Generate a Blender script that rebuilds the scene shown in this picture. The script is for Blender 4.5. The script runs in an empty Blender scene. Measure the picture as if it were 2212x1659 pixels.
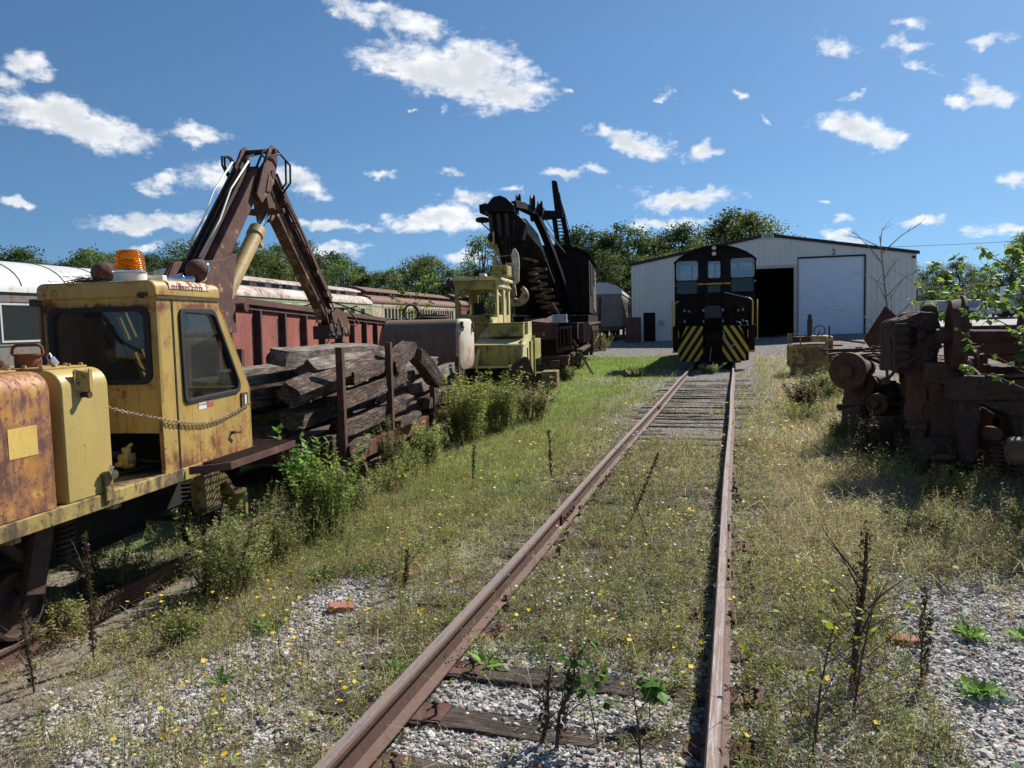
import bpy, math, random
import numpy as np
from mathutils import Vector, Matrix, Euler

sc = bpy.context.scene
R = math.radians
PI = math.pi

# ---------------------------------------------------------------- camera
cam_d = bpy.data.cameras.new("camera")
cam = bpy.data.objects.new("camera", cam_d)
sc.collection.objects.link(cam)
sc.camera = cam
cam_d.sensor_width = 36.0
cam_d.lens = 36.0 * 1700.0 / 2212.0
cam_d.clip_start = 0.05
cam_d.clip_end = 3000.0
YAW, PITCH, ROLL = R(15.947), R(4.362), R(-1.378)
_f = Vector((-math.sin(YAW) * math.cos(PITCH), math.cos(YAW) * math.cos(PITCH), -math.sin(PITCH)))
_r = Vector((math.cos(YAW), math.sin(YAW), 0.0))
_u = _r.cross(_f)
_r2 = _r * math.cos(ROLL) + _u * math.sin(ROLL)
_u2 = -_r * math.sin(ROLL) + _u * math.cos(ROLL)
cam.matrix_world = Matrix(((_r2.x, _u2.x, -_f.x, 0.0), (_r2.y, _u2.y, -_f.y, 0.0), (_r2.z, _u2.z, -_f.z, 1.92), (0, 0, 0, 1)))

# ---------------------------------------------------------------- light
SUN_AZ, SUN_EL = R(27.0), R(41.0)          # azimuth clockwise from +Y
sun_d = bpy.data.lights.new("sun", 'SUN')
sun_d.energy = 5.0
sun_d.angle = R(0.55)
sun_d.color = (1.0, 0.95, 0.88)
sun = bpy.data.objects.new("sun", sun_d)
sc.collection.objects.link(sun)
_s = Vector((math.sin(SUN_AZ) * math.cos(SUN_EL), math.cos(SUN_AZ) * math.cos(SUN_EL), math.sin(SUN_EL)))
sun.rotation_euler = _s.to_track_quat('Z', 'Y').to_euler()
sun.location = (20, 40, 40)

# ---------------------------------------------------------------- colour management
sc.view_settings.view_transform = 'Standard'
sc.view_settings.look = 'None'
sc.view_settings.exposure = 0.56
sc.view_settings.gamma = 1.0
sc.cycles.use_denoising = True
sc.cycles.max_bounces = 8
sc.cycles.transparent_max_bounces = 12
sc.cycles.use_fast_gi = False

# ---------------------------------------------------------------- node helper
class NT:
    def __init__(s, tree):
        s.t = tree; s.n = tree.nodes; s.l = tree.links
    def new(s, kind, **kw):
        n = s.n.new(kind)
        for k, v in kw.items():
            setattr(n, k, v)
        return n
    def put(s, sock, v):
        if v is None: return
        if isinstance(v, bpy.types.NodeSocket): s.l.new(v, sock)
        else:
            if isinstance(v, (tuple, list)) and len(v) == 3 and sock.type == 'RGBA': v = (*v, 1.0)
            sock.default_value = v
    def math(s, op, a, b=None, c=None, clamp=False):
        n = s.new('ShaderNodeMath', operation=op, use_clamp=clamp)
        s.put(n.inputs[0], a); s.put(n.inputs[1], b)
        if c is not None: s.put(n.inputs[2], c)
        return n.outputs[0]
    def vmath(s, op, a, b=None, scale=None):
        n = s.new('ShaderNodeVectorMath', operation=op)
        s.put(n.inputs[0], a); s.put(n.inputs[1], b)
        if scale is not None: s.put(n.inputs['Scale'], scale)
        return n.outputs['Value'] if op in ('LENGTH', 'DOT_PRODUCT', 'DISTANCE') else n.outputs[0]
    def mix(s, fac, a, b, mode='MIX'):
        n = s.new('ShaderNodeMix', data_type='RGBA', blend_type=mode)
        s.put(n.inputs[0], fac); s.put(n.inputs[6], a); s.put(n.inputs[7], b)
        return n.outputs[2]
    def mixf(s, fac, a, b):
        n = s.new('ShaderNodeMix', data_type='FLOAT')
        s.put(n.inputs[0], fac); s.put(n.inputs[2], a); s.put(n.inputs[3], b)
        return n.outputs[0]
    def noise(s, vec, scale, detail=4.0, rough=0.55, dist=0.0, out='Fac', dim='3D'):
        n = s.new('ShaderNodeTexNoise', noise_dimensions=dim)
        s.put(n.inputs['Vector'], vec); n.inputs['Scale'].default_value = scale
        n.inputs['Detail'].default_value = detail; n.inputs['Roughness'].default_value = rough
        n.inputs['Distortion'].default_value = dist
        return n.outputs[out]
    def voro(s, vec, scale, feature='F1', out='Distance', rnd=1.0):
        n = s.new('ShaderNodeTexVoronoi', feature=feature)
        s.put(n.inputs['Vector'], vec); n.inputs['Scale'].default_value = scale
        n.inputs['Randomness'].default_value = rnd
        return n.outputs[out]
    def ss(s, v, a, b, to0=0.0, to1=1.0):
        n = s.new('ShaderNodeMapRange', interpolation_type='SMOOTHSTEP')
        s.put(n.inputs[0], v); s.put(n.inputs[1], a); s.put(n.inputs[2], b)
        n.inputs[3].default_value = to0; n.inputs[4].default_value = to1
        return n.outputs[0]
    def mapping(s, vec, scale=(1, 1, 1), loc=(0, 0, 0), rot=(0, 0, 0), kind='POINT'):
        n = s.new('ShaderNodeMapping', vector_type=kind)
        s.put(n.inputs[0], vec); n.inputs[1].default_value = loc; n.inputs[2].default_value = rot; n.inputs[3].default_value = scale
        return n.outputs[0]
    def ramp(s, fac, stops):
        n = s.new('ShaderNodeValToRGB'); e = n.color_ramp.elements
        while len(e) < len(stops): e.new(0.5)
        for i, (p, c) in enumerate(stops):
            e[i].position = p; e[i].color = (*c, 1.0)
        s.put(n.inputs[0], fac)
        return n.outputs[0]
    def bump(s, h, strength=0.3, dist=0.02, normal=None):
        n = s.new('ShaderNodeBump'); n.inputs['Strength'].default_value = strength; n.inputs['Distance'].default_value = dist
        s.put(n.inputs['Height'], h)
        if normal is not None: s.put(n.inputs['Normal'], normal)
        return n.outputs[0]

# ---------------------------------------------------------------- world: sky and clouds
w = bpy.data.worlds.new("World"); sc.world = w; w.use_nodes = True
nt = NT(w.node_tree)
for n in list(nt.n): nt.n.remove(n)
sky = nt.new('ShaderNodeTexSky', sky_type='NISHITA')
sky.sun_disc = False; sky.sun_elevation = SUN_EL; sky.sun_rotation = SUN_AZ
sky.altitude = 200.0; sky.air_density = 1.0; sky.dust_density = 0.35; sky.ozone_density = 2.2
geo = nt.new('ShaderNodeNewGeometry')
gen = nt.new('ShaderNodeTexCoord').outputs['Generated']
sep = nt.new('ShaderNodeSeparateXYZ'); nt.put(sep.inputs[0], gen)
dx, dy, dz = sep.outputs
az = nt.math('ARCTAN2', dx, dy)                         # clockwise from +Y, radians
hor = nt.math('SQRT', nt.math('ADD', nt.math('MULTIPLY', dx, dx), nt.math('MULTIPLY', dy, dy)))
el = nt.math('ARCTAN2', dz, hor)
# fluffy warp of the direction
wn = nt.noise(gen, 9.0, 5.0, 0.55, out='Color')
wv = nt.vmath('SUBTRACT', wn, (0.5, 0.5, 0.5))
wn2 = nt.noise(gen, 34.0, 5.0, 0.6, out='Color')
wv2 = nt.vmath('SUBTRACT', wn2, (0.5, 0.5, 0.5))
cmb = nt.new('ShaderNodeCombineXYZ'); nt.put(cmb.inputs[0], nt.math('MULTIPLY', az, 180 / PI)); nt.put(cmb.inputs[1], nt.math('MULTIPLY', el, 180 / PI))
pv = cmb.outputs[0]
pv = nt.vmath('ADD', pv, nt.vmath('MULTIPLY', wv, (5.0, 3.4, 0.0)))
pv = nt.vmath('ADD', pv, nt.vmath('MULTIPLY', wv2, (2.2, 1.7, 0.0)))
CLOUDS = [(-20.2, 17.24, 6.38, 1.82, -11.6, 1.5), (-24.07, 17.73, 3.03, 0.95, -10.1, 1), (-18.55, 17.76, 3.66, 1.72, -5.4, 1.5), (-16.13, 16.2, 3.49, 1.11, -8.8, 1.3), (-14.79, 17.4, 1.03, 0.73, -10.6, 1), (-27.1, 20.91, 2.59, 0.7, -11.1, 0.8), (-21.87, 20.44, 2.14, 0.99, -12.6, 0.9), (-23.82, 19.93, 0.79, 0.35, 1.2, 0.6), (-24.55, 21.5, 1.79, 0.4, 1.5, 0.8), (-44.37, 13.18, 4.75, 1.18, -9.2, 1.4), (-46.31, 13.85, 1.77, 0.81, -4.8, 1.2), (-41.4, 12.95, 1.8, 0.57, -4, 0.9), (-46.55, 15.76, 1.32, 0.67, -9.1, 1), (-47.57, 14.81, 0.82, 0.6, -9.5, 0.7), (-37.1, 13.14, 2.08, 0.62, -4.7, 1), (-37.85, 12.37, 0.82, 0.29, -1.7, 0.8), (-39.67, 9.88, 1.17, 0.48, -10, 1), (-36.69, 10.11, 2.08, 1.12, -6.1, 1.2), (-30.38, 10.4, 2.05, 1.02, -21.1, 1.3), (-40.25, 9.36, 0.9, 0.22, -19.1, 0.6), (-39.97, 6.89, 3.49, 0.82, -0.8, 1.3), (-42.55, 6.81, 0.75, 0.33, 1.8, 0.8), (-24.97, 10.84, 0.87, 0.31, -4.5, 0.9), (-28.31, 7.28, 2.79, 0.36, -1.9, 1), (-21.18, 7.29, 4.01, 0.88, -2.9, 1.3), (-18.82, 8.54, 1.78, 0.6, -8.8, 1.1), (-16.32, 9.19, 0.67, 0.16, -1.3, 0.7), (-28.38, 5.54, 1.97, 0.52, -0.3, 1.1), (-47.88, 7.97, 1.2, 0.38, -8.4, 1.1), (-6.73, 12.21, 3.07, 0.76, -12.9, 1.3), (-8.99, 12.76, 0.87, 0.53, -30.9, 1), (-2.38, 11.54, 1.33, 0.56, -8.9, 1.1), (-11.99, 10.21, 1.92, 0.43, -0.2, 1.1), (-9.12, 10.54, 1.17, 0.35, -6.5, 1), (-3.1, 8.23, 3.43, 0.82, -4.4, 1.25), (-4.7, 6.73, 2.78, 0.48, -6.8, 1.1), (7.75, 12.27, 2.24, 0.83, -12.8, 1.3), (8.86, 11.66, 1.57, 0.68, -21.6, 1.2), (6.74, 17.3, 1.49, 0.51, -24.6, 0.8), (10.66, 16.76, 1.09, 0.5, -18.8, 0.85), (10.91, 17.9, 0.81, 0.36, -5, 0.7), (11.33, 15.28, 1.17, 0.28, -27.8, 0.7), (15.42, 15.83, 1.48, 0.38, -5.5, 0.9), (15.36, 13.2, 1.74, 0.69, -21.5, 1.1), (13.15, 12.99, 0.86, 0.33, -13.6, 0.9), (16.43, 12.64, 0.79, 0.52, -9.3, 0.9), (16.37, 8.15, 0.94, 0.61, -1, 1), (11.73, 6.1, 1.11, 0.32, -4.7, 0.9), (15.64, 5.21, 1.66, 0.38, -4.8, 1), (7.11, 6.46, 0.81, 0.34, 1.1, 0.8), (5.68, 7.58, 0.45, 0.15, -4.4, 0.8), (14.04, 5, 0.62, 0.14, -4.4, 0.7), (6.83, 5.22, 1.84, 0.45, -9, 1.1), (0.19, 14.81, 0.62, 0.25, -16.6, 0.8), (1.99, 13.4, 0.55, 0.25, -24.3, 0.8), (-4.94, 14.71, 0.5, 0.22, -4.1, 0.7), (-11.71, 15.62, 0.29, 0.26, -2.4, 0.7), (7.05, 14.04, 0.67, 0.21, 5, 0.8), (-22.34, 14.64, 0.51, 0.15, -9, 0.7), (-20.11, 14.97, 0.42, 0.2, -38.4, 0.7), (-19.42, 10.58, 0.96, 0.28, -10.3, 0.6), (-39.5, 5.26, 1.26, 0.3, 0.8, 0.9), (-19.11, 4.45, 1.34, 0.41, -1.2, 1), (-49.07, 28.25, 8.84, 2.43, 0, 1.2), (-123.12, 16, 8.86, 1.01, 0, 1.2), (114.57, 24.09, 7.68, 1.4, 0, 1.2), (-77.68, 44.39, 3.98, 2.19, 0, 1.2), (47.47, 22.3, 3.26, 2.91, 0, 1.2), (164.94, 43.11, 7.72, 2.73, 0, 1.2), (92.62, 10.77, 6.6, 1.34, 0, 1.2), (-113.32, 23.11, 6.17, 2.88, 0, 1.2), (-171.53, 12, 3.95, 2.09, 0, 1.2), (-170.79, 31.59, 5.41, 2.3, 0, 1.2), (154.15, 31.08, 7.6, 1.36, 0, 1.2), (148.28, 26.59, 7.12, 1.51, 0, 1.2), (-162.45, 31.12, 8.37, 1.73, 0, 1.2), (-139.67, 15.08, 5.99, 1.36, 0, 1.2), (-62.44, 23.98, 7.98, 1.83, 0, 1.2), (-66.22, 22.98, 4.99, 2.14, 0, 1.2), (-82.5, 39.86, 6.57, 1.17, 0, 1.2), (-150.75, 17.08, 7.4, 2.79, 0, 1.2), (-173.45, 30.33, 3.39, 2.08, 0, 1.2), (80.53, 30.74, 5.18, 2.54, 0, 1.2), (58.35, 12.06, 7.1, 2.03, 0, 1.2), (-157.8, 39.22, 5.93, 2.62, 0, 1.2), (-174.68, 42.29, 7, 1.3, 0, 1.2), (145.25, 40.03, 5.1, 1.38, 0, 1.2), (174.97, 22.53, 6.71, 1.87, 0, 1.2), (116.75, 23.26, 5.51, 2.8, 0, 1.2)]
SKYVAL = 1.0
CLW = 12.5

# smooth density of the cloud banks over azimuth/elevation, computed here and kept as a small float grid
GW, GH = 1440, 240                                      # 0.25 degree cells, elevation 0..60
ga, ge = np.meshgrid(-180 + (np.arange(GW) + .5) * .25, (np.arange(GH) + .5) * .25)
dens = np.full(ga.shape, -2.0)
for (ca, ce, ra, re, rt, k) in CLOUDS:
    c_, s_ = math.cos(R(rt)), math.sin(R(rt))
    da_ = (ga - ca + 180) % 360 - 180; de_ = ge - ce
    rr_ = np.sqrt(((da_ * c_ + de_ * s_) / ra) ** 2 + ((-da_ * s_ + de_ * c_) / re) ** 2)
    d_ = k * (1 - rr_)
    h_ = np.clip(0.5 + 0.5 * (d_ - dens) / .15, 0, 1)
    dens = dens * (1 - h_) + d_ * h_ + .15 * h_ * (1 - h_)
img = bpy.data.images.new('cloud_density', GW, GH, alpha=False, float_buffer=True); img.colorspace_settings.name = 'Non-Color'
px_ = np.ones((GH, GW, 4), np.float32); px_[..., :3] = np.clip(dens, -2, 2)[..., None] * .25 + .5
img.pixels.foreach_set(px_.ravel()); img.pack()
uvm = nt.vmath('MULTIPLY', nt.vmath('ADD', pv, (180.0, 0.0, 0.0)), (1 / 360.0, 1 / 60.0, 0.0))
tx = nt.new('ShaderNodeTexImage', interpolation='Linear', extension='EXTEND'); tx.image = img; nt.put(tx.inputs[0], uvm)
acc = nt.math('MULTIPLY', nt.math('SUBTRACT', tx.outputs[0], 0.5), 4.0)
fine = nt.noise(nt.vmath('MULTIPLY', gen, (1.0, 1.0, 1.7)), 55.0, 7.0, 0.62)
wisp = nt.noise(nt.vmath('MULTIPLY', gen, (1.0, 1.0, 2.6)), 24.0, 6.0, 0.6, 0.6)
den = nt.math('ADD', nt.math('ADD', acc, 0.06), nt.math('MULTIPLY', nt.math('SUBTRACT', fine, 0.5), 1.7))
den = nt.math('ADD', den, nt.math('MULTIPLY', nt.math('SUBTRACT', wisp, 0.5), 1.6))
mask = nt.math('POWER', nt.ss(den, -0.12, 1.05), 0.85)
core = nt.ss(nt.math('ADD', acc, nt.math('MULTIPLY', nt.math('SUBTRACT', nt.noise(gen, 18.0, 5.0, 0.55), 0.5), 1.5)), 0.25, 1.25)
# graded clear sky (deep blue overhead, paler low down and toward the sun)
t_el = nt.math('MULTIPLY', el, 180 / PI)
cb2 = nt.new('ShaderNodeCombineXYZ'); nt.put(cb2.inputs[0], dx); nt.put(cb2.inputs[1], dy)
nt.put(cb2.inputs[2], nt.math('MULTIPLY_ADD', nt.math('MAXIMUM', dz, 0.0), 0.90, 0.105))
nt.put(sky.inputs[0], nt.vmath('NORMALIZE', cb2.outputs[0]))
skyc = nt.mix(1.0, sky.outputs[0], (0.69, 0.95, 1.12), 'MULTIPLY')
hsv = nt.new('ShaderNodeHueSaturation'); hsv.inputs['Saturation'].default_value = 1.0; hsv.inputs['Value'].default_value = SKYVAL
nt.put(hsv.inputs['Color'], skyc)
cloudc = nt.mix(core, (CLW * 1.0, CLW * 1.0, CLW * 1.0), (CLW * .66, CLW * .69, CLW * .73))
tot = nt.mix(nt.math('MULTIPLY', mask, 0.95), hsv.outputs[0], cloudc)
bg = nt.new('ShaderNodeBackground'); nt.put(bg.inputs[0], tot); bg.inputs[1].default_value = 0.0605
wo = nt.new('ShaderNodeOutputWorld'); nt.l.new(bg.outputs[0], wo.inputs[0])
w.cycles.sampling_method = 'MANUAL'; w.cycles.sample_map_resolution = 256

# ================================================================ mesh helpers
rng = random.Random(7)
class MB:
    """collects shapes; build() links them as ONE mesh object"""
    def __init__(s): s.v = []; s.f = []; s.m = []; s.mi = 0; s.M = None
    def add(s, vs, fs, mi=None):
        b = len(s.v)
        if s.M is not None: vs = [s.M @ Vector(p) for p in vs]
        s.v.extend([tuple(p) for p in vs]); s.f.extend([tuple(b + i for i in f) for f in fs])
        s.m.extend([s.mi if mi is None else mi] * len(fs)); return s
    def b2(s, x0, x1, y0, y1, z0, z1, mi=None):
        vs = [(x0, y0, z0), (x1, y0, z0), (x1, y1, z0), (x0, y1, z0), (x0, y0, z1), (x1, y0, z1), (x1, y1, z1), (x0, y1, z1)]
        return s.add(vs, [(0, 3, 2, 1), (4, 5, 6, 7), (0, 1, 5, 4), (1, 2, 6, 5), (2, 3, 7, 6), (3, 0, 4, 7)], mi)
    def box(s, c, d, rot=(0, 0, 0), mi=None):
        Mx = Matrix.Translation(c) @ Euler(rot).to_matrix().to_4x4()
        hx, hy, hz = d[0] / 2, d[1] / 2, d[2] / 2
        vs = [Mx @ Vector(p) for p in ((-hx, -hy, -hz), (hx, -hy, -hz), (hx, hy, -hz), (-hx, hy, -hz), (-hx, -hy, hz), (hx, -hy, hz), (hx, hy, hz), (-hx, hy, hz))]
        return s.add(vs, [(0, 3, 2, 1), (4, 5, 6, 7), (0, 1, 5, 4), (1, 2, 6, 5), (2, 3, 7, 6), (3, 0, 4, 7)], mi)
    def beam(s, p0, p1, wd, ht, up=(0, 0, 1), mi=None, w1=None, h1=None):
        """box bar from p0 to p1, wd across, ht along up"""
        p0, p1 = Vector(p0), Vector(p1); d = (p1 - p0).normalized(); up = Vector(up)
        sx = d.cross(up)
        if sx.length < 1e-4: sx = d.cross(Vector((1, 0, 0)))
        sx.normalize(); uz = sx.cross(d).normalized()
        w1 = wd if w1 is None else w1; h1 = ht if h1 is None else h1
        vs = [p + sx * a * ww / 2 + uz * b * hh / 2 for p, ww, hh in ((p0, wd, ht), (p1, w1, h1)) for a, b in ((-1, -1), (1, -1), (1, 1), (-1, 1))]
        return s.add(vs, [(3, 2, 1, 0), (4, 5, 6, 7), (0, 1, 5, 4), (1, 2, 6, 5), (2, 3, 7, 6), (3, 0, 4, 7)], mi)
    def prism(s, poly, ax, a0, a1, mi=None):
        """poly of 2D points extruded along axis ax ('x': (y,z), 'y': (x,z), 'z': (x,y))"""
        def P(p, a):
            return {'x': (a, p[0], p[1]), 'y': (p[0], a, p[1]), 'z': (p[0], p[1], a)}[ax]
        n = len(poly); vs = [P(p, a0) for p in poly] + [P(p, a1) for p in poly]
        fs = [tuple(range(n))[::-1], tuple(range(n, 2 * n))] + [(i, (i + 1) % n, n + (i + 1) % n, n + i) for i in range(n)]
        return s.add(vs, fs, mi)
    def tube(s, pts, r, n=8, mi=None, cap=True, closed=False):
        pts = [Vector(p) for p in pts]; k = len(pts)
        rs = r if isinstance(r, (list, tuple)) else [r] * k
        vs = []; prev = None
        for i, p in enumerate(pts):
            if closed: d = pts[(i + 1) % k] - pts[i - 1]
            else: d = pts[min(i + 1, k - 1)] - pts[max(i - 1, 0)]
            d.normalize()
            if prev is None: a = d.orthogonal().normalized()
            else:
                a = prev - d * prev.dot(d)
                a = a.normalized() if a.length > 1e-5 else d.orthogonal().normalized()
            prev = a; b = d.cross(a)
            for j in range(n):
                t = 2 * PI * j / n
                vs.append(p + (a * math.cos(t) + b * math.sin(t)) * rs[i])
        fs = []
        for i in range(k if closed else k - 1):
            i2 = (i + 1) % k
            for j in range(n):
                fs.append((i * n + j, i * n + (j + 1) % n, i2 * n + (j + 1) % n, i2 * n + j))
        if cap and not closed:
            fs.append(tuple(range(n))[::-1]); fs.append(tuple(range((k - 1) * n, k * n)))
        return s.add(vs, fs, mi)
    def cyl(s, p0, p1, r, n=16, r1=None, mi=None):
        return s.tube([p0, p1], [r, r if r1 is None else r1], n, mi)
    def lathe(s, prof, o, axis=(0, 0, 1), n=20, mi=None, ang=2 * PI):
        """prof: (radius, height) list turned round axis through o"""
        o = Vector(o); ax = Vector(axis).normalized(); a = ax.orthogonal().normalized(); b = ax.cross(a)
        vs = []; k = len(prof)
        for (r, h) in prof:
            for j in range(n):
                t = ang * j / n
                vs.append(o + ax * h + (a * math.cos(t) + b * math.sin(t)) * max(r, 1e-4))
        fs = [(i * n + j, i * n + (j + 1) % n, (i + 1) * n + (j + 1) % n, (i + 1) * n + j) for i in range(k - 1) for j in range(n)]
        fs.append(tuple(range(n))[::-1]); fs.append(tuple(range((k - 1) * n, k * n)))
        return s.add(vs, fs, mi)
    def ring3(s, outer, inner, o, u, v, th, mi=None):
        """plate with a hole: outer/inner 2D polygons in the plane (o,u,v), thickness th along u x v"""
        o, u, v = Vector(o), Vector(u), Vector(v); nn = u.cross(v).normalized()
        cx = sum(p[0] for p in inner) / len(inner); cy = sum(p[1] for p in inner) / len(inner)
        def ang(p): return math.atan2(p[1] - cy, p[0] - cx) % (2 * PI)
        A = sorted(set(round(ang(p), 5) for p in list(outer) + list(inner)))
        def hit(poly, t):
            dx_, dy_ = math.cos(t), math.sin(t); best = None
            for i in range(len(poly)):
                x1, y1 = poly[i][0] - cx, poly[i][1] - cy; x2, y2 = poly[(i + 1) % len(poly)][0] - cx, poly[(i + 1) % len(poly)][1] - cy
                den_ = dx_ * (y2 - y1) - dy_ * (x2 - x1)
                if abs(den_) < 1e-12: continue
                tt = (x1 * (y2 - y1) - y1 * (x2 - x1)) / den_; ss_ = (x1 * dy_ - y1 * dx_) / den_
                if tt > 0 and -1e-4 <= ss_ <= 1 + 1e-4 and (best is None or tt > best): best = tt
            return (cx + dx_ * (best or 0), cy + dy_ * (best or 0))
        n = len(A); O = [hit(outer, t) for t in A]; I = [hit(inner, t) for t in A]
        vs = []
        for zz in (0, th):
            for L in (O, I):
                vs += [o + u * p[0] + v * p[1] + nn * zz for p in L]
        fs = []
        for i in range(n):
            j = (i + 1) % n
            fs += [(i, n + i, n + j, j), (2 * n + i, 2 * n + j, 3 * n + j, 3 * n + i), (i, j, 2 * n + j, 2 * n + i), (n + i, 3 * n + i, 3 * n + j, n + j)]
        return s.add(vs, fs, mi)
    def build(s, name, mats, parent=None, bev=0.0, smooth=False, loc=None, auto=None):
        me = bpy.data.meshes.new(name)
        me.from_pydata(s.v, [], s.f)
        if not isinstance(mats, (list, tuple)): mats = [mats]
        for m in mats: me.materials.append(m)
        if len(mats) > 1: me.polygons.foreach_set('material_index', s.m)
        if smooth: me.polygons.foreach_set('use_smooth', [True] * len(me.polygons))
        me.validate(); me.update()
        if smooth and auto is not None:
            try: me.set_sharp_from_angle(angle=R(auto))
            except Exception: pass
        ob = bpy.data.objects.new(name, me); sc.collection.objects.link(ob)
        if parent is not None: ob.parent = parent
        if loc is not None: ob.location = loc
        if bev:
            b = ob.modifiers.new('bevel', 'BEVEL'); b.width = bev; b.segments = 2; b.limit_method = 'ANGLE'; b.angle_limit = R(40)
        return ob

def rrect(x0, x1, z0, z1, r, n=5):
    out = []
    for cx, cz, a in ((x1 - r, z1 - r, 0), (x0 + r, z1 - r, 90), (x0 + r, z0 + r, 180), (x1 - r, z0 + r, 270)):
        for i in range(n + 1):
            t = R(a + 90 * i / n); out.append((cx + r * math.cos(t), cz + r * math.sin(t)))
    return out
def rpoly(pts, r, n=4):
    """rounded polygon"""
    out = []; k = len(pts)
    for i in range(k):
        p = Vector(pts[i]); a = (Vector(pts[i - 1]) - p); b = (Vector(pts[(i + 1) % k]) - p)
        da, db = a.normalized(), b.normalized()
        rr = min(r, a.length * .45, b.length * .45)
        p0, p1 = p + da * rr, p + db * rr
        for j in range(n + 1):
            t = j / n; q = p0 * (1 - t) ** 2 + p * 2 * t * (1 - t) + p1 * t * t
            out.append((q.x, q.y))
    return out
def offpoly(pts, d):
    """grow a polygon outward by d about its centroid (convex shapes)"""
    cx = sum(p[0] for p in pts) / len(pts); cy = sum(p[1] for p in pts) / len(pts); out = []
    for p in pts:
        v = Vector((p[0] - cx, p[1] - cy)); L = v.length; q = v * ((L + d) / L); out.append((cx + q.x, cy + q.y))
    return out

def thing(name, label, cat, loc=(0, 0, 0), rot=(0, 0, 0), group=None):
    o = bpy.data.objects.new(name, None); sc.collection.objects.link(o)
    o.empty_display_size = 0.2; o.location = loc; o.rotation_euler = rot
    o['label'] = label; o['category'] = cat
    if group: o['group'] = group
    return o
def tag(o, label, cat, group=None):
    o['label'] = label; o['category'] = cat
    if group: o['group'] = group
    return o
def setting(o, kind='structure', label=None):
    o['kind'] = kind
    if label: o['label'] = label
    return o
def copy_tree(o, parent=None):
    c = o.copy(); sc.collection.objects.link(c); c.parent = parent
    for ch in list(o.children): copy_tree(ch, c)
    return c
def text_part(name, s, size, mat, parent, loc, rot, thick=0.002, align='CENTER'):
    cu = bpy.data.curves.new(name, 'FONT'); cu.body = s; cu.size = size; cu.extrude = thick; cu.align_x = align; cu.align_y = 'CENTER'
    tmp = bpy.data.objects.new(name, cu); sc.collection.objects.link(tmp)
    dg = bpy.context.evaluated_depsgraph_get(); me = bpy.data.meshes.new_from_object(tmp.evaluated_get(dg))
    bpy.data.objects.remove(tmp, do_unlink=True)
    me.materials.clear(); me.materials.append(mat)
    ob = bpy.data.objects.new(name, me); sc.collection.objects.link(ob); ob.parent = parent; ob.location = loc; ob.rotation_euler = rot
    return ob

# ================================================================ materials
MATS = {}
def newmat(name):
    m = bpy.data.materials.new(name); m.use_nodes = True
    t = NT(m.node_tree)
    b = next(n for n in t.n if n.type == 'BSDF_PRINCIPLED')
    MATS[name] = m
    return m, t, b
def weather(name, base, rust=(0.10, 0.035, 0.016), amt=0.3, scale=3.0, rough=0.55, streak=0.5, bump=0.25, var=0.25, zr=None, metal=0.0, dark=(0.02, 0.018, 0.015), dirt=0.25, edge=0.06, alt=None, altamt=0.35, spec=0.35, zblot=None):
    if sum(base) < .05: spec = .12
    m, t, b = newmat(name)
    co = t.new('ShaderNodeTexCoord').outputs['Object']
    n1 = t.noise(co, scale, 9, 0.66)
    n2 = t.noise(t.vmath('MULTIPLY', co, (7.0, 7.0, 0.9)), scale * .8, 5, 0.6)
    n3 = t.noise(co, scale * .45, 4, 0.5)
    mm = t.math('ADD', t.math('MULTIPLY', n1, 1 - streak * .5), t.math('MULTIPLY', n2, streak * .5))
    if zr:
        sp = t.new('ShaderNodeSeparateXYZ'); t.put(sp.inputs[0], co)
        mm = t.math('ADD', mm, t.ss(sp.outputs[2], zr[0], zr[1], zr[2], 0.0))
        if zblot: mm = t.math('ADD', mm, t.math('MULTIPLY', t.ss(sp.outputs[2], zblot[0], zblot[1]), t.ss(sp.outputs[2], zblot[2], zblot[1], 0.0, zblot[3])))
    thr = 0.5 + (0.5 - amt) * 0.42
    rm = t.ss(mm, thr - edge, thr + edge)
    col = t.mix(t.ss(n3, .3, .7), tuple(c * (1 - var) for c in base), tuple(min(1, c * (1 + var * .5)) for c in base))
    if alt: col = t.mix(t.ss(t.noise(co, scale * 1.3, 6, .6), .5 + (0.5 - altamt) * .4, .62 + (0.5 - altamt) * .4), col, alt)
    col = t.mix(t.math('MULTIPLY', t.ss(n2, .5, .75), dirt), col, dark)
    chip = t.math('MULTIPLY', t.ss(t.noise(co, scale * 7, 3, .5), .60, .63), t.ss(mm, thr - .17, thr - .05))
    rm = t.math('MAXIMUM', rm, t.math('MULTIPLY', chip, .85))
    halo = t.math('MULTIPLY', t.ss(mm, thr - edge - .08, thr), .45)
    rc = t.mix(t.noise(co, scale * 9, 4, .6), tuple(c * .55 for c in rust), tuple(c * 1.7 for c in rust))
    col = t.mix(halo, col, tuple(c * 2.2 for c in rust))
    col = t.mix(rm, col, rc)
    t.put(b.inputs['Base Color'], col)
    t.put(b.inputs['Roughness'], t.mixf(rm, rough, 0.85))
    b.inputs['Metallic'].default_value = metal
    b.inputs['Specular IOR Level'].default_value = spec
    h = t.math('ADD', t.math('MULTIPLY', n1, .6), t.math('MULTIPLY', t.noise(co, scale * 14, 4, .6), .4))
    h = t.math('ADD', h, t.math('MULTIPLY', rm, -.15))
    t.put(b.inputs['Normal'], t.bump(h, bump, 0.02))
    return m
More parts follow.
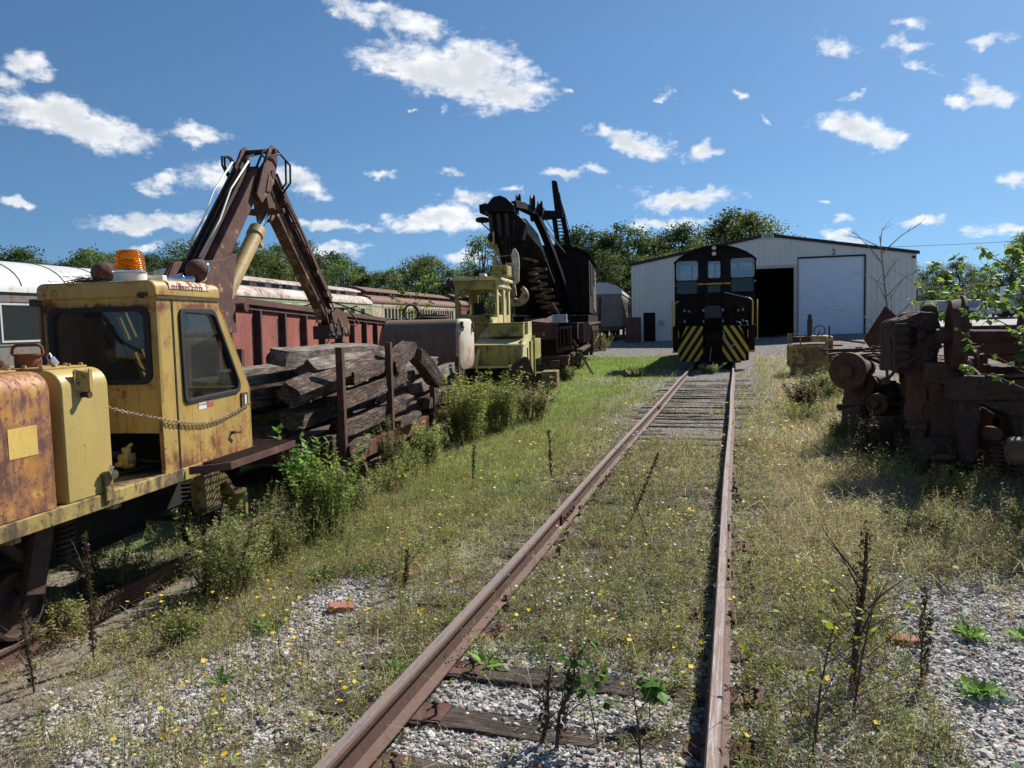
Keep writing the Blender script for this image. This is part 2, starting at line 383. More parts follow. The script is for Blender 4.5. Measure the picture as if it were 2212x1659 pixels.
def plain(name, col, rough=0.6, metal=0.0, bump=0.15, scale=20.0, var=0.2, emit=None):
    m, t, b = newmat(name)
    co = t.new('ShaderNodeTexCoord').outputs['Object']
    n = t.noise(co, scale, 5, .6)
    t.put(b.inputs['Base Color'], t.mix(n, tuple(c * (1 - var) for c in col), tuple(min(1, c * (1 + var)) for c in col)))
    b.inputs['Roughness'].default_value = rough; b.inputs['Metallic'].default_value = metal
    b.inputs['Specular IOR Level'].default_value = 0.4
    t.put(b.inputs['Normal'], t.bump(n, bump, .01))
    if emit:
        t.put(b.inputs['Emission Color'], emit[0]); b.inputs['Emission Strength'].default_value = emit[1]
    return m
def glass(name, tint=(0.75, 0.8, 0.78), dirt=0.25, dcol=(.35, .34, .3), refl=0.09):
    m, t, b = newmat(name)
    out = next(n for n in t.n if n.type == 'OUTPUT_MATERIAL'); t.n.remove(b)
    co = t.new('ShaderNodeTexCoord').outputs['Object']
    tr = t.new('ShaderNodeBsdfTransparent'); t.put(tr.inputs[0], tint)
    gl = t.new('ShaderNodeBsdfGlossy'); gl.inputs['Roughness'].default_value = .04
    fr = t.new('ShaderNodeFresnel'); fr.inputs[0].default_value = 1.5
    mx = t.new('ShaderNodeMixShader'); t.put(mx.inputs[0], t.math('ADD', t.math('MULTIPLY', fr.outputs[0], .35), max(0, refl - .08))); t.l.new(tr.outputs[0], mx.inputs[1]); t.l.new(gl.outputs[0], mx.inputs[2])
    df = t.new('ShaderNodeBsdfDiffuse'); t.put(df.inputs[0], dcol)
    m2 = t.new('ShaderNodeMixShader'); t.put(m2.inputs[0], t.math('MULTIPLY', t.ss(t.noise(co, 5, 7, .65), .3, .8), dirt)); t.l.new(mx.outputs[0], m2.inputs[1]); t.l.new(df.outputs[0], m2.inputs[2])
    t.l.new(m2.outputs[0], out.inputs[0])
    return m

YEL = weather('yellow_paint', (.44, .31, .09), rust=(.15, .055, .02), amt=.16, scale=3.2, rough=.45, streak=.6, var=.18, dirt=.3)
YELB = weather('yellow_box_paint', (.47, .35, .115), rust=(.13, .05, .02), amt=.04, scale=3.5, rough=.4, streak=.7, var=.12, dirt=.15)
YELO = weather('orange_weathered_paint', (.44, .20, .045), rust=(.10, .045, .035), amt=.44, scale=4.5, rough=.55, streak=.5, var=.3, dirt=.35, alt=(.55, .31, .07), altamt=.4)
YELC = weather('cab_paint', (.46, .315, .09), rust=(.14, .05, .022), amt=.16, scale=5.0, rough=.45, streak=.5, var=.16, zr=(.80, 1.32, .13), zblot=(2.04, 2.115, 2.20, .15), dirt=.3, alt=(.44, .21, .05), altamt=.34)
PATCH = weather('yellow_patch_paint', (.66, .46, .12), amt=.05, scale=8, var=.1)
SILL = weather('sill_paint', (.42, .32, .10), rust=(.07, .045, .03), amt=.42, scale=3.0, dirt=.6, var=.35)
RUST = weather('rusty_steel', (.115, .055, .038), rust=(.070, .032, .024), amt=.5, scale=7.0, rough=.82, var=.5, bump=.7, alt=(.20, .115, .075), altamt=.3)
RUSTB = weather('dark_rusty_steel', (.050, .036, .030), rust=(.060, .032, .024), amt=.45, scale=7.0, rough=.85, var=.5, bump=.7, alt=(.10, .072, .056), altamt=.35)
RUSTO = weather('orange_rusty_steel', (.15, .055, .025), rust=(.09, .036, .02), amt=.5, scale=5.0, rough=.85, var=.35, bump=.4)
BOOM = weather('boom_paint', (.115, .052, .038), rust=(.080, .036, .028), amt=.5, scale=6.0, rough=.75, var=.45, bump=.5, alt=(.50, .34, .13), altamt=.30)
BOOMY = weather('boom_yellow_paint', (.46, .31, .11), rust=(.09, .042, .026), amt=.62, scale=4.0, rough=.6, var=.25)
CREAM = weather('cream_paint', (.62, .56, .40), rust=(.12, .05, .025), amt=.2, scale=5.0, rough=.6, var=.2)
TAN = weather('cylinder_paint', (.46, .33, .13), rust=(.1, .05, .03), amt=.1, scale=7, rough=.5, var=.15)
REDP = weather('red_oxide_paint', (.34, .095, .068), rust=(.10, .038, .025), amt=.27, scale=2.4, rough=.75, var=.25, streak=.6, dirt=.45)
BLACK = weather('black_paint', (.007, .007, .008), rust=(.018, .010, .007), amt=.22, scale=3.0, rough=.5, var=.3, dirt=.1)
BLACKM = weather('black_dull_paint', (.0075, .0065, .006), rust=(.020, .012, .009), amt=.34, scale=2.5, rough=.85, var=.3, dirt=.1)
GREYST = weather('grey_riveted_steel', (.34, .38, .44), rust=(.05, .035, .03), amt=.12, scale=5, rough=.4, var=.15)
CHAINM = weather('galvanised_chain', (.30, .27, .22), rust=(.14, .075, .04), amt=.35, scale=14, rough=.45, metal=.5, var=.3)
CHROME, _t, _b = newmat('chrome'); _b.inputs['Base Color'].default_value = (.75, .77, .8, 1); _b.inputs['Metallic'].default_value = 1; _b.inputs['Roughness'].default_value = .12
RUBBER = plain('black_rubber', (.016, .016, .017), .75, scale=30)
DARK = plain('dark_grime', (.014, .012, .011), .85, scale=8, var=.5)  # grime colour, also stands in for the shade inside the shed
WHITEP = plain('white_plastic', (.68, .67, .60), .5, scale=9, var=.12)
STICK_W = plain('sticker_white', (.72, .70, .64), .6, scale=30, var=.1)
STICK_R = plain('sticker_red', (.42, .10, .07), .6, scale=30, var=.15)
PEEL = weather('peeling_white_paint', (.72, .66, .50), rust=(.16, .06, .03), amt=.42, scale=14, edge=.02, var=.1)
GLASS = glass('dusty_glass', (.70, .74, .72), .22)
GLASSC = glass('cab_glass', (.55, .58, .56), .03)
GLASSL = glass('loco_glass', (.55, .60, .64), .35, (.26, .30, .33), .25)
YSTR = plain('stripe_yellow', (.56, .37, .035), .6, scale=6, var=.2)
# amber lens
m_, t_, b_ = newmat('amber_lens'); AMBER = m_
b_.inputs['Base Color'].default_value = (.95, .34, .01, 1); b_.inputs['Roughness'].default_value = .12
b_.inputs['Transmission Weight'].default_value = .82; b_.inputs['IOR'].default_value = 1.25
_co = t_.new('ShaderNodeTexCoord').outputs['Object']; _wv = t_.new('ShaderNodeTexWave', wave_type='BANDS', bands_direction='Z'); t_.put(_wv.inputs[0], _co); _wv.inputs[1].default_value = 18
t_.put(b_.inputs['Normal'], t_.bump(_wv.outputs[1], .5, .01))
AMBERC = plain('amber_reflector', (.85, .42, .03), .3, .4, scale=40, var=.4)

def wood(name, base, dark, light, scale=1.0, axis='y'):
    m, t, b = newmat(name)
    co = t.new('ShaderNodeTexCoord').outputs['Object']
    sv = {'y': (9, .7, 9), 'x': (.7, 9, 9), 'z': (9, 9, .7)}[axis]
    oi = t.new('ShaderNodeObjectInfo').outputs['Random']
    off = t.vmath('ADD', co, t.vmath('MULTIPLY', (13.0, 7.0, 5.0), oi))
    cbx = t.new('ShaderNodeCombineXYZ'); t.put(cbx.inputs[0], t.math('MULTIPLY', oi, 37.0)); t.put(cbx.inputs[2], t.math('MULTIPLY', oi, 11.0))
    off = t.vmath('ADD', co, cbx.outputs[0])
    g = t.noise(t.vmath('MULTIPLY', off, sv), 4.5 * scale, 8, .7, .4)
    g2 = t.noise(t.vmath('MULTIPLY', off, sv), 14 * scale, 6, .7, .2)
    n = t.noise(off, 3, 5, .6)
    c = t.ramp(t.math('ADD', t.math('MULTIPLY', g, .6), t.math('MULTIPLY', g2, .4)), [(.32, dark), (.49, base), (.66, light)])
    c = t.mix(t.math('MULTIPLY', t.ss(n, .42, .68), .75), c, tuple(x * .33 for x in base))
    t.put(b.inputs['Base Color'], c); b.inputs['Roughness'].default_value = .9; b.inputs['Specular IOR Level'].default_value = .2
    t.put(b.inputs['Normal'], t.bump(t.math('ADD', t.math('MULTIPLY', g, .55), t.math('MULTIPLY', g2, .45)), 1.0, .035))
    return m
TIMB = wood('weathered_timber', (.080, .046, .032), (.008, .006, .005), (.44, .35, .28))
TIMBL = wood('pale_weathered_timber', (.20, .16, .13), (.02, .014, .012), (.58, .52, .46))
TIETR = wood('track_tie_timber', (.085, .065, .052), (.015, .012, .010), (.28, .24, .20), 1.3, 'x')
PLANKW = wood('raw_plank_timber', (.40, .30, .18), (.14, .10, .06), (.55, .44, .28), 1.2, 'y')

RAILM, t, b = newmat('rail_steel')
co = t.new('ShaderNodeTexCoord').outputs['Object']
n1 = t.noise(t.vmath('MULTIPLY', co, (20, .8, 20)), 4, 6, .65); n2 = t.noise(co, 30, 5, .6)
geo_ = t.new('ShaderNodeNewGeometry'); spn = t.new('ShaderNodeSeparateXYZ'); t.put(spn.inputs[0], geo_.outputs['Normal'])
top = t.ss(spn.outputs[2], .75, .97)
sz_ = t.new('ShaderNodeSeparateXYZ'); t.put(sz_.inputs[0], co); top = t.math('MULTIPLY', top, t.ss(sz_.outputs[2], .155, .162))
shine = t.math('MULTIPLY', top, t.ss(n1, .44, .64))
rc = t.mix(n2, (.070, .036, .026), (.15, .080, .055))
rc = t.mix(t.math('MULTIPLY', top, .75), rc, (.235, .165, .13))
t.put(b.inputs['Base Color'], t.mix(shine, rc, (.27, .25, .25)))
t.put(b.inputs['Roughness'], t.mixf(shine, .8, .42)); t.put(b.inputs['Metallic'], t.math('MULTIPLY', shine, .7))
t.put(b.inputs['Normal'], t.bump(n2, .35, .01))

# leaf-like material: colour comes from the plant itself (per-leaf attribute)
def leafmat(name, transl=.35, rough=.6, spec=.25):
    m, t, b = newmat(name)
    out = next(n for n in t.n if n.type == 'OUTPUT_MATERIAL')
    at = t.new('ShaderNodeAttribute'); at.attribute_name = 'tint'
    t.put(b.inputs['Base Color'], at.outputs['Color']); b.inputs['Roughness'].default_value = rough; b.inputs['Specular IOR Level'].default_value = spec
    tl = t.new('ShaderNodeBsdfTranslucent'); t.put(tl.inputs[0], t.mix(1.0, at.outputs['Color'], (1.12, 1.15, .72), 'MULTIPLY'))
    mx = t.new('ShaderNodeMixShader'); mx.inputs[0].default_value = transl
    t.l.new(b.outputs[0], mx.inputs[1]); t.l.new(tl.outputs[0], mx.inputs[2]); t.l.new(mx.outputs[0], out.inputs[0])
    return m
LEAF = leafmat('leaf', .42); BLADE = leafmat('blade', .42, .65, .2); FLOWER = leafmat('petal', .2, .6)
BARK = plain('bark', (.09, .07, .055), .9, scale=12, var=.5, bump=.6)
TWIG = plain('dry_twig', (.10, .065, .045), .9, scale=12, var=.4)
GREYTWIG = plain('grey_twig', (.20, .165, .135), .9, scale=12, var=.3)

def npmesh(name, V, F, tint, mat, parent=None):
    """V (n,3), F (m,4) or (m,3) array, tint (n,3) -> mesh object with a per-vertex tint"""
    me = bpy.data.meshes.new(name); V = np.asarray(V, np.float32); F = np.asarray(F, np.int32); k = F.shape[1]
    me.vertices.add(len(V)); me.vertices.foreach_set('co', V.ravel())
    me.loops.add(F.size); me.loops.foreach_set('vertex_index', F.ravel())
    me.polygons.add(len(F)); me.polygons.foreach_set('loop_start', np.arange(0, F.size, k, dtype=np.int32))
    me.polygons.foreach_set('loop_total', np.full(len(F), k, np.int32))
    me.update(calc_edges=True)
    if tint is not None:
        a = me.attributes.new('tint', 'FLOAT_COLOR', 'POINT')
        a.data.foreach_set('color', np.concatenate([np.asarray(tint, np.float32), np.ones((len(V), 1), np.float32)], 1).ravel())
    me.materials.append(mat)
    ob = bpy.data.objects.new(name, me); sc.collection.objects.link(ob)
    if parent is not None: ob.parent = parent
    return ob

# ================================================================ ground
def vnoise(x, y, s, seed=0):
    x = np.asarray(x, float) * s + seed * 17.3; y = np.asarray(y, float) * s + seed * 9.1
    xi = np.floor(x); yi = np.floor(y); fx = x - xi; fy = y - yi
    def h(a, b):
        v = np.sin(a * 127.1 + b * 311.7 + seed * 74.7) * 43758.5453
        return v - np.floor(v)
    ux = fx * fx * (3 - 2 * fx); uy = fy * fy * (3 - 2 * fy)
    return (h(xi, yi) * (1 - ux) + h(xi + 1, yi) * ux) * (1 - uy) + (h(xi, yi + 1) * (1 - ux) + h(xi + 1, yi + 1) * ux) * uy
def fbm(x, y, s, seed=0, o=4):
    v = 0; a = .5
    for i in range(o): v = v + a * vnoise(x, y, s * 2 ** i, seed + i); a *= .5
    return v / (1 - .5 ** o)
def sst(v, a, b):
    t = np.clip((np.asarray(v, float) - a) / (b - a), 0, 1); return t * t * (3 - 2 * t)
def gz(x, y):
    x = np.asarray(x, float); y = np.asarray(y, float)
    z = -.028 + .04 * (fbm(x, y, .9, 3) - .5)
    z = z - .17 * sst(-x, 2.7, 3.7) * (1 - sst(y, 10, 20))
    z = z + .10 * sst(np.abs(x - .9), 1.4, 2.2) * sst(x, 0, .5) * .6
    z = z - .012 * (np.abs(x + .85) < 1.5) + .02 * (fbm(x, y, 1.7, 8) - .5)
    z = z + (.68 + .016 * np.clip(x, -25, 30)) * sst(y, 36, 49)
    z = z + .05 * sst(y, 22, 30)
    return z
def zones(x, y):
    """gravel, green, straw amounts of the ground, 0..1"""
    x = np.asarray(x, float); y = np.asarray(y, float)
    n = fbm(x, y, .8, 11); n2 = fbm(x, y, 2.2, 5); n3 = fbm(x, y, .35, 21)
    g = np.zeros_like(x)
    intr = sst(x, -2.7, -2.2) * (1 - sst(x, .7, 1.1))
    g = np.maximum(g, intr * (.30 + .55 * (1 - sst(y, 3.6, 6.0)) * sst(x, -1.9, -1.3) + .7 * sst(y, 12.5, 16)))
    g = np.maximum(g, sst(x, .55, 1.0) * (1 - sst(y, 5.6, 7.6 + 0 * x)) * 1.0)
    g = np.maximum(g, sst(x, 1.7, 2.3) * (1 - sst(y, 7.5, 9.5)) * .75)
    g = np.maximum(g, np.exp(-((x + 2.85 + .08 * (y - 4)) / .36) ** 2) * (1 - sst(y, 5.6, 7.2)) * .85)
    g = np.maximum(g, sst(y, 38.5, 41.5) * 1.3)
    g = np.maximum(g, sst(x, 2.6, 4.5) * sst(y, 22, 27) * 1.2)
    g = np.maximum(g, np.exp(-((x + 2.75) / .5) ** 2) * sst(y, 13, 15) * (1 - sst(y, 34, 36)) * .8)
    g = np.maximum(g, np.exp(-((x + 4.2) / .8) ** 2 - ((y - 26) / 2.5) ** 2) * .9)
    g = np.maximum(g, np.exp(-((x + 3.0) / .9) ** 2 - ((y - 3.3) / .5) ** 2) * .8)
    g = np.clip(g * 1.25 + (n - .5) * 1.1 + (n2 - .5) * .6, 0, 1)
    gr = sst(-x, 1.7, 2.4) * sst(y, 4.6, 7.0) * (1 - sst(y, 38, 40)) * .92
    gr = np.maximum(gr, sst(-x, 2.0, 2.6) * sst(y, 12, 15) * (1 - sst(y, 39, 41)) * 1.1)
    gr = np.clip(gr + (n3 - .5) * .8 + (n2 - .5) * .4, 0, 1) * (1 - g * .8)
    st = sst(x, .3, .9) * sst(y, 5.2, 7.0) * (1 - sst(y, 24, 28)) + intr * .4
    st = np.clip(st + (n - .5) * .7, 0, 1) * (1 - g * .7)
    return g, gr, st

def nonuni(lo, a, b, hi, d, grow=1.22):
    c = list(np.arange(a, b + 1e-6, d)); s = d; v = b
    while v < hi: s *= grow; v += s; c.append(v)
    s = d; v = a; pre = []
    while v > lo: s *= grow; v -= s; pre.append(v)
    return np.array(pre[::-1] + c)
gx = nonuni(-700, -9, 6.5, 700, .11); gy = nonuni(-60, 2.0, 22, 1500, .12, 1.07)
GX, GY = np.meshgrid(gx, gy); GZ = gz(GX, GY)
G_, GR_, ST_ = zones(GX, GY)
nv_, nu_ = GX.shape
idx = np.arange(nv_ * nu_).reshape(nv_, nu_)
FQ = np.stack([idx[:-1, :-1], idx[:-1, 1:], idx[1:, 1:], idx[1:, :-1]], -1).reshape(-1, 4)
GROUND, t, b = newmat('ground')
at = t.new('ShaderNodeAttribute'); at.attribute_name = 'tint'
sp = t.new('ShaderNodeSeparateColor'); t.put(sp.inputs[0], at.outputs['Color'])
co = t.new('ShaderNodeTexCoord').outputs['Object']
fn = t.noise(co, 1.6, 8, .65); fn2 = t.noise(co, 14, 6, .7); fn3 = t.noise(co, 60, 4, .7)
vor = t.new('ShaderNodeTexVoronoi', feature='F1'); t.put(vor.inputs[0], t.vmath('ADD', co, t.vmath('SCALE', t.noise(co, 20, 2, .5, out='Color'), scale=.03))); vor.inputs['Scale'].default_value = 30
vs_ = t.new('ShaderNodeTexVoronoi', feature='DISTANCE_TO_EDGE'); t.put(vs_.inputs[0], co); vs_.inputs['Scale'].default_value = 30
stone_c = t.mix(t.math('FRACT', t.math('MULTIPLY', vor.outputs['Color'], 3.7)), (.20, .185, .17), (.56, .54, .51))
stone_c = t.mix(t.ss(vor.outputs['Distance'], .25, .75), stone_c, (.055, .045, .038))
soil = t.mix(fn2, (.085, .065, .048), (.27, .215, .165))
soil = t.mix(t.ss(fn3, .50, .68), soil, (.42, .37, .29))
soil = t.mix(t.ss(t.noise(co, 140, 3, .7), .56, .62), soil, (.50, .48, .44))
soil = t.mix(t.ss(t.noise(co, 9, 6, .7), .52, .66), soil, (.07, .052, .038))
gmask = t.ss(t.math('ADD', sp.outputs[0], t.math('MULTIPLY', t.math('SUBTRACT', fn2, .5), .9)), .32, .62)
col = t.mix(gmask, soil, stone_c)
green = t.mix(fn3, (.075, .10, .035), (.20, .25, .09))
col = t.mix(t.ss(t.math('ADD', sp.outputs[1], t.math('MULTIPLY', t.math('SUBTRACT', fn2, .5), .8)), .3, .7), col, green)
straw = t.mix(fn3, (.16, .125, .075), (.46, .39, .27))
col = t.mix(t.math('MULTIPLY', t.ss(t.math('ADD', sp.outputs[2], t.math('MULTIPLY', t.math('SUBTRACT', fn, .5), .9)), .3, .7), .8), col, straw)
t.put(b.inputs['Base Color'], col); b.inputs['Roughness'].default_value = .95; b.inputs['Specular IOR Level'].default_value = .15
hh = t.math('ADD', t.math('MULTIPLY', t.math('SUBTRACT', 1.0, vor.outputs['Distance']), gmask), t.math('MULTIPLY', fn3, .5))
t.put(b.inputs['Normal'], t.bump(hh, .9, .03))
gob = npmesh('ground', np.stack([GX, GY, GZ], -1).reshape(-1, 3), FQ, np.stack([G_, GR_, ST_], -1).reshape(-1, 3), GROUND)
setting(gob)
gob.data.polygons.foreach_set('use_smooth', [True] * len(gob.data.polygons))

# ================================================================ track
RP = [(-.060, 0), (.060, 0), (.060, .010), (.010, .026), (.008, .128), (.031, .137), (.033, .160), (.025, .170), (-.025, .170), (-.033, .160), (-.031, .137), (-.008, .128), (-.010, .026), (-.060, .010)]
def rail(name, pts, label, group):
    """pts: list of (x,y,z base)"""
    mb = MB(); n = len(RP); vs = []
    for i, p in enumerate(pts):
        a = Vector(pts[max(i - 1, 0)]); c = Vector(pts[min(i + 1, len(pts) - 1)]); d = (c - a); d.z = 0; d.normalize(); sx = Vector((d.y, -d.x, 0))
        vs += [Vector(p) + sx * q[0] + Vector((0, 0, q[1])) for q in RP]
    fs = [(i * n + j, i * n + (j + 1) % n, (i + 1) * n + (j + 1) % n, (i + 1) * n + j) for i in range(len(pts) - 1) for j in range(n)]
    fs += [tuple(range(n)), tuple(range((len(pts) - 1) * n, len(pts) * n))[::-1]]
    mb.add(vs, fs)
    ob = mb.build(name, RAILM); tag(ob, label, 'rail', group); return ob
main_pts = lambda x: [(x + .008 * math.sin(y * .55 + x), y, .002 * math.sin(y * .8)) for y in np.arange(-1.0, 36.1, .5)]
r1 = rail('rail', main_pts(-1.605), 'rusty left rail of the track that runs up to the black locomotive', 'rails of the two tracks')
r2 = rail('rail', main_pts(-.10), 'rusty right rail of the track that runs up to the black locomotive', 'rails of the two tracks')
# joint bars on the main rails
for ro, x, ys in ((r1, -1.605, (7.4, 17.0)), (r2, -.10, (5.9, 14.6))):
    for y in ys:
        jb = MB()
        for s in (-1, 1):
            jb.b2(x + s * .012, x + s * .034, y - .3, y + .3, .035, .118)
            for k in range(4): jb.cyl((x + s * .03, y - .22 + k * .147, .075), (x + s * .052, y - .22 + k * .147, .075), .016, 6)
        jb.build('joint_bar', RUST, ro, bev=.003)
ORIG = Vector((-4.01, 3.57, 0)); MY = R(6.1)
def mw(x, y, z=0.0):           # machine frame to world
    return Vector((ORIG.x + math.cos(MY) * x - math.sin(MY) * y, ORIG.y + math.sin(MY) * x + math.cos(MY) * y, z))
def left_c(y):                  # centre line of the left track
    base = mw(-1.18, y); k = float(sst(y, 9, 32)); return base + Vector((.86 * k, 0, 0)), float(sst(y, 10, 26)) * .12
for off, lb in ((.75, 'rusty near rail under the wheels of the yellow cab machine'), (-.75, 'rusty far rail in the shade below the yellow cab machine')):
    pts = []
    for y in np.arange(-3.5, 36, .8):
        c, dz = left_c(y); c2, _ = left_c(y + .1); d = (c2 - c).normalized(); q = c + Vector((d.y, -d.x, 0)) * off
        pts.append((q.x, q.y, -.21 + dz))
    rail('rail', pts, lb, 'rails of the two tracks')
# ties of the main track
def make_tie(seed, plate):
    rr = random.Random(seed); L = 2.55 + rr.uniform(-.06, .06); mb = MB()
    n = 9; pr = []
    for i in range(n + 1):
        x = -L / 2 + L * i / n; e = 1 if 0 < i < n else .93
        pr.append([(x, -.11 * e + rr.uniform(-.012, .012), -.16), (x, .11 * e + rr.uniform(-.012, .012), -.16), (x, .11 * e + rr.uniform(-.008, .008), rr.uniform(-.022, 0)), (x, -.11 * e + rr.uniform(-.008, .008), rr.uniform(-.022, 0))])
    vs = [p for q in pr for p in q]
    fs = [(i * 4 + j, i * 4 + (j + 1) % 4, (i + 1) * 4 + (j + 1) % 4, (i + 1) * 4 + j) for i in range(n) for j in range(4)] + [(3, 2, 1, 0), (n * 4, n * 4 + 1, n * 4 + 2, n * 4 + 3)]
    mb.add(vs, fs)
    ob = mb.build('tie', TIETR, bev=.006)
    if plate:
        for s in (-.752, .752):
            p = MB(); p.b2(s - .17, s + .17, -.09, .09, -.012, -.001); p.b2(s - .17, s - .075, -.09, .09, -.001, .010); p.b2(s + .075, s + .17, -.09, .09, -.001, .010); p.build('tie_plate', RUST, ob, bev=.003)
            for k, (ex, ey) in enumerate(((-.088, -.05), (.088, .05), (.13, -.04))):
                q = MB(); h = rr.uniform(.03, .075) if k == 2 else .022
                q.cyl((s + ex, ey, 0), (s + ex, ey, h), .009, 6); q.lathe([(.008, 0), (.019, .004), (.018, .012), (.006, .019)], (s + ex, ey, h - .004), n=8); q.build('spike', RUSTB, ob, smooth=True)
    return ob
protos = {}
ytie = .4; k = 0; TIEY = []
while ytie < 35:
    near = ytie < 12; key = (k % 5, near)
    if key not in protos: o = make_tie(40 + k % 5, near); protos[key] = o
    else: o = copy_tree(protos[key])
    TIEY.append(ytie)
    o.location = (-.85 + rng.uniform(-.10, .10), ytie, rng.uniform(-.030, 0)); o.rotation_euler = (R(rng.uniform(-1.5, 1.5)), R(rng.uniform(-.5, .5)), R(rng.uniform(-3.2, 3.2)))
    tag(o, 'weathered grey wooden crosstie half buried in ballast under the main track', 'crosstie', 'crossties of the main track')
    ytie += .53 + rng.uniform(-.03, .03); k += 1

# ================================================================ yellow rail machine with the cab and loader boom
mach = thing('rail_crane_car', 'weathered yellow rail maintenance machine with glazed cab, amber beacon and rusty folding loader boom', 'rail vehicle', (ORIG.x, ORIG.y, 0), (0, 0, MY))
mb = MB()
mb.b2(-2.36, 0.0, -3.4, 1.86, .79, .845); mb.b2(-.035, 0.012, -3.4, 1.86, .752, .852)
mb.b2(-2.38, -2.33, -3.4, 1.86, .75, .85)
for y in (-2.4, -1.2, 0, .9, 1.8): mb.b2(-2.3, -.06, y - .04, y + .04, .70, .79)
mb.build('deck', SILL, mach, bev=.006)
mb = MB(); mb.b2(-.68, -.60, -3.3, 3.0, .34, .74); mb.b2(-1.76, -1.68, -3.3, 3.0, .34, .74); mb.b2(-1.70, -.66, -.9, -.8, .36, .72); mb.b2(-1.70, -.66, 1.5, 1.6, .36, .72); mb.b2(-1.6, -.76, .6, 1.2, .30, .60)
mb.build('underframe', DARK, mach, bev=.006)
mb = MB(); mb.b2(-2.1, -.72, .78, 2.15, .20, .74); mb.build('gear_case', DARK, mach, bev=.03)  # undercarriage box added between the wheels to darken the underside
mb = MB(); mb.b2(-2.1, -.74, -2.6, -.05, .16, .74); mb.build('battery_box', DARK, mach, bev=.03)  # second undercarriage box added to darken the space below the deck
mb = MB(); mb.cyl((-.70, .85, .42), (-.70, 2.0, .42), .10, 14); mb.build('air_tank', RUSTB, mach, smooth=True, auto=40)
mb = MB(); mb.beam((-.50, .62, .62), (-.42, .98, .22), .05, .05); mb.beam((-.38, .2, .66), (-.36, .46, .40), .06, .05); mb.build('brake_lever', RUSTB, mach, bev=.004)
# wheels and axles
for y in (.34, 2.58):
    for x, s in ((-.43, 1), (-1.93, -1)):
        mb = MB()
        mb.lathe([(.05, -.07), (.225, -.07), (.232, -.045), (.222, .045), (.20, .05), (.19, .012), (.10, .0), (.085, .03), (.07, .065), (.03, .07)], (x, y, .197), (s, 0, 0), 28)
        mb.lathe([(.20, -.1), (.258, -.098), (.258, -.075), (.225, -.07)], (x, y, .197), (s, 0, 0), 28)
        wh = mb.build('wheel', RUSTB, mach, smooth=True, auto=35)
        nb = MB()
        for k in range(5): nb.cyl((x + s * .03, y + .05 * math.cos(k * 1.257), .197 + .05 * math.sin(k * 1.257)), (x + s * .075, y + .05 * math.cos(k * 1.257), .197 + .05 * math.sin(k * 1.257)), .011, 6)
        nb.cyl((x + s * .06, y, .197), (x + s * .10, y, .197), .028, 10)
        nb.build('hub', RUST, wh)
    mb = MB(); mb.cyl((-1.95, y, .197), (-.41, y, .197), .035, 10); mb.build('axle', RUSTB, mach)
# axle box springs
for yy in (.72, 2.2):
    pts = [(-.34 + .055 * math.cos(t * .7), yy + .055 * math.sin(t * .7), .38 + t * .0042) for t in range(72)]
    mb = MB(); mb.tube(pts, .012, 5); mb.build('spring', RUSTB, mach, smooth=True)
mb = MB(); mb.beam((-.30, .50, .74), (-.30, .36, .26), .05, .16, (0, 1, 0)); mb.build('axle_guard', RUSTB, mach, bev=.006)
mb = MB(); mb.beam((-.30, 2.44, .74), (-.30, 2.58, .26), .05, .16, (0, 1, 0)); mb.build('axle_guard', RUSTB, mach, bev=.006)
# tanks standing on the deck: rounded hoods
def hood(y0, y1, x0, ztop, r, mat, name):
    pr = [(x0, .85), (x0, ztop - r)] + [(x0 + r - r * math.cos(R(a)), ztop - r + r * math.sin(R(a))) for a in range(15, 91, 15)] + [(-r + r * math.sin(R(a)), ztop - r + r * math.cos(R(a))) for a in range(0, 91, 15)] + [(0, .85)]
    mb = MB(); mb.prism(pr, 'y', y0, y1); return mb.build(name, mat, mach, bev=.012, smooth=True, auto=30)
hb = hood(-1.25, .272, -1.0, 1.70, .12, YELO, 'fuel_tank')
mb = MB(); mb.b2(-.90, -.16, -1.2, .20, 1.702, 1.714)
for y in (-.7, -.45, -.2, .05, .17): mb.cyl((-.19, y, 1.714), (-.19, y, 1.728), .014, 6); mb.cyl((-.86, y, 1.714), (-.86, y, 1.728), .014, 6)
for x in (-.36, -.54, -.7): mb.cyl((x, .17, 1.714), (x, .17, 1.728), .014, 6)
mb.build('lid', YEL, hb, bev=.002)
mb = MB(); mb.b2(-.01, .0025, -.073, .146, 1.21, 1.385); mb.build('patch_plate', PATCH, hb, bev=.001)
mb = MB(); mb.cyl((-.50, -.15, 1.71), (-.50, -.15, 2.02), .055, 14); mb.cyl((-.50, -.15, 1.76), (-.50, -.15, 1.79), .075, 14); mb.build('exhaust_pipe', YELO, hb, smooth=True, auto=40)
yb = hood(.365, .80, -1.0, 1.70, .12, YELB, 'hydraulic_tank')
mb = MB(); mb.b2(-.92, -.13, .38, .775, 1.702, 1.714)
for i in range(7): mb.cyl((-.16 - i * .12, .755, 1.714), (-.16 - i * .12, .755, 1.730), .013, 6); mb.cyl((-.16 - i * .12, .40, 1.714), (-.16 - i * .12, .40, 1.730), .013, 6)
for y in (.5, .63): mb.cyl((-.15, y, 1.714), (-.15, y, 1.730), .013, 6)
mb.build('lid', YEL, yb, bev=.002)
mb = MB(); mb.cyl((-.60, .53, 1.714), (-.60, .53, 1.735), .06, 16); mb.cyl((-.60, .53, 1.735), (-.60, .53, 1.76), .045, 16); mb.cyl((-.60, .53, 1.76), (-.60, .53, 1.785), .026, 6); mb.build('breather_cap', RUST, yb, bev=.002)
mb = MB(); mb.cyl((-.38, .55, 1.714), (-.38, .55, 1.79), .078, 20); mb.cyl((-.38, .55, 1.79), (-.38, .55, 1.802), .09, 20)
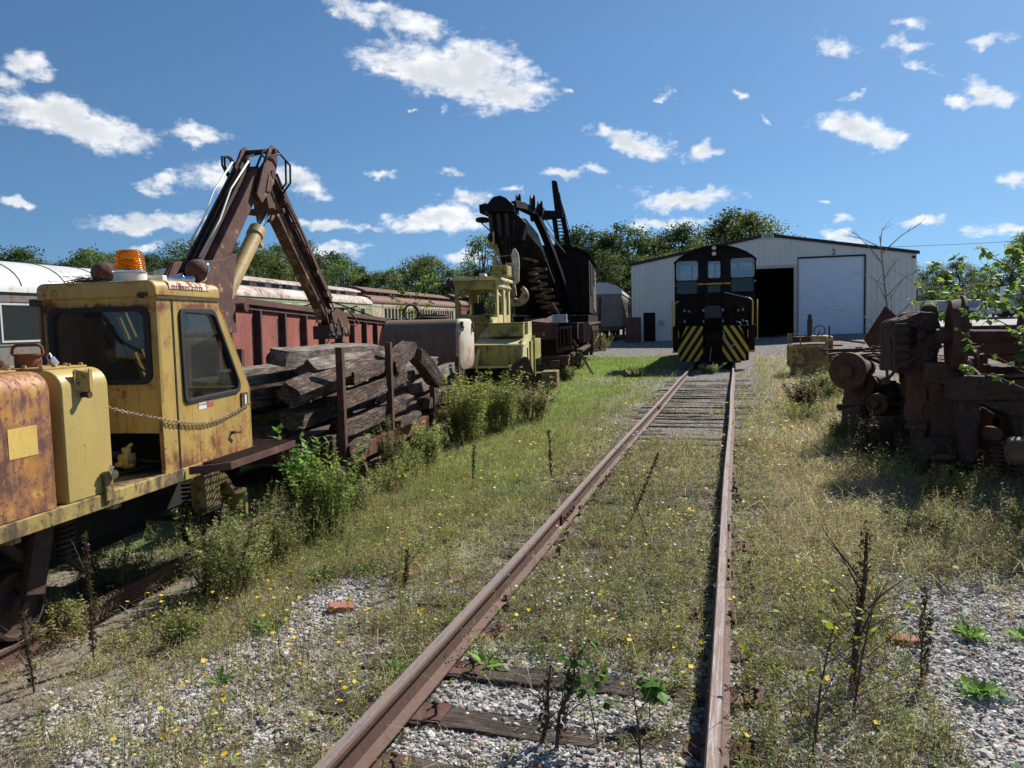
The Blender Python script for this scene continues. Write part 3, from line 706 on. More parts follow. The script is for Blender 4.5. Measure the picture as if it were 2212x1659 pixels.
mb.tube([(-.47, .52, 1.80), (-.46, .52, 1.845), (-.44, .53, 1.862), (-.33, .57, 1.862), (-.30, .58, 1.845), (-.29, .58, 1.80)], .011, 6); mb.build('filler_cap', RUSTO, yb, smooth=True, auto=40)
mb = MB(); mb.box((-.235, .60, 1.742), (.055, .018, .05), (0, R(50), 0)); mb.tube([(-.27, .6, 1.755), (-.285, .6, 1.785), (-.26, .6, 1.80), (-.245, .6, 1.775)], .005, 6); mb.build('padlock', CHROME, yb)
# folded bracket on the hydraulic tank
mb = MB()
for (a, c) in (((0, .487), (.055, .548)), ((.055, .548), (.0, .628))):
    p0, p1 = a, c
    vs = []
    for z0, z1, sh in ((1.555, 1.70, 0),):
        poly = [(p0[0], p0[1], z0 + .012), (p1[0], p1[1], z0 - .008), (p1[0], p1[1], z1 - .03), (p0[0], p0[1], z1)]
    nn = Vector((p1[1] - p0[1], -(p1[0] - p0[0]), 0)).normalized() * .006
    vs = [Vector(p) for p in poly] + [Vector(p) + nn for p in poly]
    mb.add(vs, [(0, 1, 2, 3), (7, 6, 5, 4), (0, 4, 5, 1), (1, 5, 6, 2), (2, 6, 7, 3), (3, 7, 4, 0)])
mb.b2(.0, .012, .475, .64, 1.56, 1.69); mb.build('fold_bracket', YEL, yb)
mb = MB(); mb.cyl((0, .545, 1.53), (.055, .545, 1.53), .017, 8); mb.cyl((.045, .545, 1.53), (.062, .545, 1.53), .024, 6); mb.build('bolt', RUST, yb)
mb = MB(); mb.box((.02, .712, .90), (.03, .075, .20), (0, 0, 0)); mb.build('sill_bracket', SILL, mach, bev=.004)
mb = MB(); mb.lathe([(.012, 0), (.030, 0), (.032, .02), (.030, .03), (.016, .03)], (.035, .735, .975), (1, -.2, 0), 14); mb.cyl((.04, .715, 1.01), (.055, .715, 1.03), .018, 10); mb.build('air_coupling', CHROME, mach, smooth=True, auto=40)

# ---------------- cab
cab = bpy.data.objects.new('cab', None); sc.collection.objects.link(cab); cab.parent = mach
YF = 1.384
hole_f = rrect(-.895, -.075, 1.545, 2.105, .075)
mb = MB(); mb.ring3([(-.955, 1.16), (0, 1.16), (0, 2.19), (-.955, 2.19)], hole_f, (0, YF, 0), (1, 0, 0), (0, 0, 1), -.035)
mb.build('rear_panel', YELC, cab, bev=.004)
mb = MB(); mb.ring3(offpoly(hole_f, .022), offpoly(hole_f, -.035), (0, YF + .012, 0), (1, 0, 0), (0, 0, 1), .03); mb.build('window_seal', RUBBER, cab, bev=.006)
gl = rrect(-.875, -.095, 1.565, 2.085, .06)
mb = MB(); mb.prism(gl, 'y', YF + .012, YF + .017); mb.build('windscreen', GLASSC, cab)
# side panel (faces +X) with the door
side_o = [(YF, .835), (2.695, .82), (2.725, 1.39), (2.245, 2.19), (YF, 2.19)]
side_h = rpoly([(1.69, 1.365), (2.505, 1.385), (2.525, 1.46), (2.165, 2.085), (1.675, 2.09)], .06, 5)
def yz(poly): return [(p[0], p[1]) for p in poly]
mb = MB(); mb.ring3(side_o, side_h, (0, 0, 0), (0, 1, 0), (0, 0, 1), -.035); mb.build('side_panel', YELC, cab, bev=.004)
mb = MB(); mb.ring3(offpoly(side_h, .022), offpoly(side_h, -.028), (-.014, 0, 0), (0, 1, 0), (0, 0, 1), .030); mb.build('window_seal', RUBBER, cab, bev=.006)
mb = MB(); mb.prism(side_h, 'x', -.022, -.017); mb.build('window_pane', GLASSC, cab)
mb = MB(); mb.b2(.0005, .004, 1.572, 1.590, .84, 2.165, 0); mb.build('door_seam', DARK, cab)
mb = MB(); mb.ring3([(YF, .835), (2.70, .835), (2.70, 1.4), (2.245, 2.19), (YF, 2.19)], rpoly([(1.5, 1.02), (2.58, 1.02), (2.58, 1.40), (2.2, 2.1), (1.5, 2.1)], .06), (-.955, 0, 0), (0, 1, 0), (0, 0, 1), .035); mb.build('left_panel', YELC, cab, bev=.004)
# sloping front
u = Vector((1, 0, 0)); v = Vector((0, 2.245 - 2.725, 2.19 - 1.39)); L = v.length; v.normalize()
mb = MB(); mb.ring3([(-.955, 0), (-.0, 0), (0, L), (-.955, L)], rrect(-.90, -.055, .03, L - .06, .05), (0, 2.725, 1.39), u, v, .03); mb.ring3([(-.955, .83), (0, .83), (0, 1.39), (-.955, 1.39)], rrect(-.90, -.06, 1.02, 1.36, .05), (0, 2.69, 0), (1, 0, 0), (0, 0, 1), -.03); mb.build('front_panel', YELC, cab, bev=.004)
mb = MB(); mb.b2(-.95, -.005, YF + .02, 2.69, .835, .86); mb.b2(-.95, -.005, YF + .02, 1.75, 1.16, 1.2); mb.build('floor_plate', DARK, cab)
# roof
pr = [(-.985, 2.185), (-.985, 2.24)] + [(-.985 + .06 - .06 * math.cos(R(a)), 2.25 + .06 * math.sin(R(a))) for a in range(15, 91, 15)] + [(-.05 + .062 * math.sin(R(a)), 2.25 + .062 * math.cos(R(a))) for a in range(0, 91, 15)] + [(.012, 2.185)]
mb = MB(); mb.prism(pr, 'y', YF - .03, 2.27); mb.build('roof', YELC, cab, bev=.02, smooth=True, auto=40)
mb = MB(); mb.b2(.011, .016, YF - .02, 2.262, 2.180, 2.196); mb.build('gutter', RUSTB, cab)
mb = MB(); mb.prism([(-.03, 2.316), (.002, 2.296), (.0145, 2.262), (.0165, 2.250), (.0175, 2.262), (.005, 2.300), (-.03, 2.318)], 'y', 1.54, 2.10); mb.build('roof_placard', PEEL, cab)
# worn stencilled letters on the placard
for i, ch in enumerate('MASS TRANSIT'.replace('MASS TRANSIT', '')): pass
mb = MB()
rr = random.Random(3)
y = 1.57
while y < 2.07:
    wdt = rr.uniform(.014, .024)
    if rr.random() < .85: mb.b2(.0150, .0195, y, y + wdt * .35, 2.252, 2.278); mb.b2(.0120, .0185, y, y + wdt, 2.272, 2.279)
    y += wdt + .012
mb.build('worn_lettering', STICK_R, cab)
# debris of pine straw on the roof
mb = MB(); rr = random.Random(5)
for i in range(260):
    c = Vector((rr.gauss(-.70, .09), rr.gauss(1.65, .10), 2.318 + abs(rr.gauss(0, .022)))); a = rr.uniform(0, PI); l = rr.uniform(.04, .11)
    d = Vector((math.cos(a), math.sin(a), rr.uniform(-.2, .3))) * l / 2; mb.beam(c - d, c + d, .004, .004)
nest = mb.build('pine_straw', DARK); nest.parent = None; nest.matrix_world = Matrix.Translation((ORIG.x, ORIG.y, 0)) @ Matrix.Rotation(MY, 4, 'Z')
tag(nest, 'dark clump of pine straw lying on the roof of the yellow cab', 'debris')
# stickers
mb = MB(); mb.b2(.001, .0025, 1.872, 1.985, 1.285, 1.357); st = mb.build('first_aid_sticker', STICK_W, cab)
text_part('sticker_text', 'FIRST AID\nKIT INSIDE', .024, STICK_R, st, (.0032, 1.928, 1.334), (PI / 2, 0, PI / 2), .0003)
mb = MB(); mb.b2(.001, .0025, 1.990, 2.095, 1.322, 1.362); s2 = mb.build('extinguisher_sticker', STICK_R, cab); mb = MB(); mb.b2(.001, .0022, 1.990, 2.095, 1.292, 1.322); mb.build('sticker_backing', STICK_R, s2)
text_part('sticker_text', 'FIRE EXTINGUISHER\nINSIDE', .0125, STICK_W, s2, (.0032, 2.042, 1.340), (PI / 2, 0, PI / 2), .0003)
# latch and handles
mb = MB(); mb.ring3([(2.545, 1.235), (2.655, 1.235), (2.655, 1.36), (2.545, 1.36)], [(2.56, 1.25), (2.64, 1.25), (2.64, 1.345), (2.56, 1.345)], (.0, 0, 0), (0, 1, 0), (0, 0, 1), .012); la = mb.build('door_latch', RUSTB, cab)
mb = MB(); mb.b2(-.0, .010, 2.602, 2.638, 1.255, 1.34); mb.build('latch_paddle', WHITEP, la, bev=.002)
mb = MB(); mb.cyl((0, 2.36, 1.03), (.035, 2.36, 1.03), .014, 8); mb.cyl((.03, 2.36, 1.03), (.05, 2.44, 1.025), .008, 6); mb.build('door_handle', RUSTB, cab)
# interior
mb = MB(); mb.box((-.62, 1.68, 1.22), (.36, .34, .09)); mb.box((-.62, 1.51, 1.40), (.34, .08, .34), (R(-8), 0, 0)); mb.build('seat', RUBBER, cab, bev=.03)
mb = MB(); mb.box((-.72, 2.35, 1.10), (.3, .14, .40)); 
for i in range(4): mb.cyl((-.83 + i * .07, 2.33, 1.28), (-.84 + i * .07, 2.24, 1.50), .007, 6); mb.lathe([(.008, 0), (.018, .012), (.006, .03)], (-.84 + i * .07, 2.24, 1.49), n=8)
mb.build('control_console', DARK, cab, bev=.01)
mb = MB(); mb.beam((-.85, 1.95, 1.72), (-.15, 2.05, 2.02), .02, .11, (0, 0, 1)); mb.build('sun_visor', YELB, cab)
mb = MB(); mb.tube([(-.06, YF + .05, 1.56), (-.3, YF + .06, 1.72), (-.36, YF + .05, 1.9)], .006, 5); mb.build('wiper', RUBBER, cab)
# rusty brown hole marks are in the paint; tail lamp bracket above rear window
mb = MB(); mb.cyl((-.10, YF, 2.20), (-.10, YF - .05, 2.20), .022, 8); mb.box((-.075, YF - .03, 2.205), (.06, .03, .03)); mb.build('lamp_mount', RUSTB, cab)
# engine bay below the window: valve block, pipes, hoses
mb = MB(); mb.box((-.28, 1.33, .965), (.09, .10, .10)); mb.cyl((-.28, 1.33, .9), (-.28, 1.33, 1.06), .034, 10); mb.cyl((-.36, 1.30, .93), (-.20, 1.30, .93), .018, 8); mb.cyl((-.28, 1.24, .95), (-.28, 1.40, .95), .022, 8); mb.cyl((-.28, 1.33, 1.05), (-.23, 1.33, 1.09), .014, 6); mb.build('valve_block', SILL, mach, bev=.006)
mb = MB(); mb.tube([(-.62, 1.0, .87), (-.5, 1.1, .95), (-.36, 1.27, 1.02), (-.3, 1.33, 1.0)], .028, 8); mb.tube([(-.24, 1.40, .95), (-.1, 1.5, .92), (-.08, 1.55, .99)], .012, 6); mb.tube([(-.4, 1.2, .86), (-.3, 1.32, .87), (-.18, 1.5, .90), (-.14, 1.7, .92)], .016, 6); mb.build('hose', RUBBER, mach, smooth=True)
mb = MB(); mb.cyl((-.78, 1.0, 1.02), (-.60, 1.32, 1.02), .09, 12); mb.cyl((-.95, 1.2, .98), (-.62, 1.2, .98), .055, 10); mb.box((-.75, 1.2, .90), (.4, .3, .08)); mb.build('hydraulic_motor', RUSTB, mach, bev=.008)
mb = MB(); mb.b2(-.93, -.04, 1.72, 1.74, .85, 1.17); mb.build('bulkhead', DARK, mach)
# beacon
mb = MB(); mb.lathe([(.10, 0), (.122, .002), (.118, .07), (.112, .075)], (-.35, 1.60, 2.312), n=28); bc = mb.build('beacon', WHITEP, mach, smooth=True, auto=35)
mb = MB(); mb.lathe([(.118, 0), (.126, .004), (.126, .014), (.116, .018)], (-.35, 1.60, 2.385), n=28); mb.build('clamp_ring', CHROME, bc, smooth=True, auto=35)
mb = MB(); mb.lathe([(.116, 0), (.112, .06), (.104, .12), (.092, .150), (.070, .163), (.02, .168)], (-.35, 1.60, 2.400), n=32); mb.build('lens', AMBER, bc, smooth=True, auto=50)
mb = MB(); mb.lathe([(.02, 0), (.055, .02), (.07, .07), (.04, .09)], (-.35, 1.60, 2.41), n=16); mb.cyl((-.35, 1.6, 2.40), (-.35, 1.6, 2.50), .02, 10); mb.build('reflector', AMBERC, bc, smooth=True)
# chrome air horns
for dy_ in (0, .10):
    mb = MB(); mb.lathe([(.012, 0), (.016, .08), (.028, .17), (.048, .21), (.05, .215)], (-.20 + dy_ * .3, 1.72 + dy_, 2.345), (.35, 1, .0), 16); mb.build('air_horn', CHROME, mach, smooth=True)
mb = MB(); mb.box((-.20, 1.71, 2.345), (.14, .06, .045)); mb.build('horn_mount', WHITEP, mach, bev=.006)
# work lamps
for x, y in ((-.088, 2.10), (-.90, 2.02)):
    mb = MB(); mb.lathe([(.005, -.09), (.05, -.082), (.078, -.05), (.092, 0), (.094, .035), (.085, .04)], (x, y, 2.43), (.25, .95, -.05), 22); lm = mb.build('work_lamp', RUST, mach, smooth=True)
    mb = MB(); mb.lathe([(.093, .03), (.098, .034), (.098, .046), (.02, .05)], (x, y, 2.43), (.25, .95, -.05), 22); mb.build('lamp_rim', CHROME, lm, smooth=True)
    mb = MB(); mb.cyl((x, y, 2.31), (x, y, 2.36), .02, 8); mb.build('lamp_stem', RUSTB, lm)
# chain hung across the side
cp = [(-.03, .80, 1.425), (.012, .931, 1.376), (.018, 1.10, 1.33), (.02, 1.282, 1.289), (.02, 1.515, 1.232), (.02, 1.769, 1.187), (.02, 1.95, 1.168), (.02, 2.048, 1.166), (.02, 2.22, 1.178), (.02, 2.359, 1.203), (.02, 2.53, 1.226), (.02, 2.68, 1.262)]
mb = MB(); P_ = [Vector(p) for p in cp]; dist = 0; k = 0
segs = [(P_[i], P_[i + 1], (P_[i + 1] - P_[i]).length) for i in range(len(P_) - 1)]; total = sum(s_[2] for s_ in segs); step = .0265; q = 0
while q < total:
    acc_ = 0
    for a_, b_, l_ in segs:
        if acc_ + l_ >= q: c = a_.lerp(b_, (q - acc_) / l_); d = (b_ - a_).normalized(); break
        acc_ += l_
    o1 = d.cross(Vector((1, 0, 0))).normalized(); o2 = Vector((1, 0, 0)); w_ = (o1 if k % 2 else (o1 * .35 + o2).normalized())
    ln, wd_ = .0165, .0095
    mb.tube([c + d * ln * math.cos(t_) + w_ * wd_ * math.sin(t_) for t_ in [2 * PI * j / 8 for j in range(8)]], .0036, 5, closed=True)
    q += step; k += 1
mb.build('chain', CHAINM, mach, smooth=True)
# step grating
fr = [(-.10, 1.66), (.03, 1.64), (.255, 1.87), (.255, 3.06), (-.25, 3.15), (-.25, 2.74), (.0, 2.72)]
mb = MB()
for a_, b_ in (((.03, 1.64), (.255, 1.87)), ((.255, 1.87), (.255, 3.06)), ((.255, 3.06), (-.28, 3.15)), ((-.28, 3.15), (-.28, 2.74)), ((.02, 2.72), (-.28, 2.74))):
    mb.beam((a_[0], a_[1], .825), (b_[0], b_[1], .825), .012, .062)
gp = mb.build('step_frame', RUST, mach, bev=.003)
mb = MB()
for i in range(34):
    y = 1.90 + i * .046
    if y > 3.08: break
    mb.b2(.0 if y < 2.72 else -.26, .25, y, y + .006, .828, .850)
for i in range(6): mb.b2(.02 + i * .04, .026 + i * .04, 1.9, 3.08, .832, .846)
for i in range(6): mb.b2(-.25 + i * .045, -.244 + i * .045, 2.76, 3.12, .832, .846)
mb.build('step_grating', RUSTB, gp)
# yellow rail guard at the front corner
mb = MB()
prof = [(1.93, .73), (2.24, .70), (2.30, .66), (2.40, .535), (2.60, .49), (2.63, .44), (2.62, .24), (2.58, .22), (2.56, .44), (2.40, .47), (2.26, .62), (2.10, .60), (2.05, .45), (1.95, .45)]
mb.prism(prof, 'x', -.16, -.02); mb.b2(-.16, -.04, 1.98, 2.2, .4, .74); mb.build('rail_guard', SILL, mach, bev=.006)

# ---------------- loader boom, plane x ~ -1.2
BX = -1.2
def plate(mb, poly, x0, x1): mb.prism(poly, 'x', x0, x1)
# slewing column
mb = MB(); mb.cyl((BX, 3.35, .75), (BX, 3.35, 1.0), .34, 20); mb.cyl((BX, 3.35, 1.0), (BX, 3.35, 1.9), .2, 16); mb.build('slewing_column', BOOM, mach, smooth=True, auto=40)
mb = MB()
for x in (BX - .17, BX + .17):
    mb.prism([(3.15, 1.7), (4.22, 1.95), (4.34, 2.40), (4.46, 2.80), (4.10, 2.70), (3.72, 2.66), (3.45, 2.35), (3.2, 2.3)], 'x', x - .018, x + .018)
mb.b2(BX - .17, BX + .17, 3.3, 4.4, 1.9, 2.25); mb.build('boom_foot', BOOM, mach, bev=.006)
mb = MB(); mb.cyl((BX - .25, 4.50, 2.19), (BX + .25, 4.50, 2.19), .055, 16); mb.build('foot_pin', RUST, mach)
mb = MB(); 
for (a_, c_) in (((3.99, 2.60), (5.26, 4.02)),):
    pass
# main boom: box beam from the foot to the elbow
lo0, lo1 = Vector((BX, 3.98, 2.46)), Vector((BX, 5.26, 3.86)); d = (lo1 - lo0).normalized()
mb.beam(lo0, lo1, .26, .23, d.cross(Vector((1, 0, 0))).cross(d) if False else Vector((0, -d.z, d.y)), h1=.20)
mb.build('main_boom', BOOM, mach, bev=.01)
nrm = Vector((0, -d.z, d.y))
mb = MB()
for x in (BX - .13, BX - .06, BX + .02): mb.beam(lo0 + nrm * .165 + Vector((x - BX, 0, 0)), lo1 + nrm * .15 + Vector((x - BX, 0, 0)), .028, .05)
mb.build('hydraulic_pipe', RUSTB, mach)
# elbow cheek plates and top lugs
mb = MB()
for x in (BX - .185, BX + .185):
    mb.prism([(5.16, 3.74), (5.33, 4.14), (5.40, 4.19), (5.50, 4.15), (5.56, 4.00), (5.84, 4.20), (5.93, 4.24), (5.99, 4.18), (5.95, 4.02), (5.78, 3.58), (5.62, 3.46), (5.45, 3.52)] if False else
             [(4.98, 3.55), (5.20, 3.95), (5.36, 4.17), (5.46, 4.23), (5.56, 4.19), (5.57, 4.04), (5.50, 3.88), (5.36, 3.66), (5.10, 3.46)], 'x', x - .015, x + .015)
mb.build('elbow_plate', BOOM, mach, bev=.006)
mb = MB(); mb.cyl((BX - .23, 5.47, 4.16), (BX + .23, 5.47, 4.16), .030, 12); mb.cyl((BX - .22, 5.40, 3.86), (BX + .22, 5.40, 3.86), .05, 14); mb.build('elbow_pin', RUSTB, mach)
mb = MB(); mb.prism([(5.20, 3.62), (5.30, 3.84), (5.40, 3.90), (5.42, 3.78), (5.30, 3.62)], 'x', BX + .20, BX + .212); mb.build('elbow_patch', BOOMY, mach)
# dipper: twin channel going down to the grapple
e0, e1 = Vector((BX, 5.64, 3.84)), Vector((BX, 7.50, 2.12)); d2 = (e1 - e0).normalized(); n2 = Vector((0, -d2.z, d2.y))
mb = MB(); mb.beam(e0 - n2 * .05, e1 - n2 * .03, .16, .15, n2, w1=.15, h1=.14); mb.prism([(5.56, 3.78), (5.70, 3.98), (5.86, 3.62), (5.82, 3.36), (5.72, 3.28)], 'x', BX - .10, BX + .10)
mb.build('dipper_arm', BOOMY, mach, bev=.008)
mb = MB(); mb.beam(e0 + n2 * .13 + d2 * .1, e1 + n2 * .14, .15, .04, n2); mb.beam(e0 + n2 * .17 + Vector((.12, 0, 0)) + d2 * .12, e1 + n2 * .15 + Vector((.12, 0, 0)) - d2 * .15, .035, .12, n2); mb.build('extension_rail', RUST, mach, bev=.006)
for i in range(5):
    mb = MB(); c = e0.lerp(e1, .18 + i * .17) + n2 * .11 + Vector((.12, 0, 0)); mb.box(c, (.07, .09, .07), (R(-43), 0, 0)); mb.build('pipe_clamp', BOOMY, mach, bev=.004)
mb = MB()
for x in (.09, .14): mb.tube([e0 + n2 * .10 + Vector((x, 0, 0)), e0.lerp(e1, .4) + n2 * .13 + Vector((x + .02, 0, 0)), e0.lerp(e1, .75) + n2 * .10 + Vector((x, 0, 0)), e1 + n2 * .1 + Vector((x, 0, 0))], .011, 6)
mb.build('dipper_hose', RUBBER, mach, smooth=True)
mb = MB(); mb.box((BX, 5.72, 3.42), (.34, .08, .08)); mb.cyl((BX - .28, 5.72, 3.42), (BX + .28, 5.72, 3.42), .035, 10); mb.build('cylinder_bracket', BOOM, mach, bev=.01)
# lifting cylinder
q0, q1, q2 = Vector((BX + .06, 4.50, 2.30)), Vector((BX + .06, 5.36, 3.16)), Vector((BX + .06, 5.74, 3.46))
mb = MB(); mb.cyl(q0, q1, .092, 18); mb.cyl(q1 - (q1 - q0).normalized() * .12, q1, .105, 18); mb.box(q0.lerp(q1, .86) + Vector((.06, .06, -.06)), (.05, .07, .07), (R(45), 0, 0)); mb.build('lift_cylinder', TAN, mach, smooth=True, auto=40)
mb = MB(); mb.cyl(q1, q2, .042, 14); mb.build('piston_rod', CHROME, mach, smooth=True, auto=40)
# hoses looping over the elbow
mb = MB()
for k, (x, h) in enumerate(((.16, .0), (.10, .07), (-.1, .02))):
    mb.tube([Vector((BX + x, 5.33, 3.86 - h * .3)), Vector((BX + x + .05, 5.48, 4.05 + h)), Vector((BX + x + .10, 5.72, 4.13 + h)), Vector((BX + x + .12, 5.95, 4.03 + h)), Vector((BX + x + .08, 6.02, 3.82)), Vector((BX + x + .0, 5.93, 3.66))], .014, 7)
for yy in (5.16, 5.22): mb.tube([Vector((BX - .18, yy + .05, 3.78)), Vector((BX - .2, yy - .04, 3.90)), Vector((BX - .2, yy - .04, 4.0)), Vector((BX - .16, yy + .03, 4.02)), Vector((BX - .13, yy + .10, 3.92))], .014, 7)
mb.build('elbow_hose', RUBBER, mach, smooth=True)
mb = MB()
for x, s_ in ((.19, .0), (-.02, .12)): mb.tube([lo0.lerp(lo1, .05 + s_) + nrm * .27 + Vector((x - .1, 0, 0)), lo0.lerp(lo1, .35) + nrm * .30 + Vector((x - .05, 0, 0)), lo0.lerp(lo1, .65) + nrm * .28 + Vector((x - .12, 0, 0)), lo0.lerp(lo1, .95) + nrm * .24 + Vector((x - .1, 0, 0))], .011, 6)
mb.build('boom_hose', WHITEP, mach, smooth=True)
# tip fork and grapple
mb = MB()
for x in (BX - .11, BX + .11): mb.prism([(7.50, 2.18), (7.72, 2.22), (8.02, 2.16), (8.20, 1.96), (8.16, 1.80), (8.08, 1.78), (7.92, 1.92), (7.66, 1.98), (7.46, 2.02)], 'x', x - .02, x + .02)
mb.b2(BX - .10, BX + .10, 7.7, 7.95, 2.0, 2.14); mb.build('tip_fork', BOOMY, mach, bev=.006)
mb = MB(); mb.cyl((BX - .15, 8.12, 1.84), (BX + .15, 8.12, 1.84), .035, 12); mb.cyl((BX, 7.92, 1.78), (BX, 7.92, 1.94), .085, 14); mb.box((BX, 7.6, 1.86), (.26, .5, .20)); mb.cyl((BX, 8.12, 1.84), (BX, 8.08, 1.60), .04, 10); mb.box((BX, 8.05, 1.66), (.24, .16, .08))
gr = mb.build('grapple_head', RUSTB, mach, bev=.01)
mb = MB(); mb.cyl((BX + .08, 7.45, 1.93), (BX + .08, 7.85, 1.90), .035, 10); mb.build('grapple_cylinder', GREYST, gr, smooth=True, auto=40)
for s_ in (-1, 1):
    mb = MB(); mb.tube([(BX + s_ * .05, 8.0, 1.66), (BX + s_ * .22, 8.0, 1.60), (BX + s_ * .27, 8.0, 1.50), (BX + s_ * .14, 8.0, 1.45)], .022, 7); mb.build('grapple_claw', RUSTB, gr, smooth=True)
mb = MB()
for y0_, zz in ((7.3, .0), (7.5, .04), (7.75, -.02)): mb.tube([(BX + .12, y0_, 2.12 + zz), (BX + .17, y0_ - .06, 1.98), (BX + .17, y0_ - .0, 1.85), (BX + .15, y0_ + .12, 1.82), (BX + .12, y0_ + .18, 1.92)], .013, 7)
mb.tube([(BX + .1, 7.65, 2.22), (BX + .14, 8.0, 2.24), (BX + .16, 8.3, 2.10), (BX + .15, 8.55, 1.98), (BX + .14, 8.40, 1.95), (BX + .1, 8.1, 1.98)], .013, 7)
mb.build('grapple_hose', RUBBER, gr, smooth=True)
for o_ in list(mach.children):
    nm_ = o_.name.split('.')[0]
    if nm_ in ('dipper_arm', 'extension_rail', 'pipe_clamp', 'dipper_hose', 'cylinder_bracket', 'tip_fork', 'grapple_head', 'elbow_hose'): o_.location.y = -.20
    if nm_ in ('lift_cylinder', 'piston_rod'): o_.location.y = -.14
# black hose at the left front behind the tanks and a rusty yellow post
mb = MB(); mb.tube([(-1.05, -.3, 1.72), (-1.05, .1, 1.74), (-1.02, .45, 1.85), (-1.0, .62, 2.02), (-1.02, .66, 2.08)], .018, 8); mb.build('engine_hose', RUBBER, mach, smooth=True)
mb = MB(); mb.b2(-1.62, -1.28, .30, .62, .85, 2.30); mb.b2(-1.66, -1.2, .26, .66, 2.18, 2.24); mb.b2(-1.70, -1.15, .22, .70, 2.34, 2.40); mb.cyl((-1.45, .46, 2.3), (-1.45, .46, 2.42), .1, 12); mb.b2(-1.20, -1.14, .34, .50, .85, 2.0); mb.build('control_tower', RUSTB, mach, bev=.01)

# ================================================================ red gondola behind
gond = thing('gondola_car', 'long red oxide rusty gondola car standing behind the timber load and the loader boom', 'freight car', (-7.8, 10.96, 0), (R(-1.5), 0, R(12)))
W_ = 2.9
mb = MB(); mb.b2(-.03, 0, -.5, 13.4, .95, 2.36); mb.build('side_wall', REDP, gond)
mb = MB(); mb.b2(-W_, -W_ + .03, -.5, 13.4, .95, 2.36); mb.build('side_wall', REDP, gond)
mb = MB(); mb.b2(-W_ + .03, -.03, -.5, -.46, .95, 2.36); mb.build('end_wall', RUSTB, gond)  # near end wall coloured dark for the shade it stands in
mb = MB(); mb.b2(-W_ + .03, -.03, 13.36, 13.4, .95, 2.36); mb.build('end_wall', REDP, gond)
mb = MB(); mb.b2(-.05, .09, -.6, 13.5, 2.36, 2.47); mb.b2(-W_ - .09, -W_ + .05, -.6, 13.5, 2.36, 2.47); mb.b2(-W_ + .05, -.05, -.62, -.48, 2.37, 2.46); mb.b2(-W_ + .05, -.05, 13.38, 13.52, 2.37, 2.46); mb.b2(0, .05, -.55, 13.45, 2.28, 2.31)
mb.build('top_rail', RUST, gond, bev=.01)
for i in range(12):
    y = -.35 + i * 1.21; rr = random.Random(i)
    mb = MB(); mb.prism([(0, 0), (.10, .02), (.10, .14), (0, .16)] if False else [(y, .95), (y + .17, .95), (y + .17, 2.36), (y, 2.36)], 'x', 0, .02)
    mb.prism([(.02, y + .02), (.11, y + .05), (.11, y + .12), (.02, y + .15)], 'z', .95, 2.28)
    mb.build('side_post', RUSTB if i % 3 else RUST, gond, bev=.006)
mb = MB(); mb.b2(-.10, .07, -.5, 13.4, .80, .95); mb.b2(-W_, -.1, -.4, 13.3, .84, .94); mb.build('floor_sill', RUSTB, gond, bev=.01)
for y in (.6, 11.4):
    mb = MB(); mb.b2(-.42, -.30, y - 1.15, y + 1.15, .38, .72); mb.b2(-.46, -.26, y - .35, y + .35, .3, .8); tr = mb.build('truck_frame', RUSTB, gond, bev=.02)
    for dy_ in (-.85, .85):
        for x in (-.72, -2.18):
            mb = MB(); mb.lathe([(.05, -.06), (.42, -.05), (.42, .05), (.1, .06)], (x, y + dy_, .42), (1, 0, 0), 20); mb.build('wheel', RUSTB, tr, smooth=True, auto=40)
mb = MB()
for z in (1.2, 1.5, 1.8, 2.1): mb.tube([(.03, 12.6, z), (.12, 12.6, z), (.12, 13.1, z), (.03, 13.1, z)], .012, 6)
mb.build('ladder', RUST, gond)
mb = MB(); mb.b2(.012, .016, .9, 1.15, 1.95, 2.2); mb.build('reporting_patch', RUST, gond)

# ================================================================ low flat cars
def flatcar(y0, y1, label, stakes, z=.43, sillh=.19):
    f = thing('flat_push_car', label, 'flat car', (ORIG.x, ORIG.y, 0), (0, 0, MY), 'low flat cars coupled ahead of the yellow machine')
    mb = MB(); mb.b2(-.075, 0, y0, y1, z - .025, z); mb.b2(-.012, .0, y0, y1, z - sillh, z - .025); mb.b2(-.06, -.012, y0, y1, z - sillh, z - sillh + .02); mb.b2(-2.36, -2.3, y0, y1, z - sillh, z); mb.b2(-2.3, -.07, y0, y0 + .06, z - sillh, z - .004); mb.b2(-2.3, -.07, y1 - .06, y1, z - sillh, z - .004)
    mb.build('side_sill', RUSTO, f, bev=.004)
    mb = MB()
    for i in range(int((y1 - y0) / .9)): mb.b2(-2.3, -.08, y0 + .5 + i * .9, y0 + .56 + i * .9, z - .1, z - .02)
    mb.b2(-1.5, -.9, y0, y1, z - .16, z - .03); mb.build('cross_member', RUSTB, f)
    mb = MB(); mb.b2(-2.25, -.35, y0 + .05, y1 - .05, z - .02, z + .012); mb.build('deck_plate', RUSTB, f)
    for (sx, sy, top) in stakes:
        mb = MB(); w = .085; mb.b2(sx - w, sx, sy - .045, sy + .045, z - .1, top); mb.build('stake', RUST, f, bev=.006)
    for y in (y0 + .7, y1 - .7):
        for x, s in ((-.43, 1), (-1.93, -1)):
            mb = MB(); mb.lathe([(.05, -.06), (.20, -.055), (.20, .05), (.08, .06)], (x, y, .17), (s, 0, 0), 20); mb.build('wheel', RUSTB, f, smooth=True, auto=40)
    return f
f1 = flatcar(4.97, 8.62, 'rusty low flat car carrying the stack of old timbers, with two tall stakes', [(.0, 5.0, 1.69), (.0, 6.81, 1.70), (-2.28, 5.0, 1.6), (-2.28, 6.8, 1.65), (-2.28, 8.4, 1.6)])
mb = MB(); mb.b2(.001, .004, 8.15, 8.40, .29, .385); dp = mb.build('maker_plate', YEL, f1)
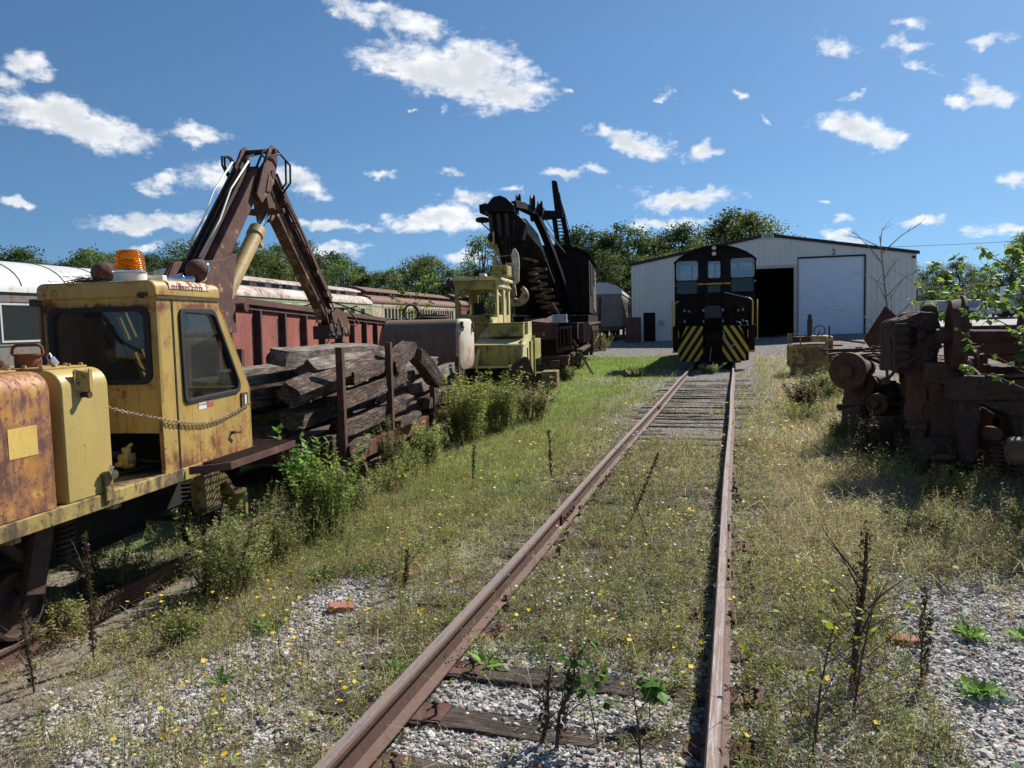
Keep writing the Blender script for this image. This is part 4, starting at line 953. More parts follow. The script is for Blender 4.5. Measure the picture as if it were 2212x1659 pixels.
mb = MB(); [mb.b2(.004, .0055, 8.17 + k * .035, 8.19 + k * .035, .31, .365) for k in range(6)]; mb.build('raised_marks', DARK, dp)
f2 = flatcar(8.95, 14.3, 'rusty low flat car with short stakes behind the yellow flowered bush, under the old tank', [(.0, 9.07, 1.33), (.0, 10.9, 1.33), (-2.28, 9.1, 1.3)])
# stacked timbers: ends in machine coordinates (x, y, z), section
def old_timber(name, a, b_, w_, h_, roll, mat, label, seed, group, rag=.022):
    a, b_ = mw(*a), mw(*b_); d = b_ - a; L_ = d.length; rr = random.Random(seed)
    ob_m = Matrix.Translation((a + b_) / 2) @ (d.to_track_quat('Y', 'Z').to_matrix().to_4x4()) @ Matrix.Rotation(R(roll), 4, 'Y')
    n = 14; m_ = 16; mb = MB(); vs = []
    base = []
    for (cx, cz, ux, uz) in ((-1, -1, 1, 0), (1, -1, 0, 1), (1, 1, -1, 0), (-1, 1, 0, -1)):
        for j in range(4): base.append(((cx + ux * j * .5) * w_ / 2, (cz + uz * j * .5) * h_ / 2))
    off = [rr.uniform(-1, 1) for _ in range(m_)]
    for i in range(n + 1):
        y = -L_ / 2 + L_ * i / n; e = .96 if i in (0, n) else 1
        for j, (bx_, bz_) in enumerate(base):
            k_ = 1 + (off[j] * .5 + rr.uniform(-1, 1) * .45) * rag * 2.2
            if j % 4 == 0: k_ = 1 + (k_ - 1) * .6
            vs.append((bx_ * k_ * e, y + (rr.uniform(-.05, .05) if i in (0, n) else 0), bz_ * k_ * e + .012 * math.sin(i * .5 + seed)))
    fs = [(i * m_ + j, i * m_ + (j + 1) % m_, (i + 1) * m_ + (j + 1) % m_, (i + 1) * m_ + j) for i in range(n) for j in range(m_)]
    fs += [tuple(range(m_))[::-1], tuple(range(n * m_, (n + 1) * m_))]
    mb.add(vs, fs); ob = mb.build(name, mat); ob.matrix_world = ob_m; tag(ob, label, 'timber', group); return ob
GT = 'old timbers stacked on the flat car'
tl = [
 ((-.62, 4.55, 1.60), (-.55, 7.75, 1.56), .27, .22, 12, TIMBL, 'pale grey splintered timber on the very top of the stack, at the back'),
 ((-.42, 4.85, 1.44), (-.38, 7.45, 1.43), .25, .20, -38, TIMBL, 'silvery timber turned on edge just below the topmost one'),
 ((-.34, 4.22, 1.20), (-.20, 6.9, 1.44), .27, .23, 40, TIMB, 'dark timber with a bright end jutting out nearest the cab'),
 ((-.17, 5.55, 1.27), (-.16, 7.95, 1.50), .22, .20, 3, TIMB, 'dark cracked timber between the two tall stakes, upper row'),
 ((-.16, 5.05, 1.00), (-.16, 7.7, 1.16), .24, .22, -4, TIMB, 'dark furrowed timber between the two stakes, middle row'),
 ((-.18, 5.15, .66), (-.18, 7.62, .74), .23, .21, 2, TIMB, 'brown grey timber lying lowest behind the two stakes'),
 ((-.26, 4.75, .545), (-.30, 6.3, .56), .24, .20, 0, TIMB, 'short grey timber low down just beyond the step grating'),
 ((-.48, 4.45, .88), (-.46, 7.1, .90), .25, .22, 8, TIMB, 'shaded timber inside the stack under the bright ended one'),
 ((-.80, 4.3, .70), (-.80, 7.0, .72), .25, .22, 0, TIMB, 'hidden dark timber deep inside the stack, bottom layer'),
 ((-.95, 4.35, 1.10), (-.90, 7.0, 1.14), .26, .22, -6, TIMB, 'dark timber in the middle of the stack behind the cab window'),
 ((-1.05, 4.15, 1.36), (-.95, 7.3, 1.42), .26, .22, 5, TIMBL, 'grey timber seen through the cab side window'),
 ((-1.35, 4.4, .95), (-1.35, 7.2, .98), .26, .22, 0, TIMB, 'timber on the far side of the stack against the red gondola'),
 ((-1.6, 4.4, 1.25), (-1.5, 7.4, 1.28), .26, .22, 9, TIMB, 'rough timber at the top rear of the stack under the grapple'),
 ((-.13, 7.10, 1.33), (-.12, 8.05, 1.60), .26, .24, 0, TIMB, 'stubby brown block just past the second tall stake'),
 ((-.02, 8.05, 1.50), (.06, 8.95, .98), .26, .23, 14, TIMB, 'reddish brown timber tilting down beyond the second stake'),
 ((-.20, 7.15, 1.06), (-.22, 8.35, 1.12), .22, .20, 0, TIMB, 'splintered timber end under the stubby block'),
 ((-.22, 6.9, .72), (-.2, 8.0, .78), .24, .22, 30, TIMB, 'dark round worn timber end low beside the second stake'),
 ((-.75, 8.75, 1.12), (-.55, 10.9, 1.22), .26, .22, 6, TIMBL, 'grey brown timber lying behind the short stake'),
 ((-.30, 8.9, .86), (-.25, 11.2, 1.10), .26, .20, -8, TIMBL, 'rough grey timber sloping up behind the weeds and the short stake'),
 ((-.15, 8.85, .62), (-.1, 10.6, .70), .26, .20, 0, TIMB, 'brown timber low behind the weeds at the end of the first flat car'),
]
for i, (a_, b2_, w2, h2, ro, mt, lb) in enumerate(tl): old_timber('timber', a_, b2_, w2 * .93, h2 * .90, ro, mt, lb, 60 + i, GT)
old_timber('plank', (.18, 4.60, .50), (.02, 5.72, .475), .05, .15, 3, TIMB, 'thick grey broken plank lying across the corner of the flat car', 5, 'loose planks on the flat cars', .01)
old_timber('plank', (.0, 6.95, .50), (.06, 7.75, .55), .14, .12, 0, TIMB, 'short dark plank with sawn end resting on the sill past the second stake', 6, 'loose planks on the flat cars', .01)

# ================================================================ old tank
tank = thing('water_tank', 'old squarish tank with rounded corners in flaking blue grey and pink paint', 'tank', (ORIG.x, ORIG.y, 0), (0, 0, MY))
TK = weather('tank_paint', (.15, .105, .072), rust=(.12, .085, .062), amt=.30, scale=1.6, rough=.6, var=.4, alt=(.34, .31, .22), altamt=.28, streak=.8, dirt=.5)  # shell colour darkened as the shaded side; mottling and rust are its own
TKE = weather('tank_end_paint', (.48, .49, .40), rust=(.36, .25, .19), amt=.48, scale=1.5, rough=.6, var=.15, edge=.03)  # end colour paled as the sunlit face; flaking patches are its own
pr = rrect(12.12, 13.55, .95, 2.06, .34, 8)
mb = MB(); mb.prism([(p[0], p[1]) for p in pr], 'x', -1.95, -.36); mb.build('shell', TK, tank, smooth=True, auto=35)
mb = MB()
inner = offpoly(pr, -.03)
n = len(pr); vs = [(-.36, p[0], p[1]) for p in pr] + [(-.30, p[0], p[1]) for p in offpoly(pr, -.01)] + [(-.27, p[0], p[1]) for p in offpoly(pr, -.07)]
mb.add(vs, [(i, (i + 1) % n, n + (i + 1) % n, n + i) for i in range(n)] + [(n + i, n + (i + 1) % n, 2 * n + (i + 1) % n, 2 * n + i) for i in range(n)] + [tuple(range(2 * n, 3 * n))])
mb.build('end_cap', TKE, tank, smooth=True, auto=50)
for y, z in ((12.30, 1.93), (13.30, 1.90)):
    mb = MB(); mb.box((-.26, y, z), (.05, .10, .14)); mb.tube([(-.25, y, z), (-.22, y - .04, z - .06), (-.24, y - .05, z - .13), (-.25, y, z - .10)], .018, 6); mb.build('latch', RUSTB, tank, bev=.008)
mb = MB(); mb.lathe([(.36, 0), (.38, .05), (.30, .07), (.1, .085)], (-1.05, 12.85, 2.05), n=24); mb.tube([(-1.05 + .3 * math.cos(t_), 12.85 + .3 * math.sin(t_), 2.15) for t_ in [j * .4 for j in range(16)]], .022, 6, closed=True); mb.build('hatch', RUSTB, tank, smooth=True, auto=40)
mb = MB(); mb.b2(-1.8, -.5, 12.15, 13.5, .44, .95); mb.build('saddle', RUSTB, tank)
mb = MB(); mb.tube([(-1.55 + .17 * math.cos(t_), 12.9, 2.22 + .17 * math.sin(t_)) for t_ in [j * 2 * PI / 20 for j in range(20)]], .022, 7, closed=True); mb.tube([(-1.5, 12.9, 2.38), (-1.35, 12.9, 2.2), (-1.2, 12.9, 2.06)], .018, 6); mb.build('hand_wheel', RUBBER, tank, smooth=True)

# ================================================================ yellow ballast machine
YB2 = weather('pale_yellow_paint', (.64, .55, .27), rust=(.12, .09, .04), amt=.13, scale=2.5, rough=.5, var=.15, dirt=.45, dark=(.06, .06, .03))  # lit copy of the machine's yellow, sunlight put into the colour
YB3 = weather('mossy_yellow_paint', (.38, .33, .085), rust=(.05, .045, .018), amt=.28, scale=2.0, rough=.6, var=.25, dirt=.5, dark=(.04, .045, .02))  # shaded copy of the same yellow, shade put into the colour
bm = thing('ballast_machine', 'pale yellow ballast machine with a windowless open cab, sloping hopper and dark plough wing', 'rail vehicle', (ORIG.x, ORIG.y, 0), (0, 0, MY))
mb = MB()
cf = [(-1.19, 1.95), (-.10, 1.95), (-.10, 3.03), (-1.19, 3.03)]
mb.ring3(cf, rrect(-1.09, -.17, 2.17, 2.80, .09), (0, 15.5, 0), (1, 0, 0), (0, 0, 1), -.05)
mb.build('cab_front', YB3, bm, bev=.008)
mb = MB(); mb.ring3([(15.5, 1.95), (17.4, 1.95), (17.4, 3.03), (15.5, 3.03)], [(15.72, 2.16), (17.2, 2.16), (17.2, 2.82), (15.72, 2.82)], (-.10, 0, 0), (0, 1, 0), (0, 0, 1), -.04)
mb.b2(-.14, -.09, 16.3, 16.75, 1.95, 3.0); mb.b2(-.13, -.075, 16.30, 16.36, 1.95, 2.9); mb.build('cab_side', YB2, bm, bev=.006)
mb = MB(); mb.ring3([(15.55, 1.95), (17.4, 1.95), (17.4, 3.03), (15.55, 3.03)], [(15.8, 2.2), (17.1, 2.2), (17.1, 2.8), (15.8, 2.8)], (-1.19, 0, 0), (0, 1, 0), (0, 0, 1), .04)
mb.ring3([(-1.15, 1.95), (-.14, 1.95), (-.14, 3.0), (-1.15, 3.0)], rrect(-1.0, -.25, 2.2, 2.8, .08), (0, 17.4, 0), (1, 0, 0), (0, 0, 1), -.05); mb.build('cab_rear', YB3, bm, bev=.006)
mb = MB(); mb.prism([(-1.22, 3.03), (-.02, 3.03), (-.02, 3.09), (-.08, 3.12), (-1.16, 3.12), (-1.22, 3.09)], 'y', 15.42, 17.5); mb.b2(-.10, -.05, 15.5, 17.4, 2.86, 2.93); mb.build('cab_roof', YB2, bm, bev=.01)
mb = MB(); mb.b2(-.13, .24, 15.1, 15.75, 3.09, 3.36)
ac = mb.build('cooler_box', YB3, bm, bev=.015)
mb = MB()
for i in range(6): mb.b2(.24, .252, 15.2 + .0, 15.65, 3.13 + i * .036, 3.15 + i * .036)
mb.build('cooler_grille', YB2, ac)
mb = MB(); mb.b2(-.5, -.36, 15.3, 15.6, 3.12, 3.19); mb.build('roof_lamp', WHITEP, bm, bev=.01)
mb = MB(); mb.lathe([(.03, -.05), (.07, -.03), (.075, .03), (.06, .035)], (.02, 15.42, 2.96), (.6, -.8, 0), 16); mb.build('headlamp', GREYST, bm, smooth=True, auto=40)
mb = MB(); mb.lathe([(.03, -.05), (.09, -.03), (.1, .05)], (-1.28, 15.42, 3.0), (-.5, -.8, 0), 16); mb.build('headlamp', RUSTB, bm, smooth=True, auto=40)
mb = MB(); mb.lathe([(.03, -.05), (.07, -.03), (.075, .03), (.06, .035)], (.06, 16.9, 2.93), (1, -.3, 0), 14); mb.build('headlamp', RUSTB, bm, smooth=True, auto=40)
mb = MB(); mb.box((-.85, 16.6, 2.1), (.3, .36, .22)); mb.b2(-1.0, -.70, 16.78, 16.84, 2.2, 2.5); mb.build('seat', RUBBER, bm, bev=.03)
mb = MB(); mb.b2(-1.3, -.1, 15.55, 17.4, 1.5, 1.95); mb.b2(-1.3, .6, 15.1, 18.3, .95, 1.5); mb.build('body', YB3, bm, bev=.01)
mb = MB(); mb.beam((-1.1, 15.3, 2.12), (-.12, 15.3, 2.14), .03, .05); mb.beam((-1.1, 15.25, 1.98), (-.2, 15.25, 2.02), .03, .08); mb.build('guard_rail', YB3, bm)
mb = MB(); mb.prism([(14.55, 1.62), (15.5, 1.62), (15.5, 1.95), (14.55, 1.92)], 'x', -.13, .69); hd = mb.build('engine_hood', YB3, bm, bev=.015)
mb = MB(); mb.b2(.69, .76, 14.9, 15.5, 1.55, 1.97); mb.b2(-.14, .70, 14.53, 15.52, 1.93, 1.955); mb.build('hood_plate', YB2, bm, bev=.006)  # hood top and right side carry the lit yellow
mb = MB(); mb.prism([(-.42, 1.62), (-.13, 1.95), (-.05, 2.1), (-.13, 1.62)], 'y', 14.7, 14.75); mb.b2(-.14, -.10, 14.72, 15.5, 1.6, 2.1); mb.build('gusset', YB2, bm)
# hopper
mb = MB()
A_ = [(-.42, 14.9, 1.62), (.78, 14.9, 1.62), (.80, 14.0, 1.44), (-.42, 14.0, 1.46)]
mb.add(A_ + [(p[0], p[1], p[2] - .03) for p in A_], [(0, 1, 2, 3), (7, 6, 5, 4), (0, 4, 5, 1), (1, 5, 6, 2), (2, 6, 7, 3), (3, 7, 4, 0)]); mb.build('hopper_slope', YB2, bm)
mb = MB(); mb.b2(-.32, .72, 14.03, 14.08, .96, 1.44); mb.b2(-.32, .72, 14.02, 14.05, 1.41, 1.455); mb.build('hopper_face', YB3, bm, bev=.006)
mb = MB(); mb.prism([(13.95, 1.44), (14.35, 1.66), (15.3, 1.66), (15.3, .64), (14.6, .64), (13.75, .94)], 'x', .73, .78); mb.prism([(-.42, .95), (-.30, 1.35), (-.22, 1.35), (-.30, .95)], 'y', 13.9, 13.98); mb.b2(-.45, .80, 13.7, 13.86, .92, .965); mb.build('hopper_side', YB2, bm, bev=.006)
mb = MB(); mb.b2(.785, .795, 14.5, 14.62, 1.0, 1.35); mb.build('vent_slot', DARK, bm)
mb = MB(); mb.b2(.79, .86, 15.3, 15.36, .62, 1.62); mb.b2(.76, .82, 14.9, 15.3, .62, 1.5); mb.build('corner_post', YB3, bm)
mb = MB(); mb.add([(.46, 13.62, .92), (.84, 13.7, 1.18), (.93, 13.72, 1.14), (1.14, 13.9, .42), (1.02, 13.9, .34), (.70, 13.75, .50), (.55, 13.8, .93), (.90, 13.85, 1.13), (1.05, 14.0, .5), (.78, 13.9, .5)], [(0, 5, 4, 3, 2, 1), (6, 7, 8, 9), (0, 1, 7, 6), (1, 2, 7), (2, 3, 8, 7), (3, 4, 9, 8), (4, 5, 9), (5, 0, 6, 9)]); mb.build('plough_wing', RUSTB, bm)
mb = MB(); mb.b2(-2.1, .3, 14.4, 18.6, .45, .95); mb.build('frame', DARK, bm)
for y in (14.9, 18.0):
    for x in (-.43, -1.93):
        mb = MB(); mb.lathe([(.05, -.06), (.25, -.055), (.25, .05), (.08, .06)], (x, y, .26), (1, 0, 0), 20); mb.build('wheel', RUSTB, bm, smooth=True, auto=40)

# ================================================================ wrecking crane
cr = thing('wrecking_crane', 'big black railway wrecking crane with riveted boom, lattice mast and pale hook block', 'railway crane', (-5.76, 32, 0), (0, 0, R(7.5)))
mb = MB()
mb.prism([(-3.1, 2.3), (0, 2.3), (0, 4.62), (-.45, 4.87), (-1.0, 5.02), (-2.1, 5.02), (-2.65, 4.87), (-3.1, 4.62)], 'y', 0, 6.4)
hs = mb.build('house', BLACKM, cr, bev=.02)
mb = MB(); mb.prism([(-3.2, 4.60), (-3.1, 4.72), (-2.65, 4.97), (-2.1, 5.10), (-1.0, 5.10), (-.45, 4.97), (0, 4.72), (.10, 4.60), (.06, 4.56), (0, 4.62), (-.45, 4.87), (-1.0, 5.02), (-2.1, 5.02), (-2.65, 4.87), (-3.1, 4.62)], 'y', -.12, 6.5); mb.build('roof', BLACK, hs)
mb = MB(); mb.b2(-.92, -.48, -.04, 0, 2.35, 4.3); mb.b2(-.86, -.54, -.055, -.04, 2.45, 4.2); mb.build('front_door', BLACK, hs, bev=.006)
mb = MB(); mb.b2(-.42, -.05, -.03, 0, 2.4, 4.45); mb.build('front_panel', BLACKM, hs, bev=.006)
WP = weather('grey_side_panel', (.20, .20, .19), rust=(.05, .03, .02), amt=.25, scale=2, rough=.6, var=.3)
for y0, y1, z0, z1, m_ in ((.9, 2.6, 3.1, 4.35, BLACKM), (2.9, 4.4, 2.5, 3.5, WP), (4.7, 6.1, 2.4, 4.3, WP), (2.9, 4.3, 3.7, 4.4, BLACK)):
    mb = MB(); mb.b2(0, .03, y0, y1, z0, z1)
    if m_ is WP:
        for k in range(8): mb.b2(.03, .045, y0 + .05, y1 - .05, z0 + .06 + k * (z1 - z0) / 8.2, z0 + .10 + k * (z1 - z0) / 8.2)
    mb.build('side_panel', m_, hs, bev=.004)
mb = MB(); mb.tube([(-.60, -.15, 2.26), (-.60, -.15, 2.06), (-.24, -.15, 2.06), (-.24, -.15, 2.24)], .02, 6); mb.build('step_loop', GREYST, cr)
mb = MB(); mb.box((-.05, .2, 5.05), (.36, .22, .20)); mb.cyl((-.05, .25, 4.6), (-.05, .25, 4.95), .02, 6); fl = mb.build('floodlight', BLACK, cr, bev=.01)
mb = MB(); mb.b2(-.20, .10, .075, .088, 4.97, 5.13); mb.build('lens', GREYST, fl)
# turntable and car body
mb = MB(); mb.b2(-2.9, -.15, -5.8, 8.6, 1.35, 1.92); mb.cyl((-1.55, 3, 1.9), (-1.55, 3, 2.3), 1.35, 28); mb.b2(-2.95, .02, -1.5, 8.6, 1.92, 2.2); mb.build('car_body', BLACKM, cr, bev=.02)
mb = MB()
for k in range(5): mb.box((-.6 + .15 * k - 1.2, -3.2 + .2 * k, 2.02), (1.0, .7, .02), (R(8 + k * 3), R(6 - 4 * k), .3 * k))
mb.build('loose_sheet', RUSTB, cr)
mb = MB(); mb.b2(-1.9, -.80, -5.86, -5.8, 1.36, 1.90); mb.b2(-1.92, -.78, -5.90, -5.8, 1.84, 1.92); mb.build('end_beam', RUST, cr, bev=.01)
mb = MB(); mb.b2(-.98, -.50, -5.95, -5.60, 1.92, 2.20); 
for k in range(4): mb.b2(-.96 + k * .12, -.90 + k * .12, -5.97, -5.95, 1.95, 2.15)
mb.build('tool_box', GREYST, cr, bev=.01)
mb = MB(); mb.beam((-.82, -6.0, .95), (-.86, -5.95, 1.75), .06, .06); mb.beam((-.34, -6.0, 1.06), (-.38, -5.95, 1.75), .05, .05); mb.beam((-.86, -6.0, .98), (-.30, -6.0, 1.10), .09, .14); mb.beam((-.9, -5.95, 1.72), (-.34, -5.95, 1.78), .06, .07)
for k in range(3): mb.beam((-.70 + k * .13, -6.0, 1.0 + k * .03), (-.73 + k * .13, -5.96, 1.74), .025, .025)
mb.build('end_ladder', RUST, cr, bev=.004)
mb = MB(); mb.b2(-1.2, -.42, -6.6, -5.6, .50, .82); mb.b2(-1.25, -.38, -6.68, -6.6, .74, .84); mb.b2(-1.0, -.7, -6.9, -6.6, .46, .70); mb.build('buffer_box', RUST, cr, bev=.015)
mb = MB()
for y in np.arange(-5.0, 8.4, 1.0): mb.b2(-.15, .03, y, y + .08, 1.2, 1.9)
mb.b2(-.1, .02, -1.6, 8.6, 1.86, 1.95); mb.b2(-.2, .01, -5.7, 8.5, .92, 1.0); mb.build('side_rib', RUSTB, cr, bev=.006)
mb = MB(); mb.beam((.02, -1.2, 1.84), (.12, 8.4, 1.90), .05, .07); mb.beam((.05, 1.0, .95), (.12, 6.5, 1.3), .06, .09); mb.build('side_rail', RUSTO, cr)
for k in range(5):
    mb = MB(); y = .2 + k * 1.6; mb.b2(-.05, .08, y, y + .55, .55 + .05 * k, 1.75); 
    for q_ in range(4): mb.b2(.08, .12, y + .05 + q_ * .12, y + .10 + q_ * .12, .7, 1.6)
    mb.build('equipment_box', (RUSTB, SILL, RUSTB, WP, RUST)[k], cr, bev=.015)
for y in (-4.4, -2.9, -1.4, 3.6, 5.1, 6.6):
    for x in (-.78, -2.3):
        mb = MB(); mb.lathe([(.05, -.06), (.42, -.05), (.42, .05), (.1, .06)], (x, y, .55), (1, 0, 0), 22); mb.build('wheel', RUSTB, cr, smooth=True, auto=40)
for y in (-2.9, 5.1):
    mb = MB(); mb.b2(-.55, -.38, y - 2.1, y + 2.1, .45, .85); mb.b2(-.6, -.34, y - .5, y + .5, .35, 1.1); mb.b2(-2.6, -2.45, y - 2.1, y + 2.1, .45, .85); mb.b2(-2.4, -.6, y - .3, y + .3, .6, 1.35); mb.build('truck_frame', RUSTB, cr, bev=.03)
mb = MB(); mb.beam((.04, 8.7, .5), (.14, 8.7, 3.2), .08, .16); mb.build('end_post', RUSTO, cr)
# boom
bt = [Vector(p) for p in ((-2.22, -6.0, 5.90), (-2.0, -5.4, 5.92), (-1.66, -4.6, 5.80), (-1.48, -4.0, 5.35), (-1.25, -2.8, 4.55), (-1.0, -1.4, 3.55), (-.86, -.5, 2.60))]
mb = MB()
for i in range(len(bt) - 1): mb.beam(bt[i], bt[i + 1] + (bt[i + 1] - bt[i]) * .04, .24, .24, (0, .4, 1))
for i in range(len(bt) - 1):
    for k in range(5):
        c = bt[i].lerp(bt[i + 1], (k + .5) / 5)
        for s_ in (-.13, .13): mb.lathe([(.022, 0), (.012, .014)], c + Vector((s_ * .7, -.05, .12)), (0, -.3, 1), 6)
mb.build('boom_chord', BLACK, cr, bev=.012)
mb = MB(); lo_ = Vector((-1.35, -.05, .0))
for i in range(1, len(bt) - 1): mb.beam(bt[i] + lo_, bt[i + 1] + lo_, .30, .30, (0, .4, 1))
mb.build('boom_chord', BLACKM, cr, bev=.012)
# riveted light web between chord and lower flange
mb = MB(); w1 = [(-2.38, -5.6, 5.62), (-1.95, -5.0, 5.55), (-1.62, -4.3, 5.1), (-1.52, -3.6, 4.65), (-1.42, -2.9, 4.2), (-1.75, -3.6, 4.55), (-2.05, -4.5, 5.08), (-2.30, -5.2, 5.35)]
mb.add(w1 + [(p[0] + .03, p[1] + .05, p[2]) for p in w1], [tuple(range(8)), tuple(range(8, 16))[::-1]] + [(i, (i + 1) % 8, 8 + (i + 1) % 8, 8 + i) for i in range(8)])
wb = mb.build('boom_web', weather('blue_grey_web', (.30, .34, .40), rust=(.03, .02, .016), amt=.22, scale=3, rough=.35, var=.2), cr)
mb = MB(); rr = random.Random(2)
for k in range(26):
    i = rr.random(); j = rr.random(); a_ = Vector(w1[0]).lerp(Vector(w1[3]), i); b_ = Vector(w1[7]).lerp(Vector(w1[5]), i); c = a_.lerp(b_, .12 + .76 * j); mb.lathe([(.024, 0), (.01, .016)], c + Vector((0, -.004, 0)), (.2, -1, -.3), 6)
mb.build('rivet', DARK, wb)
# dark cross plates between the chords (underside of the goose neck)
mb = MB(); q = [(-3.25, -5.3, 4.95), (-2.0, -4.9, 5.1), (-1.55, -3.5, 4.6), (-1.48, -3.2, 4.15), (-1.9, -3.6, 3.95), (-2.75, -4.6, 3.95), (-2.95, -5.2, 4.35)]
mb.add(q + [(p[0], p[1] + .5, p[2] + .1) for p in q], [tuple(range(7)), tuple(range(7, 14))[::-1]] + [(i, (i + 1) % 7, 7 + (i + 1) % 7, 7 + i) for i in range(7)]); mb.build('cross_plate', BLACKM, cr, bev=.02)
mb = MB(); mb.prism([(-3.22, 5.70), (-3.05, 5.95), (-2.86, 6.16), (-2.62, 6.20), (-2.40, 6.10), (-2.15, 5.85), (-2.15, 5.62), (-2.6, 5.66), (-3.0, 5.68)], 'y', -6.2, -5.0)
mb.prism([(-3.1, 5.68), (-2.15, 5.66), (-1.8, 5.3), (-1.95, 4.75), (-2.5, 4.6), (-2.85, 4.85), (-3.0, 5.2)], 'y', -5.9, -5.2); mb.build('boom_head', BLACK, cr, bev=.02)
mb = MB()
for x in (-3.0, -2.72, -2.45): mb.beam((x, -6.05, 5.62), (x + .05, -6.0, 4.85), .09, .1)
mb.build('head_rib', RUSTB, cr)
for (x, y, z, r_) in ((-2.15, -5.2, 6.12, .26), (-1.72, -4.7, 6.10, .30), (-1.50, -4.3, 5.98, .27)):
    mb = MB(); mb.lathe([(.04, -.07), (r_, -.07), (r_ * .9, 0), (r_, .07), (.04, .07)], (x, y, z), (1, .25, 0), 24); mb.build('sheave', BLACK, cr, smooth=True, auto=30)
mb = MB(); mb.beam((-1.62, -4.4, 5.98), (-1.40, -4.2, 5.85), .07, .3); mb.build('sheave_cheek', GREYST, cr)
mb = MB(); mb.lathe([(.04, -.04), (.24, -.03), (.24, .03), (.04, .04)], (-3.28, -5.9, 5.45), (0, .2, 1), 20); mb.box((-3.02, -5.9, 5.44), (.4, .14, .08)); mb.build('side_sheave', BLACK, cr, smooth=True, auto=30)
mb = MB(); mb.lathe([(.06, .22), (.17, .20), (.18, .02), (.21, 0), (.2, -.02), (.05, -.02)], (-2.93, -5.9, 4.78), (0, 0, 1), 16); mb.tube([(-2.93, -5.9, 4.98), (-2.93, -5.9, 5.12)], .03, 6); mb.build('bell_lamp', BLACK, cr, smooth=True, auto=30)
mb = MB(); mb.tube([(-3.35, -5.9, 5.38), (-2.6, -5.7, 4.65)], .022, 6); mb.build('tag_line', plain('green_cable', (.02, .10, .05), .6), cr)
# zig-zag lacing down the boom
mb = MB(); ZL_ = [(-2.30, -4.4, 4.28), (-1.62, -3.6, 4.16), (-2.2, -3.4, 4.05), (-1.50, -3.3, 3.92), (-2.12, -3.1, 3.78), (-1.42, -3.0, 3.66), (-2.08, -2.8, 3.52), (-1.36, -2.7, 3.42), (-2.0, -2.5, 3.26), (-1.26, -2.4, 3.14), (-1.95, -2.2, 3.0), (-1.20, -2.0, 2.90), (-1.88, -1.9, 2.76), (-1.12, -1.7, 2.66), (-1.8, -1.5, 2.52), (-1.05, -1.3, 2.42), (-1.7, -1.1, 2.32)]
rr = random.Random(8); ZL = [(p[0] + rr.uniform(-.10, .10), p[1], p[2] + rr.uniform(-.05, .05)) for p in ZL_]
for i in range(len(ZL) - 1): mb.beam(ZL[i], ZL[i + 1], .06, .085, (0, -.3, 1))

mb.build('lacing', weather('lacing_paint', (.26, .165, .07), rust=(.06, .03, .018), amt=.45, scale=4), cr, bev=.006)
mb = MB(); mb.add([(-2.45, -3.2, 4.3), (-1.5, -2.5, 4.3), (-.95, -.3, 2.3), (-2.2, -.6, 2.2), (-2.45, -2.9, 4.3), (-1.5, -2.2, 4.3), (-.95, 0, 2.3), (-2.2, -.3, 2.2)], [(0, 1, 2, 3), (7, 6, 5, 4), (0, 4, 5, 1), (1, 5, 6, 2), (2, 6, 7, 3), (3, 7, 4, 0)]); mb.build('boom_back_plate', BLACKM, cr)
# hooks
HK = weather('hook_paint', (.50, .40, .21), rust=(.15, .075, .035), amt=.42, scale=4, rough=.6, var=.2)
mb = MB(); cx, cy, cz = -2.38, -6.3, 2.86
mb.prism([(-2.47, 3.95), (-2.12, 3.95), (-2.12, 3.72), (-2.16, 3.66), (-2.17, 3.3), (-2.12, 2.85), (-2.50, 2.85), (-2.42, 3.3), (-2.42, 3.66), (-2.47, 3.72)], 'y', cy - .09, cy + .09)
hk = mb.build('hook_shank', HK, cr, bev=.03)
mb = MB(); arc = []
for a_ in range(-175, 62, 12): arc.append(Vector((-2.10 + .26 * math.cos(R(a_)), cy, 2.90 + .27 * math.sin(R(a_)))))
mb.tube([Vector((-2.5, cy, 2.72))] + arc[3:], [.10] + [.14 if i < 11 else .14 - .014 * (i - 11) for i in range(len(arc) - 3)], 10)
mb.tube([Vector((-2.2, cy, 2.66)), Vector((-2.34, cy, 2.64)), Vector((-2.58, cy, 2.70)), Vector((-2.76, cy, 2.84)), Vector((-2.84, cy, 3.05))], [.14, .15, .14, .11, .06], 10); mb.build('double_hook', HK, hk, smooth=True)
mb = MB(); mb.prism([(-2.20, 4.38), (-2.13, 4.42), (-2.02, 4.24), (-1.99, 3.95), (-2.02, 3.32), (-2.08, 3.24), (-2.14, 3.30), (-2.22, 3.9), (-2.26, 4.18)], 'y', cy - .16, cy - .04); mb.cyl((-2.12, cy - .2, 4.10), (-2.12, cy, 4.10), .07, 12); mb.cyl((-2.08, cy - .19, 3.38), (-2.08, cy, 3.38), .035, 10); mb.build('hook_block', WHITEP if False else CREAM, cr, bev=.012)
mb = MB(); mb.tube([(-2.18, cy, 4.7), (-2.2, cy + .2, 5.4)], .025, 6); mb.tube([(-2.45, cy, 4.0), (-2.5, cy + .2, 5.2)], .02, 6); mb.tube([(-2.30, cy, 4.0), (-2.35, cy + .2, 5.2)], .02, 6); mb.build('hoist_rope', DARK, cr)
